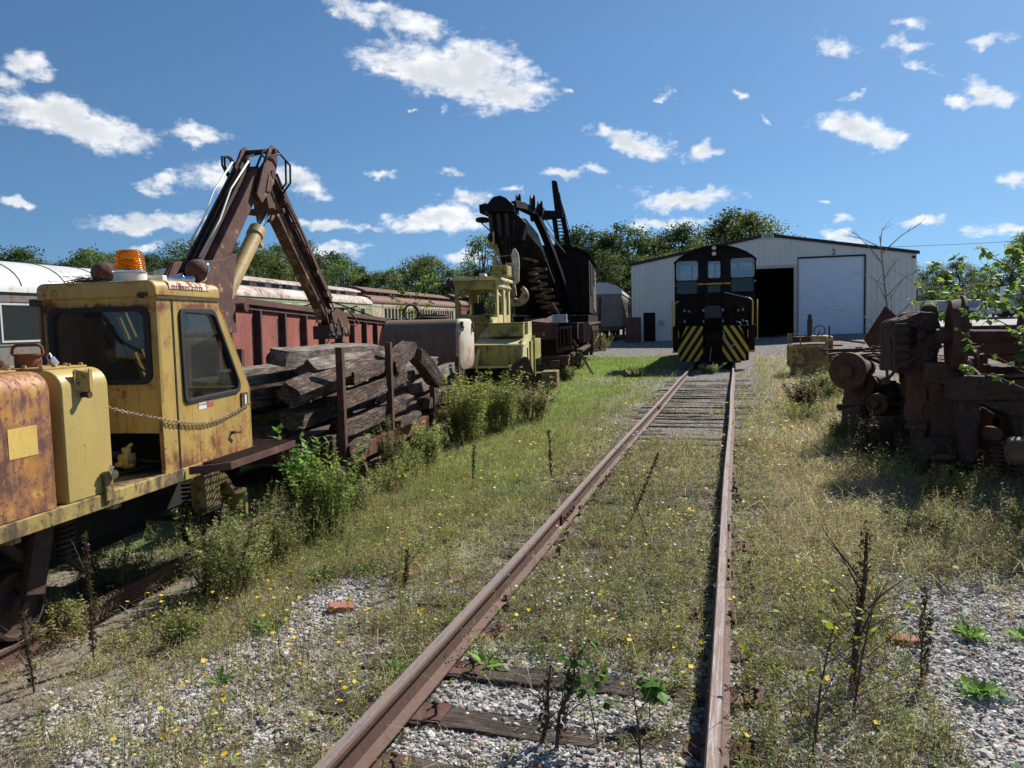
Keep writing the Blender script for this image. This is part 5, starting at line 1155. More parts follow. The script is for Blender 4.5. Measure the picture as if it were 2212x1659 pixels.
mb = MB(); mb.box((-2.86, cy, 4.50), (.22, .14, .16)); mb.box((-2.78, cy, 4.34), (.10, .12, .26)); mb.cyl((-2.85, cy, 4.2), (-2.78, cy, 3.75), .09, 8); mb.box((-2.80, cy, 3.95), (.18, .14, .12)); mb.beam((-2.72, cy - .05, 4.45), (-2.58, cy - .05, 3.70), .03, .05); mb.cyl((-2.95, cy, 4.62), (-2.85, cy, 4.62), .05, 8); mb.tube([(-2.85, cy, 4.6), (-2.86, cy, 5.0)], .03, 6); mb.build('spreader_gear', HK, cr, bev=.01)
mb = MB(); mb.beam((-2.66, cy, 4.18), (-2.22, cy, 4.20), .03, .03); mb.build('tie_bar', HK, cr)
# mast and stays
mb = MB()
def mast_x(z): return -1.36 + (z - 7.6) * -.075
ym = .6
mb.prism([(mast_x(7.75) - .13, 7.75), (mast_x(7.75) + .08, 7.75), (-1.05, 6.35), (-1.38, 6.35), (mast_x(7.5) - .14, 7.5)], 'y', ym - .12, ym + .12)
mb.beam((-1.45, ym, 6.4), (-1.28, ym, 5.0), .05, .2); mb.beam((-1.10, ym, 6.4), (-.83, ym, 5.0), .06, .2)
for i in range(9):
    z0 = 6.33 - i * .145; z1 = z0 - .145; f0 = (6.4 - z0) / 1.4; f1_ = (6.4 - z1) / 1.4
    xa0, xb0 = -1.44 + .17 * f0, -1.10 + .27 * f0; xa1, xb1 = -1.44 + .17 * f1_, -1.10 + .27 * f1_
    mb.beam((xa0, ym - .09, z0), (xb1, ym - .09, z1), .02, .035); mb.beam((xb0, ym - .09, z0), (xa1, ym - .09, z1), .02, .035)
mb.box((-1.43, ym, 7.76), (.16, .2, .06)); mb.build('lattice_mast', BLACK, cr, bev=.005)
mb = MB(); mb.prism([(-2.45, 6.62), (-1.05, 6.50), (-1.05, 6.24), (-1.6, 6.22), (-2.40, 6.16)], 'y', .3, .7); mb.build('strut', BLACK, cr, bev=.01)
mb = MB()
for dx_, dz_ in ((0, 0), (.05, -.02), (.12, -.05)): mb.tube([(-1.20, ym, 7.3 - dx_), (-.80 + dx_ * 1.6, ym + .2, 4.98)], .016, 5)
for k in range(2): mb.tube([(-1.5 + .05 * k, -3.8, 5.6 - .25 * k), (-.95 + .05 * k, -.2, 4.75 - .05 * k)], .018, 5)
mb.build('stay_rope', DARK, cr)
mb = MB(); mb.tube([(-1.80, .2, 6.25), (-1.38, .4, 5.55)], .02, 5); mb.build('stay_rope', MATS['green_cable'], cr)
# leaning pole
mb = MB(); mb.beam((-6.15, 27.0, 2.61), (-4.92, 27.97, -.05), .07, .055); pl_ = mb.build('pole', PLANKW)
tag(pl_, 'long pale wooden pole leaning against the wrecking crane with its foot in the grass', 'pole')

# leaning rusty frames beside the ballast machine
fr_ = thing('scrap_steelwork', 'rusty open steel frame leaning between the yellow ballast machine and the crane', 'scrap frame', (-5.76, 32, 0), (0, 0, R(7.5)))
mb = MB(); mb.beam((-1.66, -9.0, .62), (-1.50, -9.0, 1.55), .05, .05); mb.beam((-1.62, -9.0, .60), (-1.1, -9.0, .70), .06, .06); mb.beam((-1.10, -9.0, .66), (-1.32, -9.0, 1.50), .035, .035); mb.beam((-1.75, -9.0, 1.5), (-.95, -9.0, 1.6), .10, .10); mb.beam((-1.9, -8.5, .5), (-1.7, -8.5, 1.6), .3, .05); mb.b2(-1.6, -.7, -9.4, -8.6, .15, .45); mb.build('frame', RUST, fr_, bev=.006)
mb = MB(); mb.beam((-1.5, -9.3, .1), (-1.45, -9.3, .6), .06, .06); mb.b2(-1.0, -.55, -9.5, -8.6, -.05, .5); mb.build('block', SILL, fr_, bev=.02)

# ================================================================ black locomotive
loco = thing('diesel_locomotive', 'black diesel switching locomotive with yellow chevron striped steps, at the end of the main track', 'locomotive', (-.79, 30.6, 0), (0, 0, 0))
lx = lambda px: (px - 689) * .002885
lz = lambda py: 4.11 - (py - 308) * .00301
arc = [(160, 308), (165, 296), (230, 240), (320, 190), (420, 150), (520, 115), (600, 98), (690, 92), (780, 98), (880, 115), (980, 145), (1080, 190), (1160, 240), (1212, 285), (1218, 300)]
outline = [(lx(p[0]), lz(p[1])) for p in arc]
mb = MB()
CY = 1.1   # cab front wall
body = [(-1.53, lz(1120)), (1.53, lz(1120)), (1.53, lz(300))] + [(x, z) for x, z in outline[::-1][1:-1]] + [(-1.53, lz(308))]
holes = [rrect(lx(190), lx(462), lz(520), lz(288), .09), rrect(lx(597), lx(765), lz(510), lz(290), .08), rrect(lx(905), lx(1190), lz(505), lz(278), .09)]
# front wall in vertical strips so that each window is a real opening
def strip(x0, x1, hole=None, z0=lz(1120), name=None):
    top = [(x, z) for x, z in outline if x0 < x < x1]
    def zt(x):
        for i in range(len(outline) - 1):
            if outline[i][0] <= x <= outline[i + 1][0]:
                f = (x - outline[i][0]) / (outline[i + 1][0] - outline[i][0] + 1e-9); return outline[i][1] * (1 - f) + outline[i + 1][1] * f
        return outline[0][1]
    poly = [(x0, z0), (x1, z0), (x1, zt(min(x1, 1.52)))] + top[::-1] + [(x0, zt(max(x0, -1.52)))]
    return poly
def wall(y, th, z0):
    mb = MB()
    cuts = [-1.53, lx(470), lx(585), lx(777), lx(895), 1.53]
    for i, h in ((0, holes[0]), (2, holes[1]), (4, holes[2])): mb.ring3(strip(cuts[i], cuts[i + 1], z0=z0), h, (0, y, 0), (1, 0, 0), (0, 0, 1), -th)
    for i in (1, 3): mb.prism(strip(cuts[i], cuts[i + 1], z0=z0), 'y', y, y + th)
    return mb
wall(CY, .05, lz(1120)).build('cab_wall', BLACK, loco)
wall(CY + 2.2, .05, 2.6).build('cab_wall', BLACK, loco)
mb = MB()
for s_ in (-1, 1):
    mb.ring3([(CY, lz(900)), (CY + 2.25, lz(900)), (CY + 2.25, lz(300)), (CY, lz(300))], rrect(CY + .35, CY + 1.9, lz(520), lz(330), .08), (s_ * 1.53, 0, 0), (0, 1, 0), (0, 0, 1), -.04 * s_)
mb.build('cab_side', BLACK, loco)
mb = MB()
ring = [(x * 1.02, z + .02) for x, z in outline]; n = len(ring)
vs = [(x, CY - .10, z) for x, z in ring] + [(x, CY + 2.4, z) for x, z in ring] + [(x * .985, CY - .10, z - .05) for x, z in ring] + [(x * .985, CY + 2.4, z - .05) for x, z in ring]
mb.add(vs, [(i, i + 1, n + i + 1, n + i) for i in range(n - 1)] + [(2 * n + i, 3 * n + i, 3 * n + i + 1, 2 * n + i + 1) for i in range(n - 1)] + [(i, 2 * n + i, 2 * n + i + 1, i + 1) for i in range(n - 1)] + [(n + i, n + i + 1, 3 * n + i + 1, 3 * n + i) for i in range(n - 1)] + [(0, n, 3 * n, 2 * n), (n - 1, 3 * n - 1, 4 * n - 1, 2 * n - 1)])
mb.build('cab_roof', BLACKM, loco, smooth=True, auto=30)
for h in holes:
    mb = MB(); mb.ring3(offpoly(h, .03), offpoly(h, -.012), (0, CY - .012, 0), (1, 0, 0), (0, 0, 1), -.02); wf = mb.build('window_frame', GREYST if h is not holes[1] else BLACK, loco)
    mb = MB(); mb.prism(h, 'y', CY + .02, CY + .025); mb.build('pane', GLASSL, wf)
# light mullions inside seen in the windows
mb = MB()
for a_, c_ in ((375, 410), (677, 706), (977, 1006)): mb.b2(lx(a_), lx(c_), CY + .03, CY + .06, lz(520), lz(280))
mb.build('window_mullion', BLACK, loco)
GD = glass('loco_low_glass', (.20, .20, .20), .85, (.085, .10, .10), .12)
for x0, x1, z0, z1 in ((187, 460, 700, 540), (595, 762, 692, 600), (903, 1187, 690, 525)):
    mb = MB(); h = rrect(lx(x0), lx(x1), lz(z0), lz(z1), .06); mb.prism(h, 'y', CY - .012, CY); wn_ = mb.build('lower_window', GD, loco)
    mb = MB(); mb.ring3(offpoly(h, .02), h, (0, CY - .02, 0), (1, 0, 0), (0, 0, 1), -.02); mb.build('frame', BLACKM, wn_)
mb = MB(); mb.b2(lx(467), lx(893), CY - .012, CY, lz(590), lz(572)); mb.b2(-1.53, lx(175), CY - .012, CY, lz(597), lz(580)); mb.b2(lx(1197), 1.53, CY - .012, CY, lz(572), lz(555)); mb.build('stripe', YSTR, loco)
# headlight pair
mb = MB(); mb.b2(lx(592), lx(778), CY - .16, CY, lz(212), lz(150)); mb.cyl((lx(684), CY - .25, lz(132)), (lx(684), CY, lz(132)), .115, 24); mb.cyl((lx(684), CY - .25, lz(205)), (lx(684), CY, lz(205)), .115, 24); hl = mb.build('headlight', BLACK, loco, smooth=True, auto=30)
LENS = plain('headlamp_lens', (.55, .50, .42), .15, .6, scale=30, var=.3)
for p in (132, 205):
    mb = MB(); mb.lathe([(.02, 0), (.08, .012), (.085, .03), (.02, .03)], (lx(684), CY - .275, lz(p)), (0, 1, 0), 20); mb.build('lens', LENS, hl, smooth=True, auto=30)
# hood in front of the cab? : low nose platform with doors, recessed panel
mb = MB(); mb.b2(lx(175), lx(1185), CY - .05, CY + .02, lz(1120), lz(720)); mb.b2(lx(285), lx(545), CY - .07, CY - .05, lz(1100), lz(880)); mb.b2(lx(790), lx(1060), CY - .07, CY - .05, lz(1100), lz(880)); mb.build('end_panel', BLACKM, loco, bev=.01)
mb = MB(); mb.prism([(lx(555), lz(1025)), (lx(775), lz(1025)), (lx(778), lz(890)), (lx(740), lz(862)), (lx(590), lz(862)), (lx(552), lz(890))], 'y', CY - .085, CY - .05); mb.build('number_panel', plain('dull_grey_panel', (.045, .047, .055), .6), loco, bev=.006)
mb = MB(); mb.b2(lx(548), lx(556), CY - .09, CY, lz(1110), lz(560)); mb.b2(lx(795), lx(803), CY - .09, CY, lz(1110), lz(560)); mb.build('hand_rod', BLACK, loco)
for k in range(6):
    for a_, c_ in ((300, 530), (805, 1045)): mb = MB(); mb.b2(lx(a_), lx(c_), CY - .085, CY - .07, lz(905 + k * 32) - .02, lz(905 + k * 32)); mb.build('louvre', BLACK, loco)
for px_ in (292, 540, 795, 1052):
    for pz_ in (920, 1060): mb = MB(); mb.b2(lx(px_) - .03, lx(px_) + .03, CY - .10, CY - .06, lz(pz_) - .05, lz(pz_) + .05); mb.build('hinge', GREYST, loco)
mb = MB(); mb.b2(lx(600), lx(760), CY - .03, CY, lz(250), lz(222)); mb.build('visor', BLACK, loco)
for px in (350, 992): mb = MB(); mb.cyl((lx(px), CY - .10, lz(930)), (lx(px), CY - .05, lz(930)), .04, 12); mb.build('marker_lamp', GREYST, loco, smooth=True, auto=30)
mb = MB(); mb.tube([(lx(545), CY - .1, lz(698)), (lx(235), .15, lz(800))], .022, 8); mb.build('slope_rail', BLACK, loco)
mb = MB(); mb.tube([(lx(810), CY - .1, lz(695)), (lx(1000), .5, lz(748)), (lx(1130), .15, lz(785)), (lx(1150), .12, lz(800))], .022, 8); mb.build('slope_rail', GREYST, loco)
for s_, a_ in ((1, (235, 212, 183, 180, 177, 185, 235)), (-1, (1145, 1160, 1170, 1168, 1166, 1160, 1130))):
    zz = (802, 810, 835, 1000, 1290, 1315, 1322)
    mb = MB(); mb.tube([(lx(a_[i]), .12, lz(zz[i])) for i in range(7)], .024, 8); mb.build('grab_rail', YSTR, loco, smooth=True)
for px, x_ in ((127, -1.62), (1232, 1.57)):
    mb = MB(); mb.tube([(x_, .9, lz(795)), (x_, .9, lz(1298)), (x_ * .95, .9, lz(1300))], .02, 8); mb.build('side_rail', YSTR, loco, smooth=True)
for px in (234, 1108):
    mb = MB(); mb.tube([(lx(px), .02, lz(1170)), (lx(px), .02, lz(1270))], .016, 6); mb.build('step_rail', YSTR, loco)
# running board, steps and pilot
mb = MB(); mb.b2(-1.53, 1.50, .0, CY, lz(1135), lz(1118)); mb.b2(-1.53, -1.30, .02, CY, lz(1450), lz(1118)); mb.b2(1.23, 1.46, .02, CY, lz(1450), lz(1118)); mb.b2(-1.3, 1.25, .35, .45, lz(1560), lz(1118)); mb.build('end_platform', BLACKM, loco, bev=.008)
mb = MB(); mb.b2(-1.54, -1.43, -.06, .3, lz(1452), lz(1430)); mb.b2(1.22, 1.44, -.06, .3, lz(1455), lz(1428)); mb.build('step_tread', YSTR, loco)
def clip(poly, band):
    out = poly
    for (nx, nz, c) in band:
        res = []; k = len(out)
        for i in range(k):
            p, q = out[i], out[(i + 1) % k]; dp_, dq = nx * p[0] + nz * p[1] - c, nx * q[0] + nz * q[1] - c
            if dp_ <= 0: res.append(p)
            if dp_ * dq < 0: f = dp_ / (dp_ - dq); res.append((p[0] + (q[0] - p[0]) * f, p[1] + (q[1] - p[1]) * f))
        out = res
        if len(out) < 3: return None
    return out
for side in (-1, 1):
    pl = [(336, 1120), (545, 1120), (545, 1565), (258, 1565), (240, 1470), (215, 1440), (218, 1370)] if side < 0 else [(808, 1120), (1010, 1120), (1118, 1350), (1118, 1430), (1082, 1470), (1080, 1560), (785, 1565), (795, 1240)]
    P2 = [(lx(p[0]), lz(p[1])) for p in pl]
    # convex hull-ish fan split for concave corner: use two convex pieces
    mb = MB(); mb.prism(P2, 'y', -.06, .0); sp_ = mb.build('step_sheet', BLACK, loco, bev=.004)
    if side < 0: pieces = [[(336, 1120), (545, 1120), (545, 1440), (215, 1440), (218, 1370)], [(215, 1440), (545, 1440), (545, 1565), (258, 1565), (240, 1470)]]
    else: pieces = [[(808, 1120), (1010, 1120), (1118, 1350), (1118, 1430), (790, 1430), (797, 1240)], [(790, 1430), (1118, 1430), (1082, 1470), (1080, 1560), (785, 1565)]]
    mb = MB()
    th = R(57)   # stripes climb toward the middle
    dxv, dzv = (math.cos(th), math.sin(th)) if side < 0 else (-math.cos(th), math.sin(th))
    nx, nz = -dzv, dxv
    if side > 0: nx, nz = dzv, -dxv
    ref = (lx(545), lz(1120)) if side < 0 else (lx(808), lz(1120))
    c0 = nx * ref[0] + nz * ref[1]
    for k in range(-2, 14):
        a_ = c0 + side * 0 + (k * .245 - .06) * (1 if side < 0 else 1) * (1 if True else 1)
        for pc in pieces:
            q = clip([(lx(p[0]), lz(p[1])) for p in pc], [(nx, nz, a_ + .118), (-nx, -nz, -a_)])
            if q: mb.prism(q, 'y', -.066, -.060)
            q = clip([(lx(p[0]), lz(p[1])) for p in pc], [(nx, nz, 2 * c0 - a_ + .118), (-nx, -nz, -(2 * c0 - a_))]) if k > 0 and False else None
    if len(mb.v): mb.build('chevron_stripe', YSTR, sp_)
mb = MB(); mb.b2(lx(545), lx(790), -.02, .2, lz(1560), lz(1200)); mb.box((lx(665), -.25, lz(1300)), (.34, .7, .34)); mb.box((lx(655), -.62, lz(1300)), (.30, .22, .42)); mb.build('coupler', BLACKM, loco, bev=.03)
mb = MB(); mb.tube([(lx(965), -.08, lz(1070)), (lx(1005), -.1, lz(1080)), (lx(1030), -.08, lz(1115))], .018, 6); mb.tube([(lx(1070), -.08, lz(1065)), (lx(1100), -.1, lz(1070)), (lx(1105), -.08, lz(1120))], .018, 6); mb.tube([(lx(800), -.1, lz(1180)), (lx(850), -.15, lz(1330)), (lx(900), -.12, lz(1380)), (lx(960), -.1, lz(1340))], .022, 6); mb.build('brake_hose', GREYST, loco, smooth=True)
mb = MB(); mb.tube([(lx(655), -.2, lz(1380)), (lx(640), -.2, lz(1500)), (lx(633), -.18, lz(1552))], .014, 6); mb.lathe([(.02, 0), (.03, .02), (.01, .04)], (lx(633), -.18, lz(1560)), n=8); mb.build('air_line', GREYST, loco)
mb = MB(); mb.b2(-1.3, 1.3, .5, 12.0, 1.0, 1.45); mb.b2(-.95, .95, CY + 2.25, 12.0, 1.45, 3.6); mb.b2(-1.3, 1.3, 12, 12.3, .5, 1.5); mb.build('long_hood', BLACKM, loco, bev=.03)
mb = MB(); mb.box((0, 1.6, 2.2), (2.2, .1, 1.2)); mb.box((-.8, 2.0, 2.4), (.5, .5, .9)); mb.build('cab_interior', DARK, loco, bev=.02)
for y in (1.9, 4.3, 8.4, 10.8):
    for x, s in ((-.76, -1), (.70, 1)):
        mb = MB(); mb.lathe([(.05, -.07), (.50, -.06), (.50, .06), (.1, .07)], (x, y, .66), (s, 0, 0), 26); mb.build('wheel', RUSTB, loco, smooth=True, auto=40)
for y in (3.1, 9.6):
    mb = MB(); mb.b2(-1.05, -.92, y - 1.8, y + 1.8, .45, .95); mb.b2(.86, 1.0, y - 1.8, y + 1.8, .45, .95); mb.b2(-.9, .9, y - .3, y + .3, .5, 1.0); mb.build('truck_frame', RUSTB, loco, bev=.03)
mb = MB(); mb.b2(-1.2, 1.2, 5.3, 7.4, .35, 1.0); mb.build('fuel_tank', BLACKM, loco, bev=.05)
# small grit pile / debris under the nose is left to the weeds

# ================================================================ metal shed
shed = thing('metal_shed', 'large pale ribbed metal shed numbered 2, one doorway open and one roller door closed', 'shed', (1.81, 49.95, 0), (0, 0, 0))
SHW, t, b = newmat('ribbed_metal_wall')
co = t.new('ShaderNodeTexCoord').outputs['Object']
n = t.noise(t.vmath('MULTIPLY', co, (1, 1, .25)), 1.2, 6, .6)
t.put(b.inputs['Base Color'], t.mix(n, (.66, .635, .575), (.79, .76, .69))); b.inputs['Roughness'].default_value = .5
t.put(b.inputs['Normal'], t.bump(t.noise(co, 2.5, 3, .5), .15, .03))
HW = 8.12; EZ = 5.46; RZ = 6.86
def roofz(x): return RZ - (RZ - EZ) * abs(x) / HW
def ribwall(mb, x0, x1, zlo, zhi_f, y=0.0, pitch=.305):
    xs = []; x = x0
    ys = []
    while x < x1 - 1e-6:
        for dx_, dy_ in ((0, 0), (.11, 0), (.125, -.028), (.165, -.028), (.18, 0)):
            if x + dx_ <= x1: xs.append(x + dx_); ys.append(y + dy_)
        x += pitch
    xs.append(x1); ys.append(y)
    vs = []; 
    for a_, c_ in zip(xs, ys): vs += [(a_, c_, zlo), (a_, c_, zhi_f(a_))]
    mb.add(vs, [(2 * i, 2 * i + 2, 2 * i + 3, 2 * i + 1) for i in range(len(xs) - 1)])
O0, O1, OT = -2.15, 1.50, 5.02       # open doorway
D0, D1, DT = 1.74, 5.36, 5.40        # roller door
mb = MB()
ribwall(mb, -HW, -6.67, .3, roofz); ribwall(mb, -6.67, -7.42 + .75 + .02, .3, roofz)
ribwall(mb, -6.65, O0, .3, roofz) if False else None
mb = MB()
S0, S1, ST_Z = -7.40, -6.66, 2.42      # small side door
ribwall(mb, -HW, S0, .3, roofz); ribwall(mb, S0, S1, ST_Z, roofz); ribwall(mb, S1, O0, .3, roofz); ribwall(mb, O0, O1, OT, roofz); ribwall(mb, O1, D0, .3, roofz); ribwall(mb, D0, D1, DT, roofz); ribwall(mb, D1, HW, .3, roofz)
mb.build('front_wall', SHW, shed)
mb = MB(); mb.b2(-HW, -HW + .02, .02, 24, .3, EZ); mb.b2(HW - .02, HW, .02, 24, .3, EZ); mb.b2(-HW, HW, 24, 24.02, .3, EZ); mb.add([(-HW, 24, EZ), (HW, 24, EZ), (0, 24, RZ)], [(0, 1, 2)]); mb.build('outer_wall', SHW, shed)
mb = MB()
for s_ in (-1, 1): mb.prism([(0, RZ + .02), (s_ * (HW + .12), EZ), (s_ * (HW + .12), EZ + .05), (0, RZ + .07)], 'y', -.06, 24.1)
mb.build('roof', plain('shed_roof', (.25, .25, .24), .5), shed)
mb = MB()
for s_ in (-1, 1): mb.prism([(0, RZ - .10), (s_ * (HW + .14), EZ - .13), (s_ * (HW + .14), EZ + .06), (0, RZ + .09)], 'y', -.10, -.062)
mb.build('fascia', plain('brown_fascia', (.030, .020, .018), .6), shed)
mb = MB(); mb.b2(-.34, .36, -.115, -.10, 6.66, 6.90); sg = mb.build('maker_sign', plain('sign_grey', (.50, .50, .50), .5), shed); text_part('sign_text', 'Kirby', .20, DARK, sg, (0.02, -.118, 6.78), (PI / 2, 0, 0), .002)
text_part('number_mark', '2', .46, DARK, shed, (3.70, -.035, 5.66), (PI / 2, 0, 0), .004)
mb = MB(); mb.b2(O0 - .06, O1 + .03, -.05, .12, OT - .16, OT + .02); mb.b2(O1, O1 + .20, -.045, .12, .3, OT); mb.b2(O0 - .2, O0, -.045, .12, .3, OT); mb.build('doorway_frame', plain('cream_frame', (.50, .47, .38), .6), shed)
mb = MB(); mb.b2(D0 - .03, D1 + .06, -.05, .1, DT - .04, DT + .06); mb.b2(D1, D1 + .08, -.05, .1, .3, DT); mb.b2(D0 - .02, D0 + .01, -.05, .1, .3, DT); mb.build('roller_frame', MATS['brown_fascia'], shed)
mb = MB(); z = .78
vs = []; zs = []
while z < DT - .02: zs += [(z, .02), (z + .025, -.0), (z + .06, -.0), (z + .078, .02)]; z += .08
for (zz_, yy_) in zs: vs += [(D0, yy_ + .02, zz_), (D1, yy_ + .02, zz_)]
mb.add(vs, [(2 * i, 2 * i + 1, 2 * i + 3, 2 * i + 2) for i in range(len(zs) - 1)]); mb.b2(D0, D1, .02, .05, .70, .80); mb.build('roller_door', plain('roller_door', (.74, .80, .88), .45, scale=2, var=.05), shed)
mb = MB(); mb.b2(S0, S1, .3, .32, .3, ST_Z); mb.b2(O0, O1, 23.9, 23.95, .3, OT); mb.b2(-HW + .1, HW - .1, .25, 23.9, .55, .60); mb.b2(O0 + 2.75, O1, .6, .64, .3, 4.9) if False else None; mb.build('dark_inside', DARK, shed)  # dark sheets standing in for the shade behind the openings
mb = MB(); mb.b2(-HW + .05, -2.4, .15, .2, .3, 5.3); mb.b2(2.0, HW - .05, .15, .2, .3, 5.3); mb.b2(-HW + .1, HW - .1, 8, 8.05, .3, 5.4); mb.build('inner_lining', DARK, shed)  # dark sheets added inside so the open doorway stays black
mb = MB(); mb.b2(-6.40, -6.12, -.14, -.03, 1.62, 1.92); eb = mb.build('meter_box', GREYST, shed, bev=.01); mb = MB(); mb.lathe([(.07, 0), (.06, .05)], (-6.26, -.14, 1.77), (0, -1, 0), 14); mb.build('meter_dial', plain('meter_dial', (.6, .6, .6), .3), eb)
mb = MB(); mb.box((7.95, -.1, 5.18), (.14, .18, .12)); mb.build('wall_lamp', DARK, shed)
cb_ = thing('electrical_cabinet', 'faded dark red metal cabinet standing in front of the left end of the shed', 'cabinet', (-6.1, 49.0, 0))
mb = MB(); mb.b2(-.45, .42, -.35, .35, .45, 2.15); mb.build('body', weather('maroon_paint', (.12, .045, .045), rust=(.08, .05, .045), amt=.3, scale=3), cb_, bev=.015)
mb = MB(); mb.b2(-.40, -.02, -.365, -.35, .5, 2.08); mb.b2(.0, .38, -.365, -.35, .5, 2.08); mb.build('door', MATS['maroon_paint'], cb_, bev=.004)
mb = MB(); mb.tube([(.50, -.2, .4), (.50, -.2, 1.2), (.42, -.2, 1.2)], .03, 8); mb.build('conduit', GREYST, cb_)

# ================================================================ leaf generator
def unit(a): return a / np.maximum(np.linalg.norm(a, axis=-1, keepdims=True), 1e-9)
def leafq(P, D, N, l, w, tint, bend=.0):
    """diamond leaves: base P, direction D, width axis from N x D"""
    D = unit(D); S = unit(np.cross(N, D)); l = np.asarray(l)[:, None]; w = np.asarray(w)[:, None]
    up = unit(np.cross(D, S))
    v0 = P; v1 = P + D * l * .45 + S * w * .5 + up * l * bend; v2 = P + D * l; v3 = P + D * l * .45 - S * w * .5 + up * l * bend
    V = np.stack([v0, v1, v2, v3], 1).reshape(-1, 3); F = np.arange(len(P) * 4).reshape(-1, 4)
    return V, F, np.repeat(tint, 4, 0)
def merge(parts):
    V = []; F = []; T = []; b = 0
    for v, f, t_ in parts:
        V.append(v); F.append(f + b); T.append(t_); b += len(v)
    return np.concatenate(V), np.concatenate(F), np.concatenate(T)
def rdir(rs, n): return unit(rs.normal(size=(n, 3)))
def tints(rs, n, c0, c1, dark=.0):
    a = rs.rand(n, 1); t_ = np.array(c0) * (1 - a) + np.array(c1) * a
    return t_ * (1 - dark * rs.rand(n, 1))

def tree_proto(seed, h, rad, c0, c1, nclump, nleaf, lsize, cone=.0, base=.18):
    rs = np.random.RandomState(seed); rr = random.Random(seed)
    parts = []; tips = []
    tb = MB(); n = 7
    tp = [Vector((rr.uniform(-.15, .15) * (i > 0), rr.uniform(-.15, .15) * (i > 0), h * .9 * i / n)) for i in range(n + 1)]
    tb.tube(tp, [.02 * h * (1 - i / (n + 1)) + .015 for i in range(n + 1)], 6)
    for k in range(nclump):
        u_ = rr.uniform(base, .98); r_here = rad * (math.sin(PI * min(1, (u_ - base) / (1 - base)) ** (.75 + cone)) ** .7 * .85 + .12) * (1 - cone * u_ * .5)
        a_ = rr.uniform(0, 2 * PI); rr_ = r_here * rr.uniform(.45, 1.0)
        c = Vector((rr_ * math.cos(a_), rr_ * math.sin(a_), u_ * h)); s_ = rad * rr.uniform(.14, .28)
        if k % 3 == 0: b0 = tp[min(n, int(max(.1, u_ - .2) * n))]; tb.tube([b0, b0.lerp(c, .5) + Vector((0, 0, -.1)), c], [.03 * h * .35, .03 * h * .2, .02], 4, cap=False)
        q = rs.normal(size=(nleaf, 3)) * [s_, s_, s_ * .62] * .62 + np.array(c)
        shade = np.clip(rs.normal(1.0, .28), .5, 1.7)
        tn = tints(rs, nleaf, c0, c1, .3) * shade
        nrm = unit(rs.normal(size=(nleaf, 3)) * .7 + [0, 0, .6])
        parts.append(leafq(q, rdir(rs, nleaf) * [1, 1, .5], nrm, rs.uniform(.7, 1.3, nleaf) * lsize, rs.uniform(.6, 1.0, nleaf) * lsize, tn))
    return merge(parts), tb
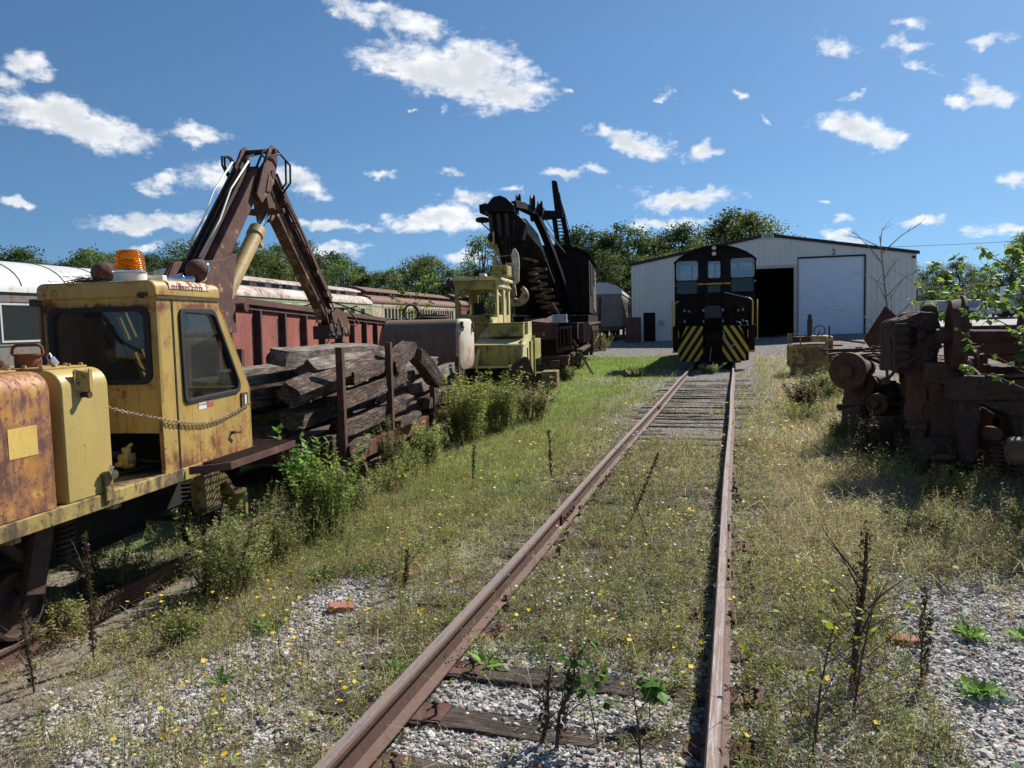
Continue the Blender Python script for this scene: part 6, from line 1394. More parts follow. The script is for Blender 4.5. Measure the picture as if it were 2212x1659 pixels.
TREES = [(-76.7, 64.3, 8.7, 3, 0), (-81.6, 70.6, 10.0, 4, 0), (-75.9, 67.7, 9.9, 3, 0), (-66.0, 60.6, 8.9, 0, 0), (-69.0, 65.5, 9.3, 4, 0), (-70.6, 69.3, 8.8, 0, 0), (-62.8, 63.4, 8.9, 0, 0), (-63.0, 66.0, 9.5, 1, 0), (-65.6, 71.1, 10.0, 0, 0), (-59.0, 66.2, 9.2, 0, 0), (-57.7, 67.3, 9.7, 2, 0), (-59.5, 71.4, 9.8, 0, 0), (-55.3, 69.3, 9.6, 0, 0), (-60.2, 78.2, 12.0, 3, 0), (-51.9, 70.5, 10.6, 1, 0), (-48.6, 69.0, 9.4, 2, 0), (-48.8, 71.5, 8.8, 1, 0), (-44.0, 67.1, 8.5, 3, 1), (-47.3, 74.8, 9.5, 1, 1), (-47.2, 78.8, 10.2, 3, 1), (-42.4, 73.6, 9.0, 2, 1), (-45.4, 83.1, 9.3, 0, 1), (-38.7, 74.1, 8.1, 4, 1), (-42.2, 84.3, 9.2, 2, 1), (-37.6, 78.4, 7.7, 3, 1), (-32.1, 70.1, 6.7, 1, 1), (-32.9, 75.2, 7.3, 1, 1), (-31.7, 77.7, 8.1, 3, 1), (-28.0, 72.6, 7.5, 4, 1), (-26.8, 73.6, 7.3, 4, 1), (-29.8, 87.1, 8.5, 4, 1), (-23.2, 72.1, 8.9, 4, 1), (-22.3, 75.8, 7.8, 2, 1), (-23.9, 87.8, 7.5, 4, 1), (-19.9, 78.9, 7.4, 1, 2), (-18.0, 78.7, 8.7, 0, 2), (-17.1, 82.4, 10.5, 0, 2), (-14.5, 76.8, 9.9, 0, 2), (-13.0, 76.7, 9.8, 1, 2), (-11.2, 74.3, 10.1, 2, 2), (-10.5, 81.4, 10.1, 1, 2), (-9.0, 84.7, 9.9, 2, 2), (-7.2, 85.8, 10.3, 0, 2), (-5.3, 83.4, 10.0, 0, 2), (-3.8, 81.5, 9.8, 1, 2), (-2.0, 86.8, 11.5, 3, 2), (-0.0, 86.8, 11.4, 0, 2), (1.8, 83.5, 10.5, 3, 2), (3.1, 76.8, 9.4, 0, 2), (5.5, 89.7, 9.5, 2, 2), (-63.7, 53.8, 6.2, 3, 0), (-60.8, 54.1, 7.0, 4, 0), (-58.6, 54.5, 7.2, 1, 0), (-57.8, 57.2, 7.1, 3, 0), (-52.5, 54.8, 7.8, 4, 0), (-54.1, 59.4, 7.9, 3, 0), (-48.7, 56.7, 7.6, 2, 0), (-48.8, 60.0, 7.2, 1, 0), (-44.8, 59.4, 8.6, 2, 0), (-41.5, 58.3, 7.5, 0, 0), (-38.6, 58.4, 5.8, 1, 1), (-39.5, 63.7, 7.3, 3, 1), (-36.0, 62.5, 6.6, 4, 1), (-31.1, 58.5, 6.5, 4, 1), (-31.2, 62.9, 5.6, 2, 1), (-28.9, 64.1, 5.1, 3, 1), (-27.1, 66.4, 6.7, 1, 1), (-24.7, 68.2, 5.4, 0, 1), (-21.4, 66.5, 6.9, 2, 1), (-17.5, 63.7, 4.5, 3, 1), (-16.5, 68.7, 5.8, 4, 2), (-13.0, 65.9, 8.3, 2, 2), (-11.0, 68.3, 7.6, 1, 2), (-9.1, 72.2, 7.5, 0, 2), (-6.3, 68.6, 6.7, 3, 2), (-4.2, 73.7, 7.7, 3, 2), (-1.5, 71.1, 8.4, 2, 2), (0.8, 69.2, 8.0, 0, 2), (3.1, 76.3, 7.5, 2, 2), (25.7, 143.3, 8.9, 0, 3), (28.0, 145.9, 9.2, 4, 3), (31.6, 154.4, 9.3, 1, 3), (33.5, 153.1, 9.5, 1, 3), (36.1, 155.6, 9.3, 3, 3), (37.1, 152.9, 9.4, 3, 3), (40.5, 157.4, 9.3, 0, 3), (41.0, 151.4, 8.7, 4, 3), (30.8, 108.3, 7.3, 4, 3), (32.1, 108.8, 8.3, 4, 3), (33.4, 109.3, 10.1, 4, 3), (34.8, 109.8, 10.6, 1, 3), (36.2, 109.9, 7.8, 0, 3), (25.3, 127.3, 6.5, 4, 3), (27.8, 128.1, 5.4, 0, 3), (27.4, 118.3, 4.8, 4, 3), (31.4, 127.1, 4.6, 3, 3), (31.3, 120.1, 5.1, 3, 3), (36.0, 129.6, 4.5, 4, 3), (36.9, 126.8, 5.7, 2, 3), (36.6, 120.4, 4.4, 1, 3), (39.2, 124.0, 5.8, 2, 3), (41.7, 126.9, 5.0, 4, 3), (28.0, 90.0, 9.1, 4, 3)]

TP = []
for i, (hh_, rad, c0, c1, nc, nl, ls, cone) in enumerate((
    (10, 3.6, (.045, .075, .024), (.135, .19, .055), 60, 120, .26, .0),
    (10, 3.0, (.055, .085, .026), (.17, .22, .065), 54, 105, .25, .15),
    (10, 2.3, (.036, .064, .024), (.10, .145, .05), 50, 120, .24, .55),
    (10, 4.2, (.065, .085, .028), (.18, .21, .065), 70, 110, .26, .0),
    (10, 2.7, (.065, .10, .032), (.20, .27, .09), 42, 80, .24, .3))):
    (V, F, T), tb = tree_proto(100 + i, hh_, rad, c0, c1, int(nc * 1.5), int(nl * .8), ls * .82, cone)
    TP.append((V, F, T, tb))
KIND = ('broad dark green tree', 'mid green rounded tree', 'slim dark conical tree', 'wide olive green tree', 'airy light green tree')
WHERE = ('in the wood behind the coaches at the left', 'in the wood behind the coaches and the crane', 'in the wood behind the locomotive and the shed', 'on the wooded rise to the right of the shed')
tprot = {}
for i, (x, y, h_, k, zn) in enumerate(TREES):
    gz0 = float(gz(x, y)); h_ = (h_ - gz0 + .3) * rng.uniform(.97, 1.16)
    if k not in tprot:
        o = thing('tree', 'x', 'tree'); V, F, T, tb = TP[k]
        npmesh('crown', V, F, T, LEAF, o); tb.build('trunk', BARK, o); tprot[k] = o
    else: o = copy_tree(tprot[k])
    tag(o, KIND[k] + ' ' + WHERE[zn], 'tree', 'trees ' + WHERE[zn])
    s = h_ / 10.0; sw = max(s * rng.uniform(.85, 1.15), .75); o.location = (x, y, gz0 - .2); o.scale = (sw, sw, s); o.rotation_euler = (0, 0, rng.uniform(0, 6.28))

# ================================================================ passenger coaches
SILV = weather('silver_roof_paint', (.60, .60, .58), rust=(.16, .12, .09), amt=.1, scale=2.0, rough=.45, var=.12, streak=.6)
SIDEG = weather('grey_coach_side', (.20, .21, .20), rust=(.13, .065, .04), amt=.28, scale=1.6, rough=.6, var=.25, streak=.9)
ROOFW = weather('flaking_white_roof', (.52, .48, .43), rust=(.17, .09, .06), amt=.38, scale=1.3, rough=.7, var=.15, streak=.9)
CLERG = weather('blue_grey_roof', (.30, .34, .38), rust=(.16, .10, .07), amt=.22, scale=1.6, rough=.6, var=.15)
GREENP = weather('pale_green_side', (.30, .33, .17), rust=(.14, .08, .05), amt=.2, scale=2, rough=.6, var=.12)
ROOFB = weather('brown_rusty_roof', (.15, .07, .05), rust=(.10, .045, .03), amt=.4, scale=2, rough=.75, var=.2, alt=(.34, .26, .20), altamt=.25)
SIDEY = weather('flaking_cream_side', (.50, .46, .33), rust=(.20, .12, .07), amt=.32, scale=1.5, rough=.7, var=.15, streak=.9)
SIDER = weather('maroon_coach_side', (.22, .075, .055), rust=(.14, .07, .05), amt=.3, scale=1.5, rough=.7, var=.2, streak=.6)
WING = plain('dark_window', (.03, .035, .035), .25, var=.4)
def coach(label, x, y, yaw, L, side, roof, cler, H=4.1, lower=None, wins=(1.2, 1.6, .75, 2.15, 3.0), group='old passenger coaches on the far left tracks', lett=None, pitch=0.0):
    c = thing('passenger_coach', label, 'passenger coach', (x, y, float(gz(x, y))), (pitch, 0, R(yaw)), group)
    z1 = 3.25
    mb = MB(); mb.b2(1.46, 1.5, 0, L, 1.05, z1); mb.b2(-1.5, -1.46, 0, L, 1.05, z1); mb.b2(-1.46, 1.46, 0, .04, 1.05, z1 + .3); mb.b2(-1.46, 1.46, L - .04, L, 1.05, z1 + .3); mb.b2(-1.46, 1.46, .04, L - .04, 1.0, 1.1)
    mb.build('side', side, c)
    if lett: mb = MB(); mb.b2(1.5, 1.515, 0, L, 2.95, z1); mb.build('letter_board', lett, c)
    if cler is None:
        pr = [(1.55, z1 - .02)] + [(1.55 * math.cos(R(a)), z1 + (H - z1) * math.sin(R(a))) for a in range(10, 171, 10)] + [(-1.55, z1 - .02)]
        mb = MB(); mb.prism(pr, 'y', -.05, L + .05); rf = mb.build('roof', roof, c, smooth=True, auto=30)
        mb = MB()
        for k in range(int(L / 1.55) + 1):
            yy = .02 + k * 1.55; mb.tube([(p[0] * 1.004, yy, p[1] + .006) for p in pr[1:-1]], .018, 5, cap=False)
        mb.build('roof_seam', CLERG, rf)
    else:
        lo = [(1.56, z1 - .03), (1.56, z1 + .04)] + [(1.56 - .66 * math.sin(R(a)) , z1 + .04 + .42 * (1 - math.cos(R(a))) * .0 + .40 * math.sin(R(a))) for a in range(15, 91, 15)]
        half = [(1.56, z1 - .03), (1.55, z1 + .08), (1.42, z1 + .24), (1.20, z1 + .36), (.92, z1 + .43)]
        pr = half + [(-p[0], p[1]) for p in half[::-1]]
        mb = MB(); mb.prism(pr, 'y', -.05, L + .05); rf = mb.build('roof', roof, c, smooth=True, auto=40)
        mb = MB(); mb.b2(-.86, .86, .5, L - .5, z1 + .40, z1 + .66); cl = mb.build('clerestory', cler, c)
        mb = MB(); h2 = [(1.0, z1 + .64), (.98, z1 + .70), (.7, z1 + .80), (.3, H)]; mb.prism(h2 + [(-p[0], p[1]) for p in h2[::-1]], 'y', .3, L - .3); mb.build('clerestory_roof', roof, cl, smooth=True, auto=40)
        for k in range(int((L - 2) / 1.35)):
            mb = MB(); mb.b2(.86, .875, 1 + k * 1.35, 1.7 + k * 1.35, z1 + .46, z1 + .60); mb.build('clerestory_light', WING, cl)
        mb = MB()
        for k in range(int(L / 5)): mb.prism([(2.5 + k * 5, z1 + .48), (2.9 + k * 5, z1 + .56), (2.5 + k * 5, z1 + .64)], 'x', .87, .98)
        mb.build('roof_vent', WING, cl)
    y0, pit, w_, za, zb = wins
    k = 0
    while y0 + k * pit + w_ < L - .6:
        yy = y0 + k * pit
        mb = MB(); mb.b2(1.495, 1.512, yy, yy + w_, za, zb); wn = mb.build('window', WING, c)
        if x > -21 and y < 30:
            mb = MB(); mb.ring3([(yy - .05, za - .05), (yy + w_ + .05, za - .05), (yy + w_ + .05, zb + .05), (yy - .05, zb + .05)], [(yy, za), (yy + w_, za), (yy + w_, zb), (yy, zb)], (1.5, 0, 0), (0, 1, 0), (0, 0, 1), .025); mb.build('frame', SILV, wn)
        k += 1
    mb = MB(); mb.b2(1.5, 1.52, 0, L, za - .14, za - .10); mb.b2(1.5, 1.52, 0, L, zb + .08, zb + .12); mb.b2(-1.2, 1.2, .5, L - .5, .75, 1.02); mb.build('belt_rail', side, c)
    for yy in (2.6, L - 2.6):
        mb = MB(); mb.b2(1.0, 1.12, yy - 1.6, yy + 1.6, .4, .85); mb.b2(-1.12, -1.0, yy - 1.6, yy + 1.6, .4, .85); tr_ = mb.build('truck_frame', RUSTB, c)
        for dd in (-1.2, 1.2):
            for sx in (-.8, .7): mb = MB(); mb.lathe([(.05, 0), (.44, .01), (.44, .1), (.05, .11)], (sx, yy + dd, .5), (1, 0, 0), 18); mb.build('wheel', RUSTB, tr_)
    return c
coach('rounded silver roofed coach with grey riveted side at the far left edge', -18.3, 2.2, 4.0, 19.8, SIDEG, SILV, None, H=4.15, wins=(1.0, 2.05, 1.25, 2.0, 2.9))
coach('coach with flaking white lower roof, blue grey clerestory and pale green side', -18.9, 23.0, 7.5, 17.6, GREENP, ROOFW, CLERG, H=4.15, lett=GREENP)
coach('cream sided coach with rusty brown roof and open window frames behind the gondola', -21.7, 41.6, 4.5, 18.5, SIDEY, ROOFB, ROOFB, H=4.2, wins=(2.0, .62, .42, 1.9, 2.9))
coach('maroon coach with clerestory roof seen through the yellow open cab', -23.3, 61.5, .8, 19, SIDER, ROOFB, SIDER, H=4.2, wins=(1.5, 1.4, .6, 1.8, 2.8))
coach('grey silver coach end standing between the black crane and the shed', -8.95, 53.5, 5, 20, SIDEG, SILV, None, H=4.0, wins=(1.2, 1.9, 1.1, 2.0, 2.8), group='coaches beside the shed')
oldp = thing('rusty_mast', 'old rusty crossed poles lying on the red gondola rim before the cream coach', 'scrap poles', (-14.6, 28.2, 0))
mb = MB(); mb.beam((-1.1, -.8, 2.0), (-.75, -1.2, 3.2), .10, .10); mb.beam((-.8, -1.2, 3.15), (1.0, .2, 2.3), .05, .05); mb.beam((-2.4, -1.6, 2.5), (-.9, -1.1, 2.9), .05, .05); mb.beam((-1.0, -1.0, 2.4), (.4, -.2, 2.75), .05, .05); mb.b2(-1.1, -.9, -1.0, -.8, 0, 2.1); mb.build('poles', RUSTB, oldp)

# ================================================================ small yellow engine unit by the shed
en = thing('compressor_unit', 'small weathered yellow engine unit with grille, exhaust stack and steering wheel standing in weeds', 'engine unit', (2.35, 27.2, float(gz(2.35, 27.2))))
gz1 = float(gz(2.35, 27.2))
def ez(z): return z - gz1
mb = MB(); mb.b2(-.60, .58, .0, .95, ez(.05), ez(.40)); mb.b2(-.65, .62, -.1, 1.0, ez(.38), ez(1.02)); mb.b2(-.70, -.60, -.14, 1.0, ez(.3), ez(.98)); mb.b2(-.02, .62, .0, 1.0, ez(1.10), ez(1.30)); mb.b2(.42, .64, -.18, .1, ez(.45), ez(1.28)); eb2 = mb.build('body', weather('engine_yellow', (.48, .34, .12), rust=(.14, .07, .03), amt=.38, scale=4, var=.25), en, bev=.03)
mb = MB()
for k in range(9): mb.b2(-.18, .40, -.15, -.10, ez(.46 + k * .055), ez(.48 + k * .055))
mb.b2(-.22, -.18, -.16, -.10, ez(.42), ez(.98)); mb.b2(.40, .44, -.16, -.10, ez(.42), ez(.98))
mb.build('grille', SILL, eb2)
mb = MB(); mb.cyl((-.02, .4, ez(1.2)), (-.02, .4, ez(2.0)), .06, 12); mb.cyl((-.02, .4, ez(1.35)), (-.02, .4, ez(1.85)), .085, 12); mb.build('exhaust_stack', RUSTB, en)
mb = MB(); mb.tube([(.28 + .17 * math.cos(t_), .35, ez(1.46) + .17 * math.sin(t_)) for t_ in [j * 2 * PI / 18 for j in range(18)]], .018, 6, closed=True); mb.tube([(.28, .35, ez(1.46)), (.2, .4, ez(1.2))], .02, 6); mb.build('steering_wheel', RUBBER, en)
mb = MB(); mb.tube([(-.72, -.1, ez(.4)), (-.72, -.1, ez(1.38)), (-.35, -.1, ez(1.36)), (-.33, -.1, ez(.8))], .022, 6); mb.tube([(-.62, .2, ez(.4)), (-.62, .2, ez(1.38))], .022, 6); mb.build('hand_rail', MATS['engine_yellow'], en)
mb = MB(); mb.b2(-.45, .0, .1, .8, ez(1.10), ez(1.28)); mb.cyl((-.55, .3, ez(1.2)), (.05, .3, ez(1.2)), .09, 10); mb.cyl((.52, -.16, ez(1.2)), (.52, -.16, ez(1.62)), .03, 8); mb.cyl((.55, -.2, ez(.45)), (.55, -.2, ez(1.0)), .05, 8); mb.build('engine_block', RUST, en, bev=.01)
mb = MB(); mb.b2(.66, .95, .1, .5, ez(.95), ez(1.0)); mb.beam((.6, .3, ez(1.2)), (1.8, 1.4, ez(1.0)), .04, .06); mb.build('drawbar', RUSTO, en)

def hash_i(n): return sum(ord(c) * (i + 3) for i, c in enumerate(n))
weather('heap_rust_0', (.058, .040, .032), rust=(.085, .042, .028), amt=.5, scale=6, rough=.85, var=.5, bump=.9, alt=(.13, .095, .075), altamt=.35)
weather('heap_rust_1', (.040, .032, .028), rust=(.065, .036, .026), amt=.45, scale=8, rough=.85, var=.5, bump=.9, alt=(.10, .085, .072), altamt=.4)
weather('heap_rust_2', (.080, .045, .032), rust=(.11, .050, .030), amt=.5, scale=5, rough=.85, var=.5, bump=.9, alt=(.16, .11, .08), altamt=.3)
# ================================================================ scrap heap on the right
g0 = .02
HEAPG = 'rusty railway truck castings heaped at the right'
def casting(label, loc, rz, L, topz, seed, name='truck_side_frame', depth=.24, tilt=(0, 0)):
    """cast side frame: arched beam with pedestal legs, spring window and lugs"""
    o = thing(name, label, 'truck frame', loc, (tilt[0], tilt[1], R(rz)), HEAPG); h = topz - loc[2]
    mb = MB(); hl = L / 2
    prof = [(-hl, h * .98), (-hl * .3, h), (hl * .3, h), (hl, h * .98), (hl, h * .72), (hl * .86, h * .64), (hl * .84, h * .30), (hl * .72, h * .28), (hl * .70, h * .62), (hl * .42, h * .56), (hl * .32, h * .10), (-hl * .32, h * .10), (-hl * .42, h * .56), (-hl * .70, h * .62), (-hl * .72, h * .28), (-hl * .84, h * .30), (-hl * .86, h * .64), (-hl, h * .72)]
    hole = [(hl * .24, h * .30), (hl * .20, h * .74), (-hl * .20, h * .74), (-hl * .24, h * .30)]
    mb.prism(prof[:6] + [(prof[5][0], h * .64)], 'y', -depth / 2, depth / 2) if False else None
    # top beam, legs and bottom bar as one casting
    mb.b2(-hl, hl, -depth / 2, depth / 2, h * .80, h)
    mb.prism([(-hl * .9, h * .8), (hl * .9, h * .8), (hl * .45, h * .62), (-hl * .45, h * .62)], 'y', -depth * .45, depth * .45)
    for s_ in (-1, 1):
        mb.prism([(s_ * hl * .96, h * .82), (s_ * hl * .80, h * .82), (s_ * hl * .82, h * .25), (s_ * hl * .90, h * .20)], 'y', -depth * .35, depth * .35)
        mb.prism([(s_ * hl * .62, h * .82), (s_ * hl * .42, h * .82), (s_ * hl * .34, h * .06), (s_ * hl * .44, h * .04)], 'y', -depth * .4, depth * .4)
    mb.b2(-hl * .44, hl * .44, -depth * .5, depth * .5, h * .02, h * .16)
    fr = mb.build('frame', RUSTB, o, bev=.018)
    rr = random.Random(seed)
    mb = MB()
    for k in range(4): mb.lathe([(.085, 0), (.085, h * .40)], ((-.24 + .16 * k), 0, h * .18), (0, 0, 1), 12)
    mb.build('spring_nest', RUSTB, o, smooth=True, auto=40)
    mb = MB()
    for k in range(9): x = rr.uniform(-hl * .9, hl * .9); mb.lathe([(.03, 0), (.028, .03), (.018, .035)], (x, rr.uniform(-.08, .08), h - .002), (0, 0, 1), 6)
    mb.beam((-hl * .5, -depth * .7, h * .45), (hl * .3, -depth * .8, h * .50), .05, .06); mb.cyl((hl * .3, -depth * .6, h * .5), (hl * .3, -depth * 1.1, h * .5), .05, 10); mb.cyl((-hl * .75, -depth * .4, h * .5), (-hl * .75, -depth * .9, h * .52), .07, 12)
    mb.build('brake_rigging', RUST, o, bev=.005)
    return o
casting('large dark cast frame with flat rusty top, nearest in the scrap heap', (3.55, 9.75, g0), 4, 2.55, 1.22, 1, depth=.46)
casting('dark cast frame with square window, just left of the wheel pair', (2.62, 11.0, g0 + .12), 72, 2.3, 1.36, 2, depth=.4)
casting('dark cast frame farther back in the heap, under the chain', (2.55, 12.9, g0 + .1), 80, 2.2, 1.42, 3, depth=.42)
casting('dark frame hidden behind the leafy sapling', (4.4, 11.5, g0 + .1), 10, 2.6, 1.25, 4, depth=.5)
casting('dark lumpy frame at the back right of the heap', (4.9, 13.5, g0 + .2), -5, 3.0, 1.55, 5, depth=.5)
# heap fill: bolsters and beams
for i, (lb, l, r_, d) in enumerate((
    ('thick rusty bolster beam lying under the upright wheel', (2.75, 10.45, .62), (3, 2, 20), (1.3, .45, .55)),
    ('rusty bolster lying across the back of the heap', (3.5, 12.1, .72), (0, -3, -8), (2.4, .5, .5)),
    ('dark square casting at the far left foot of the heap', (1.95, 12.7, .55), (0, 4, 15), (.6, .7, .75)),
    ('flat topped rusty casting between wheel and front frame', (2.25, 10.6, .95), (2, 0, 70), (.9, .36, .6)),
    ('long rusty beam at right behind the axle', (4.0, 12.6, 1.62), (1, 0, 3), (2.8, .16, .22)))):
    o = thing('bolster', lb, 'casting', l, tuple(R(a) for a in r_), HEAPG)
    mb = MB(); hx, hy, hz = d[0] / 2, d[1] / 2, d[2] / 2
    mb.ring3([(-hx, -hz), (hx, -hz), (hx * .98, hz), (-hx * .98, hz)], rrect(-hx * .35, hx * .25, -hz * .45, hz * .35, min(hx, hz) * .2), (0, -hy, 0), (1, 0, 0), (0, 0, 1), -hy * .7)
    mb.b2(-hx, hx, -hy * .25, hy, -hz, hz); mb.b2(-hx * 1.06, hx * 1.06, -hy * 1.05, hy * 1.02, hz * .86, hz * 1.02)
    mb.build('casting', RUSTB, o, bev=.02)
    mb = MB()
    for k in range(3): mb.cyl((-hx * .6 + k * hx * .6, -hy * .6, hz), (-hx * .6 + k * hx * .6, -hy * .6, hz + .05), .045, 10); mb.cyl((-hx * .7 + k * hx * .6, -hy - .03, -hz * .5), (-hx * .7 + k * hx * .6, -hy + .05, -hz * .5), .05, 10)
    mb.build('boss', RUST, o, bev=.004)
# wheel pair standing on the heap
ws = thing('wheelset', 'rusty flanged wheel pair on its axle lying on top of the scrap heap', 'wheel pair', (2.38, 10.0, 1.66), (0, R(1), R(-6)), HEAPG)
for s_, x in ((1, .0), (-1, 1.5)):
    mb = MB(); mb.lathe([(.09, .10), (.14, .09), (.16, .02), (.33, -.02), (.36, -.05), (.408, -.05), (.425, .055), (.46, .065), (.46, .095), (.40, .10), (.33, .06), (.16, .05), (.11, .14), (.085, .14)], (x, 0, 0), (s_, 0, 0), 48); mb.build('wheel', RUST, ws, smooth=True, auto=28)
mb = MB(); mb.lathe([(.085, -.18), (.09, .1), (.075, .2), (.072, 1.35), (.085, 1.45), (.085, 1.7)], (0, 0, 0), (1, 0, 0), 18); mb.build('axle', RUST, ws, smooth=True, auto=40)
mb = MB(); mb.lathe([(.09, .30), (.30, .31), (.30, .36), (.09, .37)], (.35, 0, 0), (1, 0, 0), 30); mb.build('gear_wheel', RUSTB, ws, smooth=True, auto=30)
# traction motor housing left of it
tm = thing('motor_housing', 'rounded rusty cast motor housing with openings, propped against the left face of the upright wheel', 'casting', (2.02, 10.35, 1.25), (0, 0, R(8)), HEAPG)
mb = MB(); pr = [(-.26, 0), (.22, 0), (.24, .52), (.17, .68), (.02, .70), (-.10, .64), (-.25, .60), (-.28, .52)]
mb.ring3(pr, rrect(-.10, -.02, .28, .52, .03), (0, -.22, 0), (1, 0, 0), (0, 0, 1), -.10); mb.prism([(p[0], p[1]) for p in pr], 'y', -.10, .32)
for (x, z, r_) in ((.12, .50, .035), (.02, .42, .05), (.03, .56, .03), (.14, .2, .04)): mb.lathe([(r_ * .5, 0), (r_, .0), (r_, .03), (r_ * .6, .035)], (x, -.22, z), (0, -1, 0), 12)
mb.build('casing', RUSTB, tm, bev=.03)
mb = MB()
for k in range(5): mb.b2(-.29, -.13, -.30, -.22, .05 + k * .10, .12 + k * .10)
mb.b2(-.27, -.15, -.27, -.22, .05, .57); mb.build('cover_rib', RUSTB, tm, bev=.01)
mb = MB(); mb.tube([(.12, .0, .68), (.2, .1, .76), (.3, .2, .74), (.34, .24, .62)], .05, 8); mb.build('lifting_lug', RUSTB, tm, smooth=True)
# round end pieces at the left foot
for i, (x, y, z, r_, lb) in enumerate(((1.52, 11.9, 1.15, .26, 'round rusty end casting at the top left of the heap'), (1.72, 12.0, .95, .17, 'small rusty roller below the round end casting'), (1.85, 11.6, .72, .14, 'rusty round cap low at the left of the heap'))):
    o = thing('round_casting', lb, 'casting', (x, y, z), (0, 0, R(-15)), HEAPG)
    mb = MB(); mb.lathe([(.03, -.16), (r_ * .35, -.14), (r_ * .4, -.06), (r_, -.05), (r_, .05), (r_ * .6, .06), (r_ * .5, .8), (.03, .82)], (0, 0, 0), (.18, 1, 0), 26); mb.build('disc', RUSTB, o, smooth=True, auto=30)
    mb = MB()
    for k in range(6): a_ = k * PI / 3; mb.cyl((r_ * .7 * math.cos(a_), -.07, r_ * .7 * math.sin(a_)), (r_ * .7 * math.cos(a_), -.03, r_ * .7 * math.sin(a_)), .02, 6)
    mb.build('bolt', RUST, o)
# slender rods and levers sticking out of the heap
for i in range(16):
    rr = random.Random(700 + i); x, y, z = rr.uniform(1.8, 3.9), rr.uniform(9.5, 12.8), rr.uniform(.35, 1.35)
    o = thing('brake_lever', ('slender rusty lever', 'bent rusty pull rod')[i % 2] + (' sticking out low in the scrap heap', ' lying across the castings of the scrap heap')[z > .9], 'lever', (x, y, z), (R(rr.uniform(-35, 35)), R(rr.uniform(-30, 30)), R(rr.uniform(0, 360))), 'levers in the scrap heap')
    L_ = rr.uniform(.4, 1.0); mb = MB()
    if i % 2: mb.tube([(-L_ / 2, 0, 0), (-L_ * .1, .03, .04), (L_ * .3, 0, .02), (L_ / 2, .04, .10)], .020, 7)
    else: mb.beam((-L_ / 2, 0, 0), (L_ / 2, 0, .05), .03, .07, w1=.02, h1=.04)
    mb.build('bar', RUST if i % 3 else RUSTO, o)
    mb = MB(); mb.lathe([(.015, -.03), (.042, -.03), (.042, .03), (.015, .03)], (-L_ / 2, 0, 0), (0, 1, 0), 12); mb.build('eye', RUST, o)
# smaller castings filling the heap
JL = ('short thick casting with a round boss', 'bent rusty bracket casting', 'square rusty casting with an opening', 'stubby rusty pedestal with a pale rod end')
JW = ('under the front casting', 'between the front casting and the wheel', 'beside the sheet metal scraps', 'low on the left side of the heap', 'behind the motor housing')
for i, (x, y, z, rz_, s_) in enumerate(((2.35, 9.95, .30, 20, 1.0), (2.75, 9.9, .35, -30, 1.1), (2.15, 10.3, .45, 60, .9), (2.05, 10.9, .35, 10, 1.0), (1.85, 11.4, .40, 80, .9), (2.35, 10.7, .80, 130, .8), (3.1, 9.5, .30, 0, .9), (3.45, 9.35, .35, 50, 1.0), (2.6, 10.2, .75, -15, .8), (1.95, 12.1, .75, 33, .9), (2.3, 11.7, 1.05, 70, .9), (2.9, 11.4, 1.15, 15, 1.0), (3.6, 11.0, 1.25, -20, 1.0), (4.1, 10.6, 1.15, 40, .9), (2.15, 9.75, .16, 100, .7))):
    rr = random.Random(500 + i); k = i % 4
    o = thing('scrap_casting', JL[k] + ' ' + JW[i % 5], 'casting', (x, y, z), (R(rr.uniform(-15, 15)), R(rr.uniform(-15, 15)), R(rz_)), HEAPG); o.scale = (s_, s_, s_)
    mb = MB()
    if k == 0: mb.prism([(-.3, -.16), (.3, -.2), (.32, .05), (.12, .16), (-.1, .2), (-.28, .1)], 'y', -.14, .14); mb.lathe([(.05, -.2), (.13, -.2), (.13, .2), (.05, .2)], (.02, 0, .02), (0, 1, 0), 16)
    elif k == 1: mb.tube([(-.32, 0, -.22), (-.26, 0, .1), (-.05, 0, .22), (.2, 0, .16), (.3, 0, -.05)], [.07, .06, .075, .06, .05], 7); mb.box((-.32, 0, -.24), (.16, .22, .1))
    elif k == 2: mb.ring3([(-.26, -.24), (.26, -.24), (.24, .24), (-.22, .26)], rrect(-.12, .12, -.12, .10, .04), (0, -.1, 0), (1, 0, 0), (0, 0, 1), -.2); mb.b2(-.3, .3, -.14, .14, .2, .26)
    else: mb.prism([(-.12, -.35), (.12, -.35), (.08, .1), (.2, .3), (-.2, .3), (-.08, .1)], 'y', -.10, .10); mb.cyl((-.05, -.1, .12), (-.4, -.16, .16), .035, 10)
    mb.build('casting', (RUSTB, RUST)[i % 3 == 0], o, bev=.015)
    mb = MB(); mb.cyl((-.4, -.17, .16), (-.46, -.18, .165), .045, 10) if k == 3 else mb.cyl((0, -.21, 0), (0, -.16, 0), .06, 10)
    mb.build('boss', RUST, o)
for i, (x, y, z, rz_) in enumerate(((2.72, 9.55, .45, 0), (2.9, 9.5, .42, 0), (2.5, 10.0, .62, 0))):
    o = thing('coil_spring', ('left one of two rusty coil springs below the front casting', 'right one of two rusty coil springs below the front casting', 'rusty coil spring standing left of the front casting')[i], 'spring', (x, y, z - .25), (R(6 * i), R(5), 0), HEAPG)
    mb = MB(); mb.tube([(.07 * math.cos(t_ * .6), .07 * math.sin(t_ * .6), t_ * .0045) for t_ in range(70)], .018, 6); mb.build('coil', RUST, o, smooth=True)
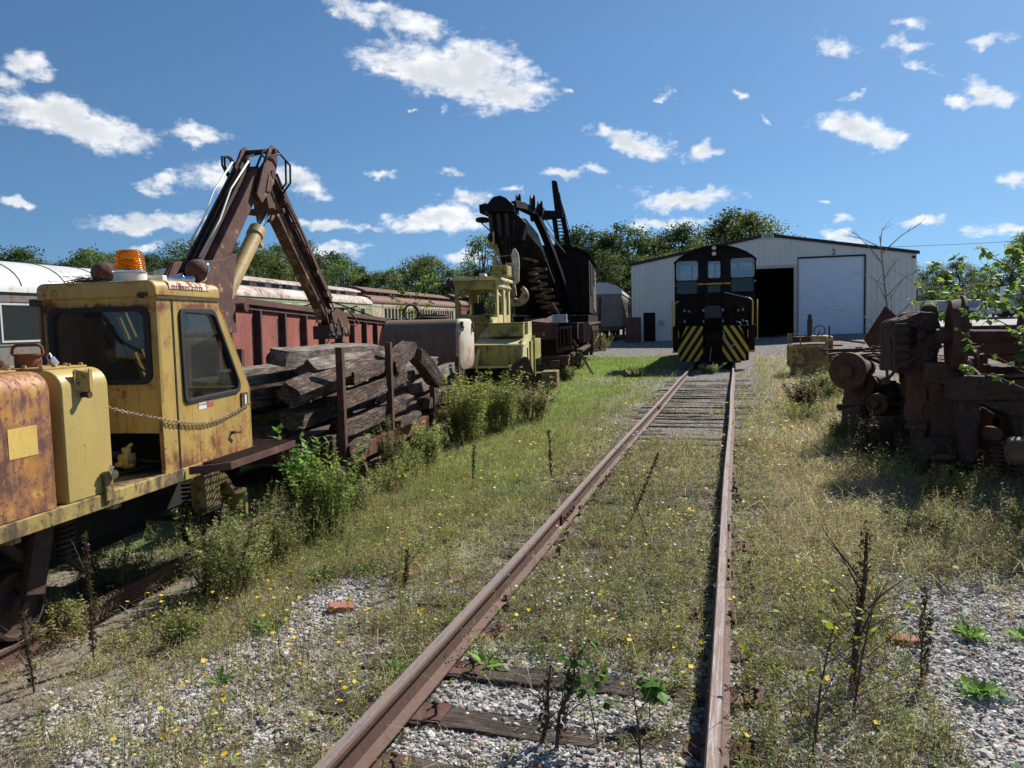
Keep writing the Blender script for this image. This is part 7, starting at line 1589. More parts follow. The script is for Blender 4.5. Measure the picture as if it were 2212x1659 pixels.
# rods, plates and chain on top
for i in range(9):
    rr = random.Random(300 + i); x0 = 1.65 + rr.uniform(0, .5); y0 = 11.6 + rr.uniform(0, 1.2)
    o = thing('rusty_rod', 'thin rusty rod lying on top of the left part of the scrap heap', 'rod', (x0, y0, 1.40 + rr.uniform(-.05, .06)), (R(rr.uniform(-6, 6)), 0, R(rr.uniform(-70, -20))), 'rods on the scrap heap')
    mb = MB(); L_ = rr.uniform(.7, 1.5); mb.beam((0, -L_ / 2, 0), (0, L_ / 2, 0), rr.uniform(.03, .09), .025); mb.cyl((0, L_ / 2 - .05, -.02), (0, L_ / 2 - .05, .03), .05, 10); mb.build('bar', RUSTO if i % 2 else RUST, o)
mb = MB(); rr = random.Random(9); p = Vector((1.75, 11.7, 1.47))
for k in range(30):
    d_ = Vector((.055, .02 + .02 * math.sin(k * .7), .012 * math.sin(k * 1.1))); c = p; p = p + d_
    o2 = Vector((0, 0, 1)) if k % 2 else Vector((-d_.y, d_.x, 0)).normalized(); dn = d_.normalized()
    mb.tube([c + dn * .045 * math.cos(t_) + o2 * .028 * math.sin(t_) for t_ in [2 * PI * j / 8 for j in range(8)]], .011, 5, closed=True)
chn = mb.build('chain', RUST, smooth=True); tag(chn, 'heavy rusty chain trailing over the top of the scrap heap', 'chain')
for i, (x, y, z, rx, ry, rz_, sx, sy) in enumerate(((3.0, 9.62, 1.235, 0, 0, 8, .5, .3), (2.62, 10.35, 1.02, 2, -3, 20, .5, .3), (2.2, 11.3, 1.40, 1, 3, 12, .9, .25), (3.9, 9.9, 1.24, 4, 2, 30, .5, .3), (3.3, 10.2, 1.27, -3, 4, -15, .6, .4))):
    mb = MB(); mb.box((0, 0, 0), (sx, sy, .012)); mb.cyl((sx * .3, 0, .006), (sx * .3, 0, .03), .02, 6); mb.cyl((-sx * .3, 0, .006), (-sx * .3, 0, .03), .02, 6)
    o = mb.build('steel_plate', RUSTO if i != 2 else RUST); o.location = (x, y, z); o.rotation_euler = (R(rx), R(ry), R(rz_)); tag(o, 'small flat reddish steel plate on the top of the scrap heap', 'steel plate', 'plates on the scrap heap')
tp_ = thing('leaning_plate', 'large dark red rusty steel plate standing on its corner behind the scrap heap', 'steel plate', (2.52, 15.0, 1.62), (R(-8), 0, 0))
mb = MB(); mb.prism([(-.37, -.12), (-.03, .44), (.36, .02), (.30, -.55), (-.15, -.45)], 'y', -.012, .012); mb.build('sheet', weather('dark_red_rust', (.075, .024, .016), rust=(.06, .025, .018), amt=.4, scale=4, var=.3, rough=.8), tp_)
mb = MB(); mb.beam((0, .02, -.3), (.1, .5, -1.6), .05, .05); mb.beam((-.03, .0, .44), (.36, .0, .03), .05, .05); mb.build('stiffener', RUSTB, tp_)
ac_ = thing('air_reservoir', 'grey brown air reservoir cylinder lying low at the right edge before the heap', 'air tank', (2.52, 8.6, .58), (0, 0, R(-4)))
mb = MB(); mb.lathe([(.02, 0), (.09, .005), (.125, .03), (.135, .06), (.135, 1.1), (.12, 1.14)], (0, 0, 0), (1, 0, 0), 28); mb.build('shell', weather('olive_tank_paint', (.13, .12, .085), rust=(.09, .05, .03), amt=.4, scale=5), ac_, smooth=True, auto=35)
mb = MB(); mb.lathe([(.137, .15), (.142, .16), (.142, .19), (.137, .20)], (0, 0, 0), (1, 0, 0), 28); mb.cyl((-.02, -.0, .05), (-.02, 0, .09), .02, 6); mb.b2(.3, .4, -.1, .1, -.62, -.1); mb.b2(.85, .95, -.1, .1, -.62, -.1); mb.build('strap', RUSTB, ac_)
rb = thing('reinforcing_steel', 'rusty beam lying on the gravel toward the roller door behind the yellow engine unit', 'steel beam', (4.2, 33, .3), (0, 0, R(35)))
mb = MB(); mb.beam((0, -3, -.1), (0, 3, .1), .14, .12); mb.b2(-.09, .09, -3, 3, .04, .06); mb.build('beam', RUST, rb)
for i, (x, y, rz_, sx, sy) in enumerate(((2.60, 13.6, 20, .55, .5), (2.15, 11.35, -8, .62, .5), (2.36, 12.6, 50, .34, .5))):
    mb = MB(); pts = []
    n = 24; vs = []
    for k in range(n + 1): xx = -sx / 2 + sx * k / n; zz = .02 * math.sin(k * 1.3); vs += [(xx, -sy / 2, zz), (xx, sy / 2, zz + .03)]
    mb.add(vs, [(2 * k, 2 * k + 2, 2 * k + 3, 2 * k + 1) for k in range(n)]); o = mb.build('corrugated_sheet', GREYST, smooth=True); sd = o.modifiers.new('s', 'SOLIDIFY'); sd.thickness = .004
    o.location = (x, y, float(gz(x, y)) + .13); o.rotation_euler = (R(8), R(-6), R(rz_)); tag(o, ('bluish scrap of corrugated metal sheet at the foot of the heap', 'grey scrap of corrugated sheet in the shade before the heap', 'bent bright strip of sheet metal at the foot of the heap')[i], 'metal sheet', 'sheet metal scraps before the heap')

# cast surfaces: rough, slightly lumpy skin on the heap parts
ctex = bpy.data.textures.new('cast_skin', 'CLOUDS'); ctex.noise_scale = .16; ctex.noise_depth = 3
for o_ in list(bpy.data.objects):
    if o_.type == 'MESH' and o_.parent is not None and o_.parent.get('group') == HEAPG and o_.name.split('.')[0] in ('frame', 'casting', 'casing', 'disc'):
        if o_.name.split('.')[0] != 'disc':
            sb = o_.modifiers.new('sub', 'SUBSURF'); sb.subdivision_type = 'SIMPLE'; sb.levels = 4; sb.render_levels = 4
        dm = o_.modifiers.new('skin', 'DISPLACE'); dm.texture = ctex; dm.texture_coords = 'GLOBAL'; dm.strength = .07 if o_.name.split('.')[0] != 'disc' else .02; dm.mid_level = .5
        sc_h = MATS['heap_rust_%d' % (hash_i(o_.name) % 3)]; o_.data.materials.clear(); o_.data.materials.append(sc_h)

# ================================================================ far right: embankment, vehicles, wire
mb = MB(); mb.prism([(58, .7), (66, 1.40), (70, 1.40), (75, .8)], 'x', 13, 80)
em = mb.build('embankment', plain('embankment_gravel', (.34, .33, .31), .9, scale=6, var=.4)); setting(em)
mb = MB(); mb.b2(14, 80, 67.0, 67.08, 1.40, 1.55); o = mb.build('rail', RUSTB); tag(o, 'distant dark rail on the gravel bank at the far right', 'rail')
WV = plain('white_vehicle_paint', (.62, .65, .68), .4, var=.06); WG = plain('grey_vehicle_paint', (.30, .34, .40), .4, var=.1)
def vehicle(name, lab, x, y, L, h, mat, kind):
    z0 = float(gz(x, y)) + .25; o = thing(name, lab, kind, (x, y, z0), (0, 0, 0), 'vehicles parked beyond the embankment')
    mb = MB()
    if kind == 'trailer': mb.b2(-L / 2, L / 2, -1.2, 1.2, .8, h)
    else: mb.prism([(-L / 2, .35), (L / 2, .35), (L / 2, .95), (L * .30, 1.0), (L * .16, 1.6), (-L * .12, 1.62), (-L * .2, 1.05), (-L / 2, 1.0)], 'y', -.9, .9)
    mb.build('body', mat, o, bev=.06)
    mb = MB(); 
    for xx in (-L * .33, L * .33): mb.cyl((xx, -1.0, .38), (xx, 1.0, .38), .36, 14)
    mb.build('wheel', RUBBER, o)
    if kind != 'trailer': mb = MB(); mb.prism([(L * .26, 1.02), (L * .14, 1.52), (-L * .10, 1.52), (-L * .16, 1.06)], 'y', -.92, .92); mb.build('window', WING, o)
for a_ in (('box_trailer', 'long pale box trailer beyond the embankment, left of the wheel pair', 21.3, 92, 5.5, 1.9, WG, 'trailer'), ('pickup_truck', 'white pickup truck parked beyond the embankment beside the pale trailer', 24.6, 91, 4.6, 1.6, WV, 'truck'), ('box_trailer', 'white tall box trailer seen through the leafy sapling', 28.2, 93, 3.0, 3.1, WV, 'trailer'), ('van', 'white van with dark windows beyond the embankment at the right edge', 31.3, 92, 4.8, 1.7, WV, 'van'), ('box_trailer', 'grey trailer with rounded top behind the white van', 30.6, 96, 3.6, 3.5, WG, 'trailer')): vehicle(a_[0], a_[1], *a_[2:])
mb = MB(); pts = [(x, 80, 7.6 + .0016 * (x - 30) ** 2 + (x - 10) * .035) for x in range(-10, 80, 5)]; mb.tube(pts, .022, 4); o = mb.build('power_line', DARK); tag(o, 'thin dark overhead wire running right from behind the shed', 'wire')

# ================================================================ vegetation and ballast
RS = np.random.RandomState(12)
def scatter(n, r0, r1, p=1.3, rmid=6.0, a0=-60, a1=28):
    """points round the viewpoint area, thinning with distance; returns x, y, r"""
    r = np.linspace(r0, r1, 4000); wgt = r * np.minimum(1, (rmid / r) ** p); c = np.cumsum(wgt); c /= c[-1]
    rr_ = np.interp(RS.rand(n), c, r); a = np.radians(RS.uniform(a0, a1, n))
    return rr_ * np.sin(a), rr_ * np.cos(a), rr_
TY_ = np.array(TIEY)
def on_tie(x, y, m=.12):
    i = np.clip(np.searchsorted(TY_, y), 1, len(TY_) - 1); d = np.minimum(np.abs(y - TY_[i]), np.abs(y - TY_[i - 1]))
    return (d < m) & (np.abs(x + .85) < 1.3)
def rails_d(x, y):
    return np.minimum(np.abs(x + 1.605), np.abs(x + .10))
def keepout(x, y):
    """things that stand on the ground: nothing grows through them"""
    k = (np.abs(x + .79) < 1.5) & (y > 30.0)
    k |= (y > 49)
    lx_ = (x + 4.01) * .9943 + (y - 3.57) * .1063; ly_ = -(x + 4.01) * .1063 + (y - 3.57) * .9943
    return k, lx_, ly_
def cover(x, y):
    n = fbm(x, y, 1.1, 31); n2 = fbm(x, y, 3.2, 37); n3 = fbm(x, y, .4, 41)
    inr = (x > -1.6) & (x < -.1)
    c = np.where(inr, .26 + .82 * sst(y, 3.6, 4.9) * (1 - .80 * sst(y, 11, 13.5)), 0)
    c = np.where((x <= -1.6) & (x > -2.55), .75 + .2 * sst(y, 3, 4) - .45 * sst(y, 13.5, 16) * sst(x, -2.6, -2.2), c)
    c = np.where(x <= -2.55, .62 + .38 * sst(y, 5.0, 7.2), c)
    c = np.where((x >= -.1) & (x < .95), .95 - .35 * sst(y, 14, 20) * sst(-x, -.8, -.2), c)
    c = np.where(x >= .95, .02 + .93 * sst(y, 5.6, 7.6) * (1 - .8 * sst(x, 2.6, 3.8) * (1 - sst(y, 14, 18))), c)
    c = c * (1 - sst(y, 37.5, 41.0)) * (1 - .85 * sst(x, 2.4, 4.2) * sst(y, 21, 26))
    c = np.clip(c + (n - .52) * 1.7 + (n2 - .5) * .9, 0, 1.25)
    c = c * (1 - .45 * (1 - sst(y, 3.9, 4.8)) * (x < -1.9)) - .55 * np.exp(-((x + 2.7) / .35) ** 2 - ((y - 4.6) / .9) ** 2)
    ex, lx_, ly_ = keepout(x, y)
    c = np.where((lx_ < .05) & (ly_ < 11), c * .5, c)
    return np.where(ex, 0, c), n3, n2

def blades(x, y, h, wd, lean, tint, segs=2, z=None):
    n = len(x); z = gz(x, y) if z is None else z
    a = RS.uniform(0, 2 * PI, n); la = RS.uniform(0, 2 * PI, n)
    S = np.stack([np.cos(a), np.sin(a), 0 * a], -1) * (wd / 2)[:, None]; Ld = np.stack([np.cos(la), np.sin(la), 0 * la], -1)
    B = np.stack([x, y, z - .01], -1); U = np.array([0, 0, 1.0])
    m = B + U * (h * .55)[:, None] + Ld * (h * lean * .25)[:, None]
    tp = B + U * (h * np.maximum(.12, 1 - lean * .35))[:, None] + Ld * (h * lean)[:, None]
    V = np.stack([B - S, B + S, m + S * .8, m - S * .8, tp + S * .12, tp - S * .12], 1).reshape(-1, 3)
    k = np.arange(n)[:, None] * 6
    F = np.concatenate([k + np.array([[0, 1, 2, 3]]), k + np.array([[3, 2, 4, 5]])], 0)
    return V, F, np.repeat(tint, 6, 0)

# ---- grass and thatch
def patch_tint(x, y, n, pal, seed):
    """mix palette colours by patches and at random"""
    q = np.clip(fbm(x, y, .9, seed) * 1.5 - .25 + RS.normal(0, .22, n), 0, .999) * (len(pal) - 1)
    i = q.astype(int); f = (q - i)[:, None]; P_ = np.array(pal); return (P_[i] * (1 - f) + P_[np.minimum(i + 1, len(pal) - 1)] * f) * RS.uniform(.65, 1.25, (n, 1))
DRYP = [(.23, .165, .12), (.45, .37, .27), (.66, .58, .43), (.36, .28, .20), (.52, .49, .33)]
GRNP = [(0.163, 0.213, 0.0688), (0.275, 0.375, 0.106), (0.413, 0.512, 0.175), (0.25, 0.312, 0.112), (0.5, 0.5, 0.237)]
x, y, r = scatter(400000, 2.9, 42, 1.5, 6)
c, n3, n2 = cover(x, y); g_, gr_, st_ = zones(x, y); rd = rails_d(x, y)
keep = RS.rand(len(x)) < np.clip(c, 0, 1) * np.where(on_tie(x, y), np.where((x > -.1) | (y > 4.8) & (y < 9), .28, .6), 1) * np.where(rd < .075, .0, np.where(rd < .2, .6, 1)) * (.35 + .65 * np.clip(1.3 - g_, 0, 1))
x, y, r, gr_, st_, c, rd = [v[keep] for v in (x, y, r, gr_, st_, c, rd)]
isg = RS.rand(len(x)) < np.clip(.22 + gr_ * .75 - st_ * .25, .04, .95)
sc_ = np.maximum(1, r / 6.0)
hmul = .55 + .8 * fbm(x, y, 1.3, 51) + st_ * .35
hh = np.where(isg, RS.uniform(.05, .12, len(x)), RS.gamma(2.6, .030, len(x)) + .025) * hmul * np.where(gr_ > .6, .8, 1)
hh = np.minimum(hh, .34) * np.where((x > -1.55) & (x < -.15) & (y > 13), .5, 1)
ww = RS.uniform(.0022, .0046, len(x)) * sc_ ** .95
for nm, sel, pal, sd, lb in (('dry_grass', ~isg, DRYP, 61, 'dry brown and straw coloured grass'), ('green_grass', isg, GRNP, 67, 'short green grass')):
    V, F, T = blades(x[sel], y[sel], hh[sel], ww[sel], RS.uniform(.3, 2.3, sel.sum()), patch_tint(x[sel], y[sel], sel.sum(), pal, sd))
    setting(npmesh(nm, V, F, T, BLADE), 'stuff', lb + ' growing over the ballast and between the tracks')
# ---- fine low green turf in the lawn strip
x, y, r = scatter(260000, 5, 44, 1.0, 8, -40, 5)
g_, gr_, st_ = zones(x, y); ex, lx_, ly_ = keepout(x, y)
keep = (RS.rand(len(x)) < gr_ * 1.1) & ~ex & (x < -1.75) & ((lx_ > .1) | (ly_ > 26))
x, y, r = x[keep], y[keep], r[keep]; n = len(x)
far = sst(y, 12, 18)[:, None]
T = patch_tint(x, y, n, [(0.188, 0.263, 0.075), (0.3, 0.425, 0.112), (0.425, 0.525, 0.188), (0.525, 0.512, 0.263), (0.338, 0.425, 0.15)], 71) * (1 - far) + patch_tint(x, y, n, [(.19, .30, .075), (.29, .40, .12), (.38, .46, .18)], 72) * far
V, F, T = blades(x, y, RS.uniform(.04, .11, n), RS.uniform(.003, .006, n) * np.maximum(1, r / 7), RS.uniform(.2, 1.0, n), T)
setting(npmesh('turf', V, F, T, BLADE), 'stuff', 'green turf strip between the two tracks')

# ---- small leafy weeds: wiry stems carrying many little leaves
def sprigs(x, y, H, nst, nlf, ls, pal, spread=.45, z=None, seed=1, up=.35, lw=.42):
    n = len(x); z = gz(x, y) if z is None else z
    X = np.repeat(np.stack([x, y, z], -1), nst, 0); N = len(X)
    a = RS.uniform(0, 2 * PI, N); ln = RS.uniform(.1, spread * 1.6, N); h = np.repeat(H, nst) * RS.uniform(.55, 1.05, N)
    D = np.stack([np.cos(a) * ln, np.sin(a) * ln, np.ones(N)], -1) * h[:, None]
    X0 = X + np.stack([RS.normal(0, .015, N), RS.normal(0, .015, N), np.zeros(N)], -1)
    base_t = patch_tint(X[:, 0], X[:, 1], N, pal, seed)
    # stems as slim blades
    S = np.stack([-np.sin(a), np.cos(a), 0 * a], -1) * (.0018 + h * .003)[:, None]
    Vs = np.stack([X0 - S, X0 + S, X0 + D + S * .3, X0 + D - S * .3], 1).reshape(-1, 3); Fs = np.arange(N * 4).reshape(-1, 4)
    Ts = np.repeat(base_t * [1.0, .75, .8] * .8, 4, 0)
    # leaves
    t_ = np.sqrt(RS.uniform(.03, 1.0, (N, nlf)));
    P_ = X0[:, None, :] + D[:, None, :] * t_[..., None] + RS.normal(0, .012, (N, nlf, 3)); P_ = P_.reshape(-1, 3)
    M_ = len(P_); la = RS.uniform(0, 2 * PI, M_)
    Dl = np.stack([np.cos(la), np.sin(la), RS.uniform(-.2, up + .5, M_)], -1)
    Nl = unit(RS.normal(0, .45, (M_, 3)) + [0, 0, 1])
    l = RS.uniform(.6, 1.3, M_) * ls * np.repeat(np.maximum(.7, h / .25) ** .3, nlf)
    Tl = np.repeat(base_t, nlf, 0) * RS.uniform(.7, 1.35, (M_, 1))
    return merge([(Vs, Fs, Ts), leafq(P_, Dl, Nl, l, l * lw, Tl)]), X0 + D
WP1 = [(0.143, 0.176, 0.065), (0.234, 0.286, 0.104), (0.351, 0.403, 0.143), (0.286, 0.234, 0.117), (0.442, 0.468, 0.195)]
WP2 = [(0.218, 0.144, 0.092), (0.322, 0.23, 0.138), (0.161, 0.109, 0.0747), (0.402, 0.31, 0.196)]
def weedset(nm, n, r0, r1, H, nst, nlf, ls, pal, seed, lb, thr, a0=-60, a1=28, zonef=None, p=1.4, spread=.45, up=.35, lw=.42):
    x, y, r = scatter(n, r0, r1, p, 6, a0, a1); c, n3, n2 = cover(x, y); rd = rails_d(x, y)
    k = (RS.rand(n) < (c - thr) * 1.6) & (rd > .09)
    k &= ~(on_tie(x, y) & (RS.rand(n) < .35))
    if zonef is not None: k &= zonef(x, y) > RS.rand(n)
    x, y, r = x[k], y[k], r[k]; hm = (.25 + 1.5 * fbm(x, y, 1.2, seed) ** 1.5) * RS.uniform(H[0], H[1], len(x))
    hm = hm * np.where((x > -1.6) & (x < -.1) & (y > 12.5), .45, 1) * np.where(rd[k] < .25, .7, 1)
    (V, F, T), tips = sprigs(x, y, hm, nst, nlf, ls, pal, spread, seed=seed, up=up, lw=lw)
    setting(npmesh(nm, V, F, T, LEAF), 'stuff', lb); return x, y, tips
weedset('low_weeds', 20000, 2.9, 18, (.05, .20), 4, 9, .022, WP1, 81, 'low olive green weeds spreading over the ballast', .15)
weedset('tall_weeds', 8000, 3.0, 24, (.16, .42), 3, 14, .026, WP1, 83, 'wiry green weeds standing between and beside the rails', .35, lw=.3)
weedset('dry_weeds', 8500, 2.9, 22, (.10, .34), 3, 10, .014, WP2, 85, 'brown withered weeds with seed heads', .3)
weedset('far_weeds', 2600, 9, 36, (.22, .5), 4, 12, .032, [(.18, .20, .07), (.28, .32, .10), (.36, .39, .14), (.40, .33, .18)], 87, 'mixed green and yellow weeds on both sides of the far track', .25, -25, 25, zonef=lambda x, y: np.where(x > .1, 1.0, np.where(x < -2.6, .12, .35)), p=.8)
# light stemmed seed grasses in the straw area right of the track
x, y, r = scatter(40000, 5, 18, .8, 8, 0, 28); g_, gr_, st_ = zones(x, y); k = (RS.rand(len(x)) < st_ * .9) & (x > .25) & (x < 3.2)
x, y, r = x[k], y[k], r[k]; n = len(x)
V, F, T = blades(x, y, RS.uniform(.12, .42, n) * (.6 + .7 * fbm(x, y, 1.5, 3)), RS.uniform(.003, .005, n) * np.maximum(1, r / 7), RS.uniform(.5, 2.2, n), patch_tint(x, y, n, [(.68, .58, .41), (.56, .47, .32), (.38, .29, .20), (.74, .66, .50)], 91))
setting(npmesh('straw_grass', V, F, T, BLADE), 'stuff', 'tall straw coloured grass to the right of the right rail')

# ---- flowers
def flowers(nm, clusters, col, size, lb, petal=2, zlo=.10, zhi=.30, stem=(.09, .11, .04)):
    P_ = []; 
    for (cx_, cy_, sp_, n_) in clusters:
        P_.append(np.stack([RS.normal(cx_, sp_, n_), RS.normal(cy_, sp_ * 1.2, n_), RS.uniform(zlo, zhi, n_)], -1))
    P_ = np.concatenate(P_); P_[:, 2] += gz(P_[:, 0], P_[:, 1]); n = len(P_); parts = []
    sz = size * RS.uniform(.7, 1.25, n) * np.maximum(1, np.hypot(P_[:, 0], P_[:, 1]) / 6.5) ** .8
    nrm = unit(RS.normal(0, .5, (n, 3)) + [0, -.15, 1]); a0_ = RS.uniform(0, PI, n)
    for k in range(5):
        a = a0_ + k * 2 * PI / 5; D = np.stack([np.cos(a), np.sin(a), .15 + 0 * a], -1); D = unit(D - nrm * np.sum(D * nrm, 1)[:, None] * .8)
        parts.append(leafq(P_, D, nrm, sz * .55, sz * .42, np.tile(np.array(col), (n, 1)) * RS.uniform(.8, 1.15, (n, 1))))
    gb = gz(P_[:, 0], P_[:, 1]); B = P_.copy(); B[:, 2] = gb; B[:, :2] += RS.normal(0, .03, (n, 2)); S = np.stack([np.cos(a0_), np.sin(a0_), 0 * a0_], -1) * .0016
    parts.append((np.stack([B - S, B + S, P_ + S * .6, P_ - S * .6], 1).reshape(-1, 3), np.arange(n * 4).reshape(-1, 4), np.tile(np.array(stem), (n * 4, 1))))
    V, F, T = merge(parts); setting(npmesh(nm, V, F, T, FLOWER), 'stuff', lb)
cl = []
for k in range(95):
    a = math.radians(rng.uniform(-44, 17)); r_ = rng.uniform(3.2, 13) ; x_, y_ = r_ * math.sin(a), r_ * math.cos(a)
    if float(cover(np.array([x_]), np.array([y_]))[0][0]) > .35 and x_ < 1.6: cl.append((x_, y_, rng.uniform(.04, .16), rng.randint(3, 9)))
cl += [(-2.5, 3.9, .16, 16), (-2.35, 4.5, .15, 10), (-3.3, 5.2, .2, 8), (-1.95, 4.4, .16, 10), (-.9, 5.4, .35, 26), (-.6, 4.6, .25, 16), (-1.1, 6.6, .4, 20), (-2.9, 8.2, .2, 9), (-2.4, 7.2, .2, 10), (-1.8, 9.5, .3, 10), (.7, 12.5, .6, 50), (1.3, 14, .7, 60), (1.4, 17, .8, 60), (1.1, 10.5, .5, 40), (-2.0, 17, .3, 16), (-3.7, 4.6, .2, 9), (.45, 3.9, .15, 5), (-2.1, 14, .3, 14)]
flowers('yellow_flowers', cl, (.90, .60, .02), .027, 'small yellow daisy like flowers scattered in the weeds')
cl = []
for (x_, y_, s_, n_) in ((-1.15, 4.9, .16, 34), (-.9, 4.5, .12, 22), (-.75, 5.3, .2, 30), (-.35, 6.5, .25, 40), (-1.9, 11.0, .35, 50), (-1.5, 12.0, .35, 50), (-.9, 3.9, .1, 14), (.75, 5.6, .15, 16), (.95, 6.2, .25, 30), (.9, 5.0, .12, 14), (-.6, 7.2, .3, 34), (-2.0, 8.8, .25, 16), (.35, 7.8, .3, 22), (-1.2, 9.3, .3, 24)): cl.append((x_, y_, s_, n_))
flowers('white_flowers', cl, (.85, .85, .82), .017, 'tiny white aster flowers between the rails', zlo=.12, zhi=.32)

# ---- broad leaved rosettes: individual plants
def rosette(x, y, s, col, lab, nl=16, tall=.5):
    rs = np.random.RandomState(int(abs(x * 131 + y * 77)) + 5); n = nl
    a = np.arange(n) * 2.4 + rs.uniform(-.3, .3, n); D = np.stack([np.cos(a), np.sin(a), rs.uniform(.15, tall * 2, n)], -1)
    z = float(gz(x, y)); P_ = np.tile([x, y, z], (n, 1)) + D * .01; N_ = unit(np.stack([-np.cos(a) * .4, -np.sin(a) * .4, np.ones(n)], -1) + rs.normal(0, .15, (n, 3)))
    l = rs.uniform(.6, 1.1, n) * s; t0 = np.array(col) * rs.uniform(.75, 1.3, (n, 1)); parts = [leafq(P_, D, N_, l, l * .30, t0, .12)]
    tips = P_ + unit(D) * l[:, None] * .9; D2 = D * [1, 1, .0] + [0, 0, -.5]; parts.append(leafq(tips, D2, N_, l * .35, l * .2, t0))
    V, F, T = merge(parts); o = npmesh('rosette_plant', V - [x, y, z], F, T, LEAF); o.location = (x, y, z); tag(o, lab, 'plant', 'broad leaved plants in the gravel'); return o
GR1 = (.12, .25, .05); GR2 = (.21, .36, .08)
for (x, y, s, c_, lb, nl) in ((-2.95, 4.35, .13, GR1, 'dark green leafy rosette on the bare gravel left of the left rail', 22), (-3.45, 4.9, .10, GR1, 'small green rosette between the gravel strip and the near rusty rail', 14), (-3.2, 5.5, .17, (.13, .22, .075), 'bluish green long leaved tuft at the edge of the gravel strip', 26), (-2.85, 5.6, .11, GR1, 'green rosette with a yellow flower beyond the long leaved tuft', 18), (-2.65, 6.2, .10, GR1, 'farthest green rosette of the left gravel strip', 16),
     (-3.35, 6.7, .14, GR2, 'bright green rosette at the foot of the grey green bush', 22), (-3.0, 7.7, .12, GR2, 'bright green rosette beside the lawn strip', 20), (-2.5, 7.9, .10, GR1, 'low green rosette in the brown patch', 16), (1.35, 5.15, .12, GR2, 'bright green rosette on the gravel at the right, farther of two', 20), (1.18, 4.35, .14, GR1, 'leafy dark green rosette on the gravel at the right, nearer of two', 22), (1.62, 5.2, .09, GR2, 'small green rosette right of the bright one', 12), (1.15, 3.55, .09, GR2, 'little green tuft in the gravel at the lower right corner', 14), (-1.85, 3.95, .12, GR2, 'light green leafy plant leaning on the left side of the left rail', 14), (-1.38, 4.15, .13, GR2, 'light green leafy plant just inside the left rail', 16), (-2.75, 3.6, .10, GR1, 'green tuft at the bottom left among stones', 14)): rosette(x, y, s, c_, lb, nl)

# ---- individual bushes, stalks and saplings
def bush(name, label, cat, x, y, H, Rr, nst, nlf, ls, pal, seed, flower=None, spike=False, lw=.42, z=None, up=.35, group=None):
    global RS
    RS = np.random.RandomState(seed)
    z0 = float(gz(x, y)) if z is None else z
    k = nst; a = RS.uniform(0, 2 * PI, k); rr_ = np.sqrt(RS.rand(k)) * Rr * .45
    bx, by = rr_ * np.cos(a), rr_ * np.sin(a)
    (V, F, T), tips = sprigs(bx, by, H * RS.uniform(.6, 1.0, k), 3, nlf, ls, pal, Rr / H * .55, z=np.zeros(k), seed=seed, up=up, lw=lw)
    o = thing(name, label, cat, (x, y, z0), (0, 0, 0), group)
    npmesh('foliage', V, F, T, LEAF, o)
    if flower:
        n = flower[0]; P_ = tips[RS.randint(0, len(tips), n)] * RS.uniform(.75, 1.0, (n, 1)) + RS.normal(0, .04 * Rr, (n, 3)); P_[:, 2] = np.abs(P_[:, 2]); parts = []; nrm = unit(RS.normal(0, .5, (n, 3)) + [.2, -.3, 1]); a0_ = RS.uniform(0, PI, n)
        for q in range(4):
            aa = a0_ + q * PI / 2; D = np.stack([np.cos(aa), np.sin(aa), .1 + 0 * aa], -1); sz = flower[2] * RS.uniform(.7, 1.3, n); parts.append(leafq(P_, D, nrm, sz, sz * .8, np.tile(np.array(flower[1]), (n, 1)) * RS.uniform(.7, 1.2, (n, 1))))
        V, F, T = merge(parts); npmesh('blossom', V, F, T, FLOWER, o)
    mb = MB(); st_t = []
    for i in range(min(16, nst)): q = Vector((bx[i], by[i], 0)); tq = Vector(tips[i * 3]); mb.tube([q, q.lerp(tq, .5) + Vector((0, 0, .03 * H)), tq], [.004 + .006 * H, .003 + .003 * H, .002], 4, cap=False)
    mb.build('stem', TWIG, o)
    if spike:
        parts = []; q = tips[RS.randint(0, len(tips), 60)]; 
        for j in range(8): parts.append(leafq(q + np.array([0, 0, -.03 + .014 * j]) * (H * 1.2), rdir(RS, 60), rdir(RS, 60), np.full(60, .014), np.full(60, .011), np.tile(np.array([.20, .22, .09]), (60, 1)) * RS.uniform(.7, 1.2, (60, 1))))
        V, F, T = merge(parts); npmesh('seed_spike', V, F, T, LEAF, o)
    return o
BP1 = [(.13, .17, .05), (.20, .25, .075), (.28, .32, .11), (.17, .15, .07)]
YF1 = (.92, .68, .08)
bush('flowering_bush', 'tall yellow flowered bush before the old tank, left one of the clump', 'bush', -4.66, 13.1, 1.36, .78, 50, 64, .042, BP1, 201, (330, YF1, .026), lw=.3)
bush('flowering_bush', 'yellow flowered bush before the sloping hopper, middle of the clump', 'bush', -4.45, 14.4, 1.22, .74, 46, 58, .042, BP1, 202, (290, YF1, .026), lw=.3)
bush('flowering_bush', 'lower pinkish brown flowered bush under the plough wing, right of the clump', 'bush', -4.1, 15.8, .90, .7, 36, 48, .040, [(.12, .085, .045), (.16, .14, .055), (.10, .09, .035)], 203, (260, (.7, .52, .34), .03), lw=.3)
bush('flowering_bush', 'leafy bush at the left foot of the yellow flowered clump', 'bush', -4.55, 11.0, .7, .55, 30, 50, .036, WP1, 204, (60, YF1, .014))
bush('leafy_weed', 'tall bright green leafy weed with yellow flowers by the step grating', 'bush', -4.02, 7.05, 1.02, .50, 26, 50, .036, [(.16, .24, .06), (.27, .37, .10), (.21, .25, .08)], 205, (90, (.8, .52, .03), .015), lw=.36)
bush('leafy_weed', 'broad glossy leaves crowning the weed beside the flat car corner', 'bush', -4.25, 7.0, 1.22, .28, 9, 16, .085, [(.13, .25, .06), (.23, .40, .10)], 206, lw=.42)
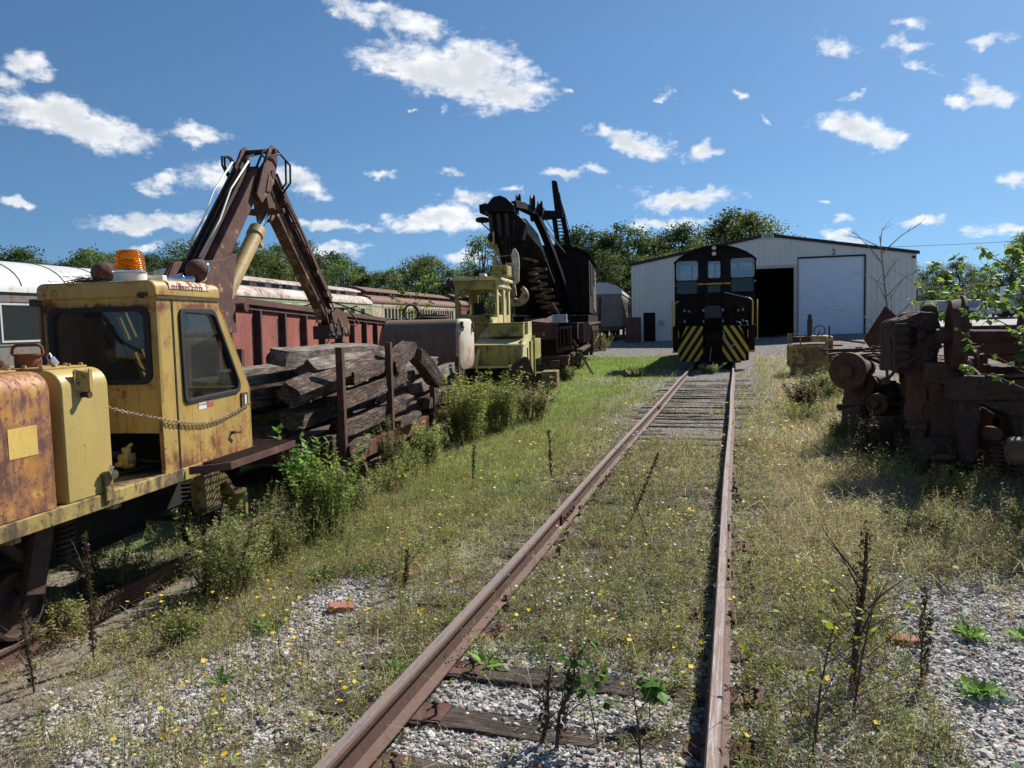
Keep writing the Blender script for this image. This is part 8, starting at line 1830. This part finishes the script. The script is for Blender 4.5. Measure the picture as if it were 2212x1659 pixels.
bush('pigweed', 'big grey green spiky weed standing over the near rusty rail', 'bush', -3.95, 5.35, .72, .62, 42, 56, .026, [(.15, .18, .07), (.22, .26, .10), (.28, .31, .13)], 207, (16, (.8, .52, .03), .012), spike=True)
bush('pigweed', 'spiky olive weed beside the yellow rail guard of the machine', 'bush', -3.98, 6.1, .62, .45, 28, 46, .024, [(.17, .19, .07), (.25, .27, .11)], 208, (14, (.8, .52, .03), .012), spike=True)
bush('pigweed', 'dry feathery weed in front of the grating, left of the bright green one', 'bush', -4.2, 6.6, .68, .4, 24, 44, .020, [(.21, .20, .11), (.28, .24, .14)], 209, spike=True)
for i, (x, y, h, r_, lb) in enumerate(((-4.15, 8.1, .45, .35, 'green weed clump under the corner of the first flat car'), (-4.3, 9.2, .5, .4, 'green weed clump below the flat car sill before the bushes'), (-4.45, 10.1, .6, .4, 'dark green weed clump at the end of the first flat car'), (-4.6, 9.8, .95, .3, 'thin weed growing up between the stake and the tilted timber'), (-4.5, 4.2, .35, .4, 'shaded weeds behind the near rusty rail under the machine'), (-5.0, 5.2, .4, .5, 'dark weeds in the shade under the machine deck'), (-5.3, 4.4, .35, .5, 'shaded weed patch beside the machine wheel'), (-3.55, 4.35, .28, .25, 'low yellow flowered weed against the near rusty rail'))):
    bush('weed_clump', lb, 'weeds', x, y, h, r_, 20, 40, .026, WP1 if i != 3 else [(.12, .14, .05), (.16, .17, .07)], 220 + i, (10, (.8, .52, .03), .012) if i in (0, 7) else None)
for i, (x, y, h, r_, pal, fl, lb) in enumerate(((1.35, 17.0, .75, .6, [(.20, .16, .10), (.14, .12, .06), (.24, .20, .14)], (90, (.55, .45, .35), .02), 'dry pale seeded weed clump in front of the yellow engine unit'), (1.9, 19.5, .7, .6, BP1, (80, YF1, .02), 'weed clump left of the yellow engine unit'), (2.5, 20.5, .6, .7, BP1, (90, YF1, .02), 'yellow flowered weeds below the grille of the engine unit'),
        (1.75, 11.2, .75, .5, [(.14, .10, .06), (.10, .09, .04), (.18, .13, .08)], None, 'brown twiggy weed leaning on the left foot of the scrap heap'), (2.0, 12.6, .6, .5, WP1, (40, YF1, .014), 'green weed at the far left foot of the scrap heap'), (1.45, 12.6, .55, .5, BP1, (60, YF1, .014), 'yellow green weed between the track and the heap'), (1.2, 14.8, .55, .6, BP1, (80, YF1, .015), 'yellow green weed clump beyond the straw grass'),
        (2.05, 8.7, .42, .45, [(.27, .25, .07), (.42, .36, .09), (.20, .20, .07)], None, 'golden olive low bush catching light in the shade of the heap'), (2.6, 7.6, .40, .5, [(.22, .22, .07), (.32, .29, .09)], None, 'olive bush at the right edge before the reservoir'), (2.25, 6.6, .36, .45, [(.20, .21, .07), (.34, .30, .10)], None, 'olive bush lowest at the right edge over the gravel'), (2.1, 9.8, .5, .3, [(.13, .17, .06), (.18, .22, .09)], None, 'pale green seedling weed before the front casting'),
        (1.55, 7.4, .28, .4, [(.14, .15, .05), (.19, .18, .07)], None, 'low olive weed on the right gravel margin'), (-6.3, 31.5, .55, .6, WP1, None, 'green weeds at the foot of the wrecking crane'), (-5.4, 25.5, .5, .5, WP1, None, 'weeds before the buffer of the wrecking crane'), (-7.2, 43.5, 1.0, .9, [(.20, .20, .06), (.26, .25, .08)], (60, YF1, .03), 'rounded yellow green bush at the rear of the wrecking crane'), (-.9, 28.6, .35, .5, WP1, None, 'low green weeds between the rails under the locomotive nose'), (-3.3, 27.0, .35, .6, WP1, None, 'green weed clump in the locomotive shadow'))):
    bush('weed_clump', lb, 'weeds', x, y, h, r_, 26, 44, .03 if y < 16 else .05, pal, 240 + i, fl)
# dead mullein stalk and other brown stalks
def stalk(x, y, h, lean, label, seed, fat=.016, branches=3, mat=TWIG):
    rr = random.Random(seed); z = float(gz(x, y)); o = thing('dead_stalk', label, 'dead stalk', (x, y, z), (0, 0, 0), 'dead brown weed stalks')
    mb = MB(); top = Vector((lean[0], lean[1], h)); pts = [Vector((0, 0, 0)), top * .35 + Vector((rr.uniform(-.02, .02), 0, 0)), top * .7 + Vector((rr.uniform(-.02, .02), 0, 0)), top]
    mb.tube(pts, [fat * .6, fat * .5, fat * .4, fat * .2], 6)
    for k in range(branches):
        t0 = rr.uniform(.2, .7); b0 = top * t0; d_ = Vector((rr.uniform(-1, 1), rr.uniform(-.5, .5), rr.uniform(.5, 1.2))).normalized() * h * rr.uniform(.25, .55); mb.tube([b0, b0 + d_ * .5 + Vector((0, 0, .02)), b0 + d_], [fat * .25, fat * .18, .0015], 4)
    mb.build('stem', mat, o)
    rs = np.random.RandomState(seed); n = int(330 * h / .7)
    t_ = rs.uniform(.12, 1.0, n)[:, None]; P_ = np.array(top)[None] * t_ + rs.normal(0, fat * .75, (n, 3))
    V, F, T = leafq(P_, rdir(rs, n) + [0, 0, .3], rdir(rs, n), rs.uniform(.016, .036, n), rs.uniform(.010, .020, n), tints(rs, n, (.045, .032, .024), (.12, .085, .055)))
    npmesh('seed_husk', V, F, T, LEAF, o)
stalk(.57, 4.24, .80, (.10, .25, 0), 'tall dark dead mullein stalk right of the right rail', 301, .030, 5)
stalk(-.88, 3.42, .34, (.03, .1), 'dark drooping dead stalk between the rails at the bottom edge, left of two', 302, .018, 3)
stalk(-.80, 3.40, .42, (.07, .12), 'dark drooping dead stalk between the rails at the bottom edge, right of two', 303, .018, 3)
stalk(-2.25, 9.6, .62, (-.03, .02), 'thin dead stalk standing in the grass left of the left rail, middle distance', 304, .010, 6)
stalk(-3.1, 9.0, .55, (.02, .02), 'thin dark stalk in the lawn strip beside the flat car', 305, .008, 4)
stalk(-3.95, 3.95, .85, (.0, .0), 'tall dry stalk crossing the front of the yellow machine deck', 306, .009, 3)
stalk(-4.0, 3.55, .48, (-.05, .0), 'curled dry stalk beside the machine wheel', 307, .012, 4)
stalk(1.05, 5.0, .36, (.02, .05), 'short dark stalk on the right gravel', 308, .009, 3)
stalk(.93, 4.4, .38, (.03, .0), 'reddish brown seeded stalk right of the mullein', 309, .010, 2)
stalk(1.85, 10.6, .85, (-.25, .1), 'leaning brown seeded stalk in front of the scrap heap', 310, .014, 6)
stalk(-2.35, 5.2, .35, (.05, .0), 'dry branched stalk in the weeds left of the left rail', 311, .007, 6)
stalk(-1.0, 7.6, .7, (.28, .0), 'thin leaning dead stalks between the rails, middle distance', 312, .006, 8)
# twiggy sapling stems by the right rail and broad leaved seedling
def sapling(name, label, x, y, H, spread, nb, lsize, nleaf, col, seed, mat=TWIG, lean=(0, 0), thick=.008, z=None, droop=.3, start=.25, cat='sapling'):
    rr = random.Random(seed); rs = np.random.RandomState(seed); z0 = float(gz(x, y)) if z is None else z
    o = thing(name, label, cat, (x, y, z0)); mb = MB(); top = Vector((lean[0], lean[1], H)); mid = top * .5 + Vector((rr.uniform(-.03, .03), rr.uniform(-.03, .03), 0)) * H
    mb.tube([Vector((0, 0, 0)), mid, top], [thick, thick * .7, thick * .25], 6); ends = []
    for k in range(nb):
        t0 = start + (1 - start) * (k + rr.random()) / nb; b0 = (Vector((0, 0, 0)).lerp(mid, t0 * 2) if t0 < .5 else mid.lerp(top, t0 * 2 - 1)); a = k * 2.4 + rr.uniform(-.4, .4); L_ = spread * rr.uniform(.6, 1.1) * (1.15 - t0 * .6)
        e = b0 + Vector((math.cos(a) * L_, math.sin(a) * L_, L_ * rr.uniform(.3, 1.0))); m_ = b0.lerp(e, .5) + Vector((0, 0, L_ * .08))
        mb.tube([b0, m_, e], [thick * .45, thick * .3, thick * .12], 5); ends.append((b0, m_, e))
        for q in range(2):
            s0 = m_.lerp(e, rr.random()); e2 = s0 + Vector((math.cos(a + rr.uniform(-1, 1)), math.sin(a + rr.uniform(-1, 1)), rr.uniform(.2, 1.1))) * L_ * .4; mb.tube([s0, e2], [thick * .22, thick * .08], 4); ends.append((s0, s0.lerp(e2, .5), e2))
    mb.build('trunk', mat, o)
    if nleaf:
        P_ = []
        for b0, m_, e in ends:
            for j in range(nleaf): t_ = rr.uniform(.2, 1.0); P_.append((b0.lerp(m_, t_ * 2) if t_ < .5 else m_.lerp(e, t_ * 2 - 1)))
        P_ = np.array([tuple(p) for p in P_]); n = len(P_); D = rdir(rs, n) * [1, 1, .5] + [0, 0, -droop]; N_ = unit(rs.normal(0, .5, (n, 3)) + [0, 0, 1]); l = rs.uniform(.6, 1.2, n) * lsize
        T0 = tints(rs, n, col[0], col[1], .2)
        D = unit(D); S = unit(np.cross(N_, D)); Nn = unit(np.cross(D, S)); w_ = (l * .34)[:, None]; l_ = l[:, None]
        vs = [P_, P_ + D * l_ * .28 + S * w_ - Nn * w_ * .25, P_ + D * l_ * .62 + S * w_ * .85 - Nn * w_ * .2, P_ + D * l_ - Nn * l_ * .12, P_ + D * l_ * .62 - S * w_ * .85 - Nn * w_ * .2, P_ + D * l_ * .28 - S * w_ - Nn * w_ * .25, P_ + D * l_ * .5]
        V = np.stack(vs, 1).reshape(-1, 3); k = np.arange(n)[:, None] * 7; F = np.concatenate([k + np.array([q]) for q in ([0, 1, 2, 6], [6, 2, 3, 4], [0, 6, 4, 5])], 0)
        npmesh('leaves', V, F, np.repeat(T0, 7, 0), LEAF, o)
    return o
LG = ((.15, .26, .05), (.32, .43, .09))
sapling('sapling', 'leafy bright yellow green sapling growing through the scrap heap at the right edge', 2.78, 8.9, 2.40, .70, 20, .085, 7, LG, 401, BARK, (-.02, .05), .016, start=.42)
sapling('sapling', 'second leafy sapling close to the right edge, behind the front casting', 3.25, 9.1, 2.2, .65, 22, .09, 9, LG, 402, BARK, (.1, .0), .014, start=.4)
sapling('sapling', 'young leafy sapling behind the upright wheel', 2.95, 11.6, 2.4, .7, 16, .09, 7, LG, 403, BARK, (-.1, 0), .012, start=.6)
sapling('bare_tree', 'tall bare leafless sapling standing in front of the shed right end', 3.55, 18.8, 3.6, 1.35, 16, .08, 0, LG, 404, GREYTWIG, (-.55, 0), .030, start=.22)
sapling('bare_tree', 'smaller bare leafless sapling close beside the tall bare one', 3.75, 18.6, 2.7, .9, 12, .08, 0, LG, 405, GREYTWIG, (.15, 0), .022, start=.3)
sapling('sapling', 'light green leafy sapling growing up behind the old tank', mw(-1.85, 14.6).x, mw(-1.85, 14.6).y, 3.05, .8, 14, .10, 8, ((.16, .25, .05), (.30, .38, .10)), 406, BARK, (-.1, 0), .016, start=.5)
sapling('seedling', 'broad leaved bright green seedling between the rails at the bottom', -.41, 3.74, .20, .05, 7, .085, 2, ((.10, .22, .04), (.19, .33, .07)), 407, TWIG, (0, 0), .004, droop=.1, start=.5, cat='seedling')
sapling('seedling', 'leafy shoot climbing beside the right rail at the bottom', -.62, 3.48, .42, .12, 9, .05, 3, ((.08, .16, .035), (.14, .24, .05)), 408, TWIG, (-.10, .05), .004, start=.3, cat='seedling')
sapling('dry_shrub', 'leafless brown twiggy shrub at the bottom between the rails', -.40, 3.30, .42, .22, 10, .02, 0, LG, 409, TWIG, (-.05, .05), .006, start=.15, cat='shrub')
sapling('dry_shrub', 'brown branching shrub with a few yellow green leaves right of the right rail', .32, 3.55, .62, .38, 14, .045, 1, ((.22, .30, .04), (.40, .46, .06)), 410, TWIG, (.10, .1), .007, start=.12, cat='shrub')
sapling('dry_shrub', 'brown twig shrub around the dead mullein stalk', .55, 4.05, .60, .45, 16, .04, 1, ((.16, .26, .04), (.34, .42, .06)), 411, TWIG, (.12, .1), .007, start=.1, cat='shrub')
sapling('dry_shrub', 'branching twigs beside the left side of the right rail in the middle distance', -.75, 6.9, .75, .35, 10, .03, 1, ((.16, .22, .04), (.25, .3, .06)), 412, TWIG, (-.2, 0), .006, start=.3, cat='shrub')

# ---- ballast stones
ico_v = []; ph = (1 + 5 ** .5) / 2
for a in (-1, 1):
    for b_ in (-ph, ph): ico_v += [(0, a, b_), (a, b_, 0), (b_, 0, a)]
ico_v = unit(np.array(ico_v, float))
from itertools import combinations
el_ = min(np.linalg.norm(ico_v[i] - ico_v[j]) for i, j in combinations(range(12), 2)) * 1.05
ico_f = [f for f in combinations(range(12), 3) if all(np.linalg.norm(ico_v[a] - ico_v[b_]) < el_ for a, b_ in combinations(f, 2))]
ico_f = np.array([f if np.dot(np.cross(ico_v[f[1]] - ico_v[f[0]], ico_v[f[2]] - ico_v[f[0]]), ico_v[f[0]]) > 0 else (f[0], f[2], f[1]) for f in ico_f])
RS = np.random.RandomState(77)
x, y, r = scatter(230000, 2.9, 11, 2.2, 4.5, -48, 24)
g_, gr_, st_ = zones(x, y); k = (RS.rand(len(x)) < np.clip(g_ * 1.25 - .12, 0, 1)) & (rails_d(x, y) > .09) & ~(on_tie(x, y, .10) & (RS.rand(len(x)) < .72))
x, y, r = x[k], y[k], r[k]; n = len(x)
s = RS.gamma(4, .0022, n) * np.maximum(1, r / 5.5) ** .6; s = np.clip(s, .005, .032)
V = ico_v[None] * (1 + RS.uniform(-.50, .30, (n, 12, 1))) * np.stack([s * RS.uniform(.8, 1.5, n), s * RS.uniform(.7, 1.2, n), s * RS.uniform(.4, .8, n)], -1)[:, None, :]
a = RS.uniform(0, 2 * PI, n); ca, sa = np.cos(a)[:, None], np.sin(a)[:, None]
V = np.stack([V[..., 0] * ca - V[..., 1] * sa, V[..., 0] * sa + V[..., 1] * ca, V[..., 2] + V[..., 0] * RS.uniform(-.3, .3, (n, 1))], -1)
V = V + np.stack([x, y, gz(x, y) + s * RS.uniform(-.1, .45, n)], -1)[:, None, :]
F = (np.arange(n)[:, None, None] * 12 + ico_f[None]).reshape(-1, 3)
tt = np.array([.53, .515, .49])[None] * RS.uniform(.35, 1.3, (n, 1)) + RS.normal(0, .015, (n, 3)) + (RS.rand(n, 1) < .06) * np.array([[.10, -.06, -.09]])
STONE, t, b = newmat('ballast_stone'); at = t.new('ShaderNodeAttribute'); at.attribute_name = 'tint'; co = t.new('ShaderNodeTexCoord').outputs['Object']
t.put(b.inputs['Base Color'], t.mix(t.noise(co, 90, 4, .7), (.0, .0, .0), at.outputs['Color']) if False else t.mix(t.ss(t.noise(co, 70, 4, .65), .25, .65), t.mix(1.0, at.outputs['Color'], (.55, .5, .45), 'MULTIPLY'), at.outputs['Color'])); b.inputs['Roughness'].default_value = .9
t.put(b.inputs['Normal'], t.bump(t.noise(co, 120, 3, .6), .3, .003))
_bo = setting(npmesh('ballast', V.reshape(-1, 3), F, np.repeat(np.clip(tt, .03, .8), 12, 0), STONE), 'stuff', 'loose pale limestone ballast stones')
_bo.data.polygons.foreach_set('use_smooth', [False] * len(_bo.data.polygons))
# a few broken bricks
for i, (x, y, rz_) in enumerate(((.95, 5.0, 10), (-2.62, 4.75, 30), (-2.45, 5.55, 70))):
    mb = MB(); mb.box((0, 0, 0), (.17, .09, .05)); o = mb.build('brick', plain('brick_red%d' % i, (.33, .13, .09), .9, scale=20, var=.3), bev=.008); o.location = (x, y, float(gz(x, y)) + .02); o.rotation_euler = (R(6), R(8), R(rz_))
    tag(o, ('pinkish broken brick on the right gravel beside the weeds', 'reddish brick piece by the dark rosette on the left gravel', 'small red brick piece farther up the left gravel strip')[i], 'brick')
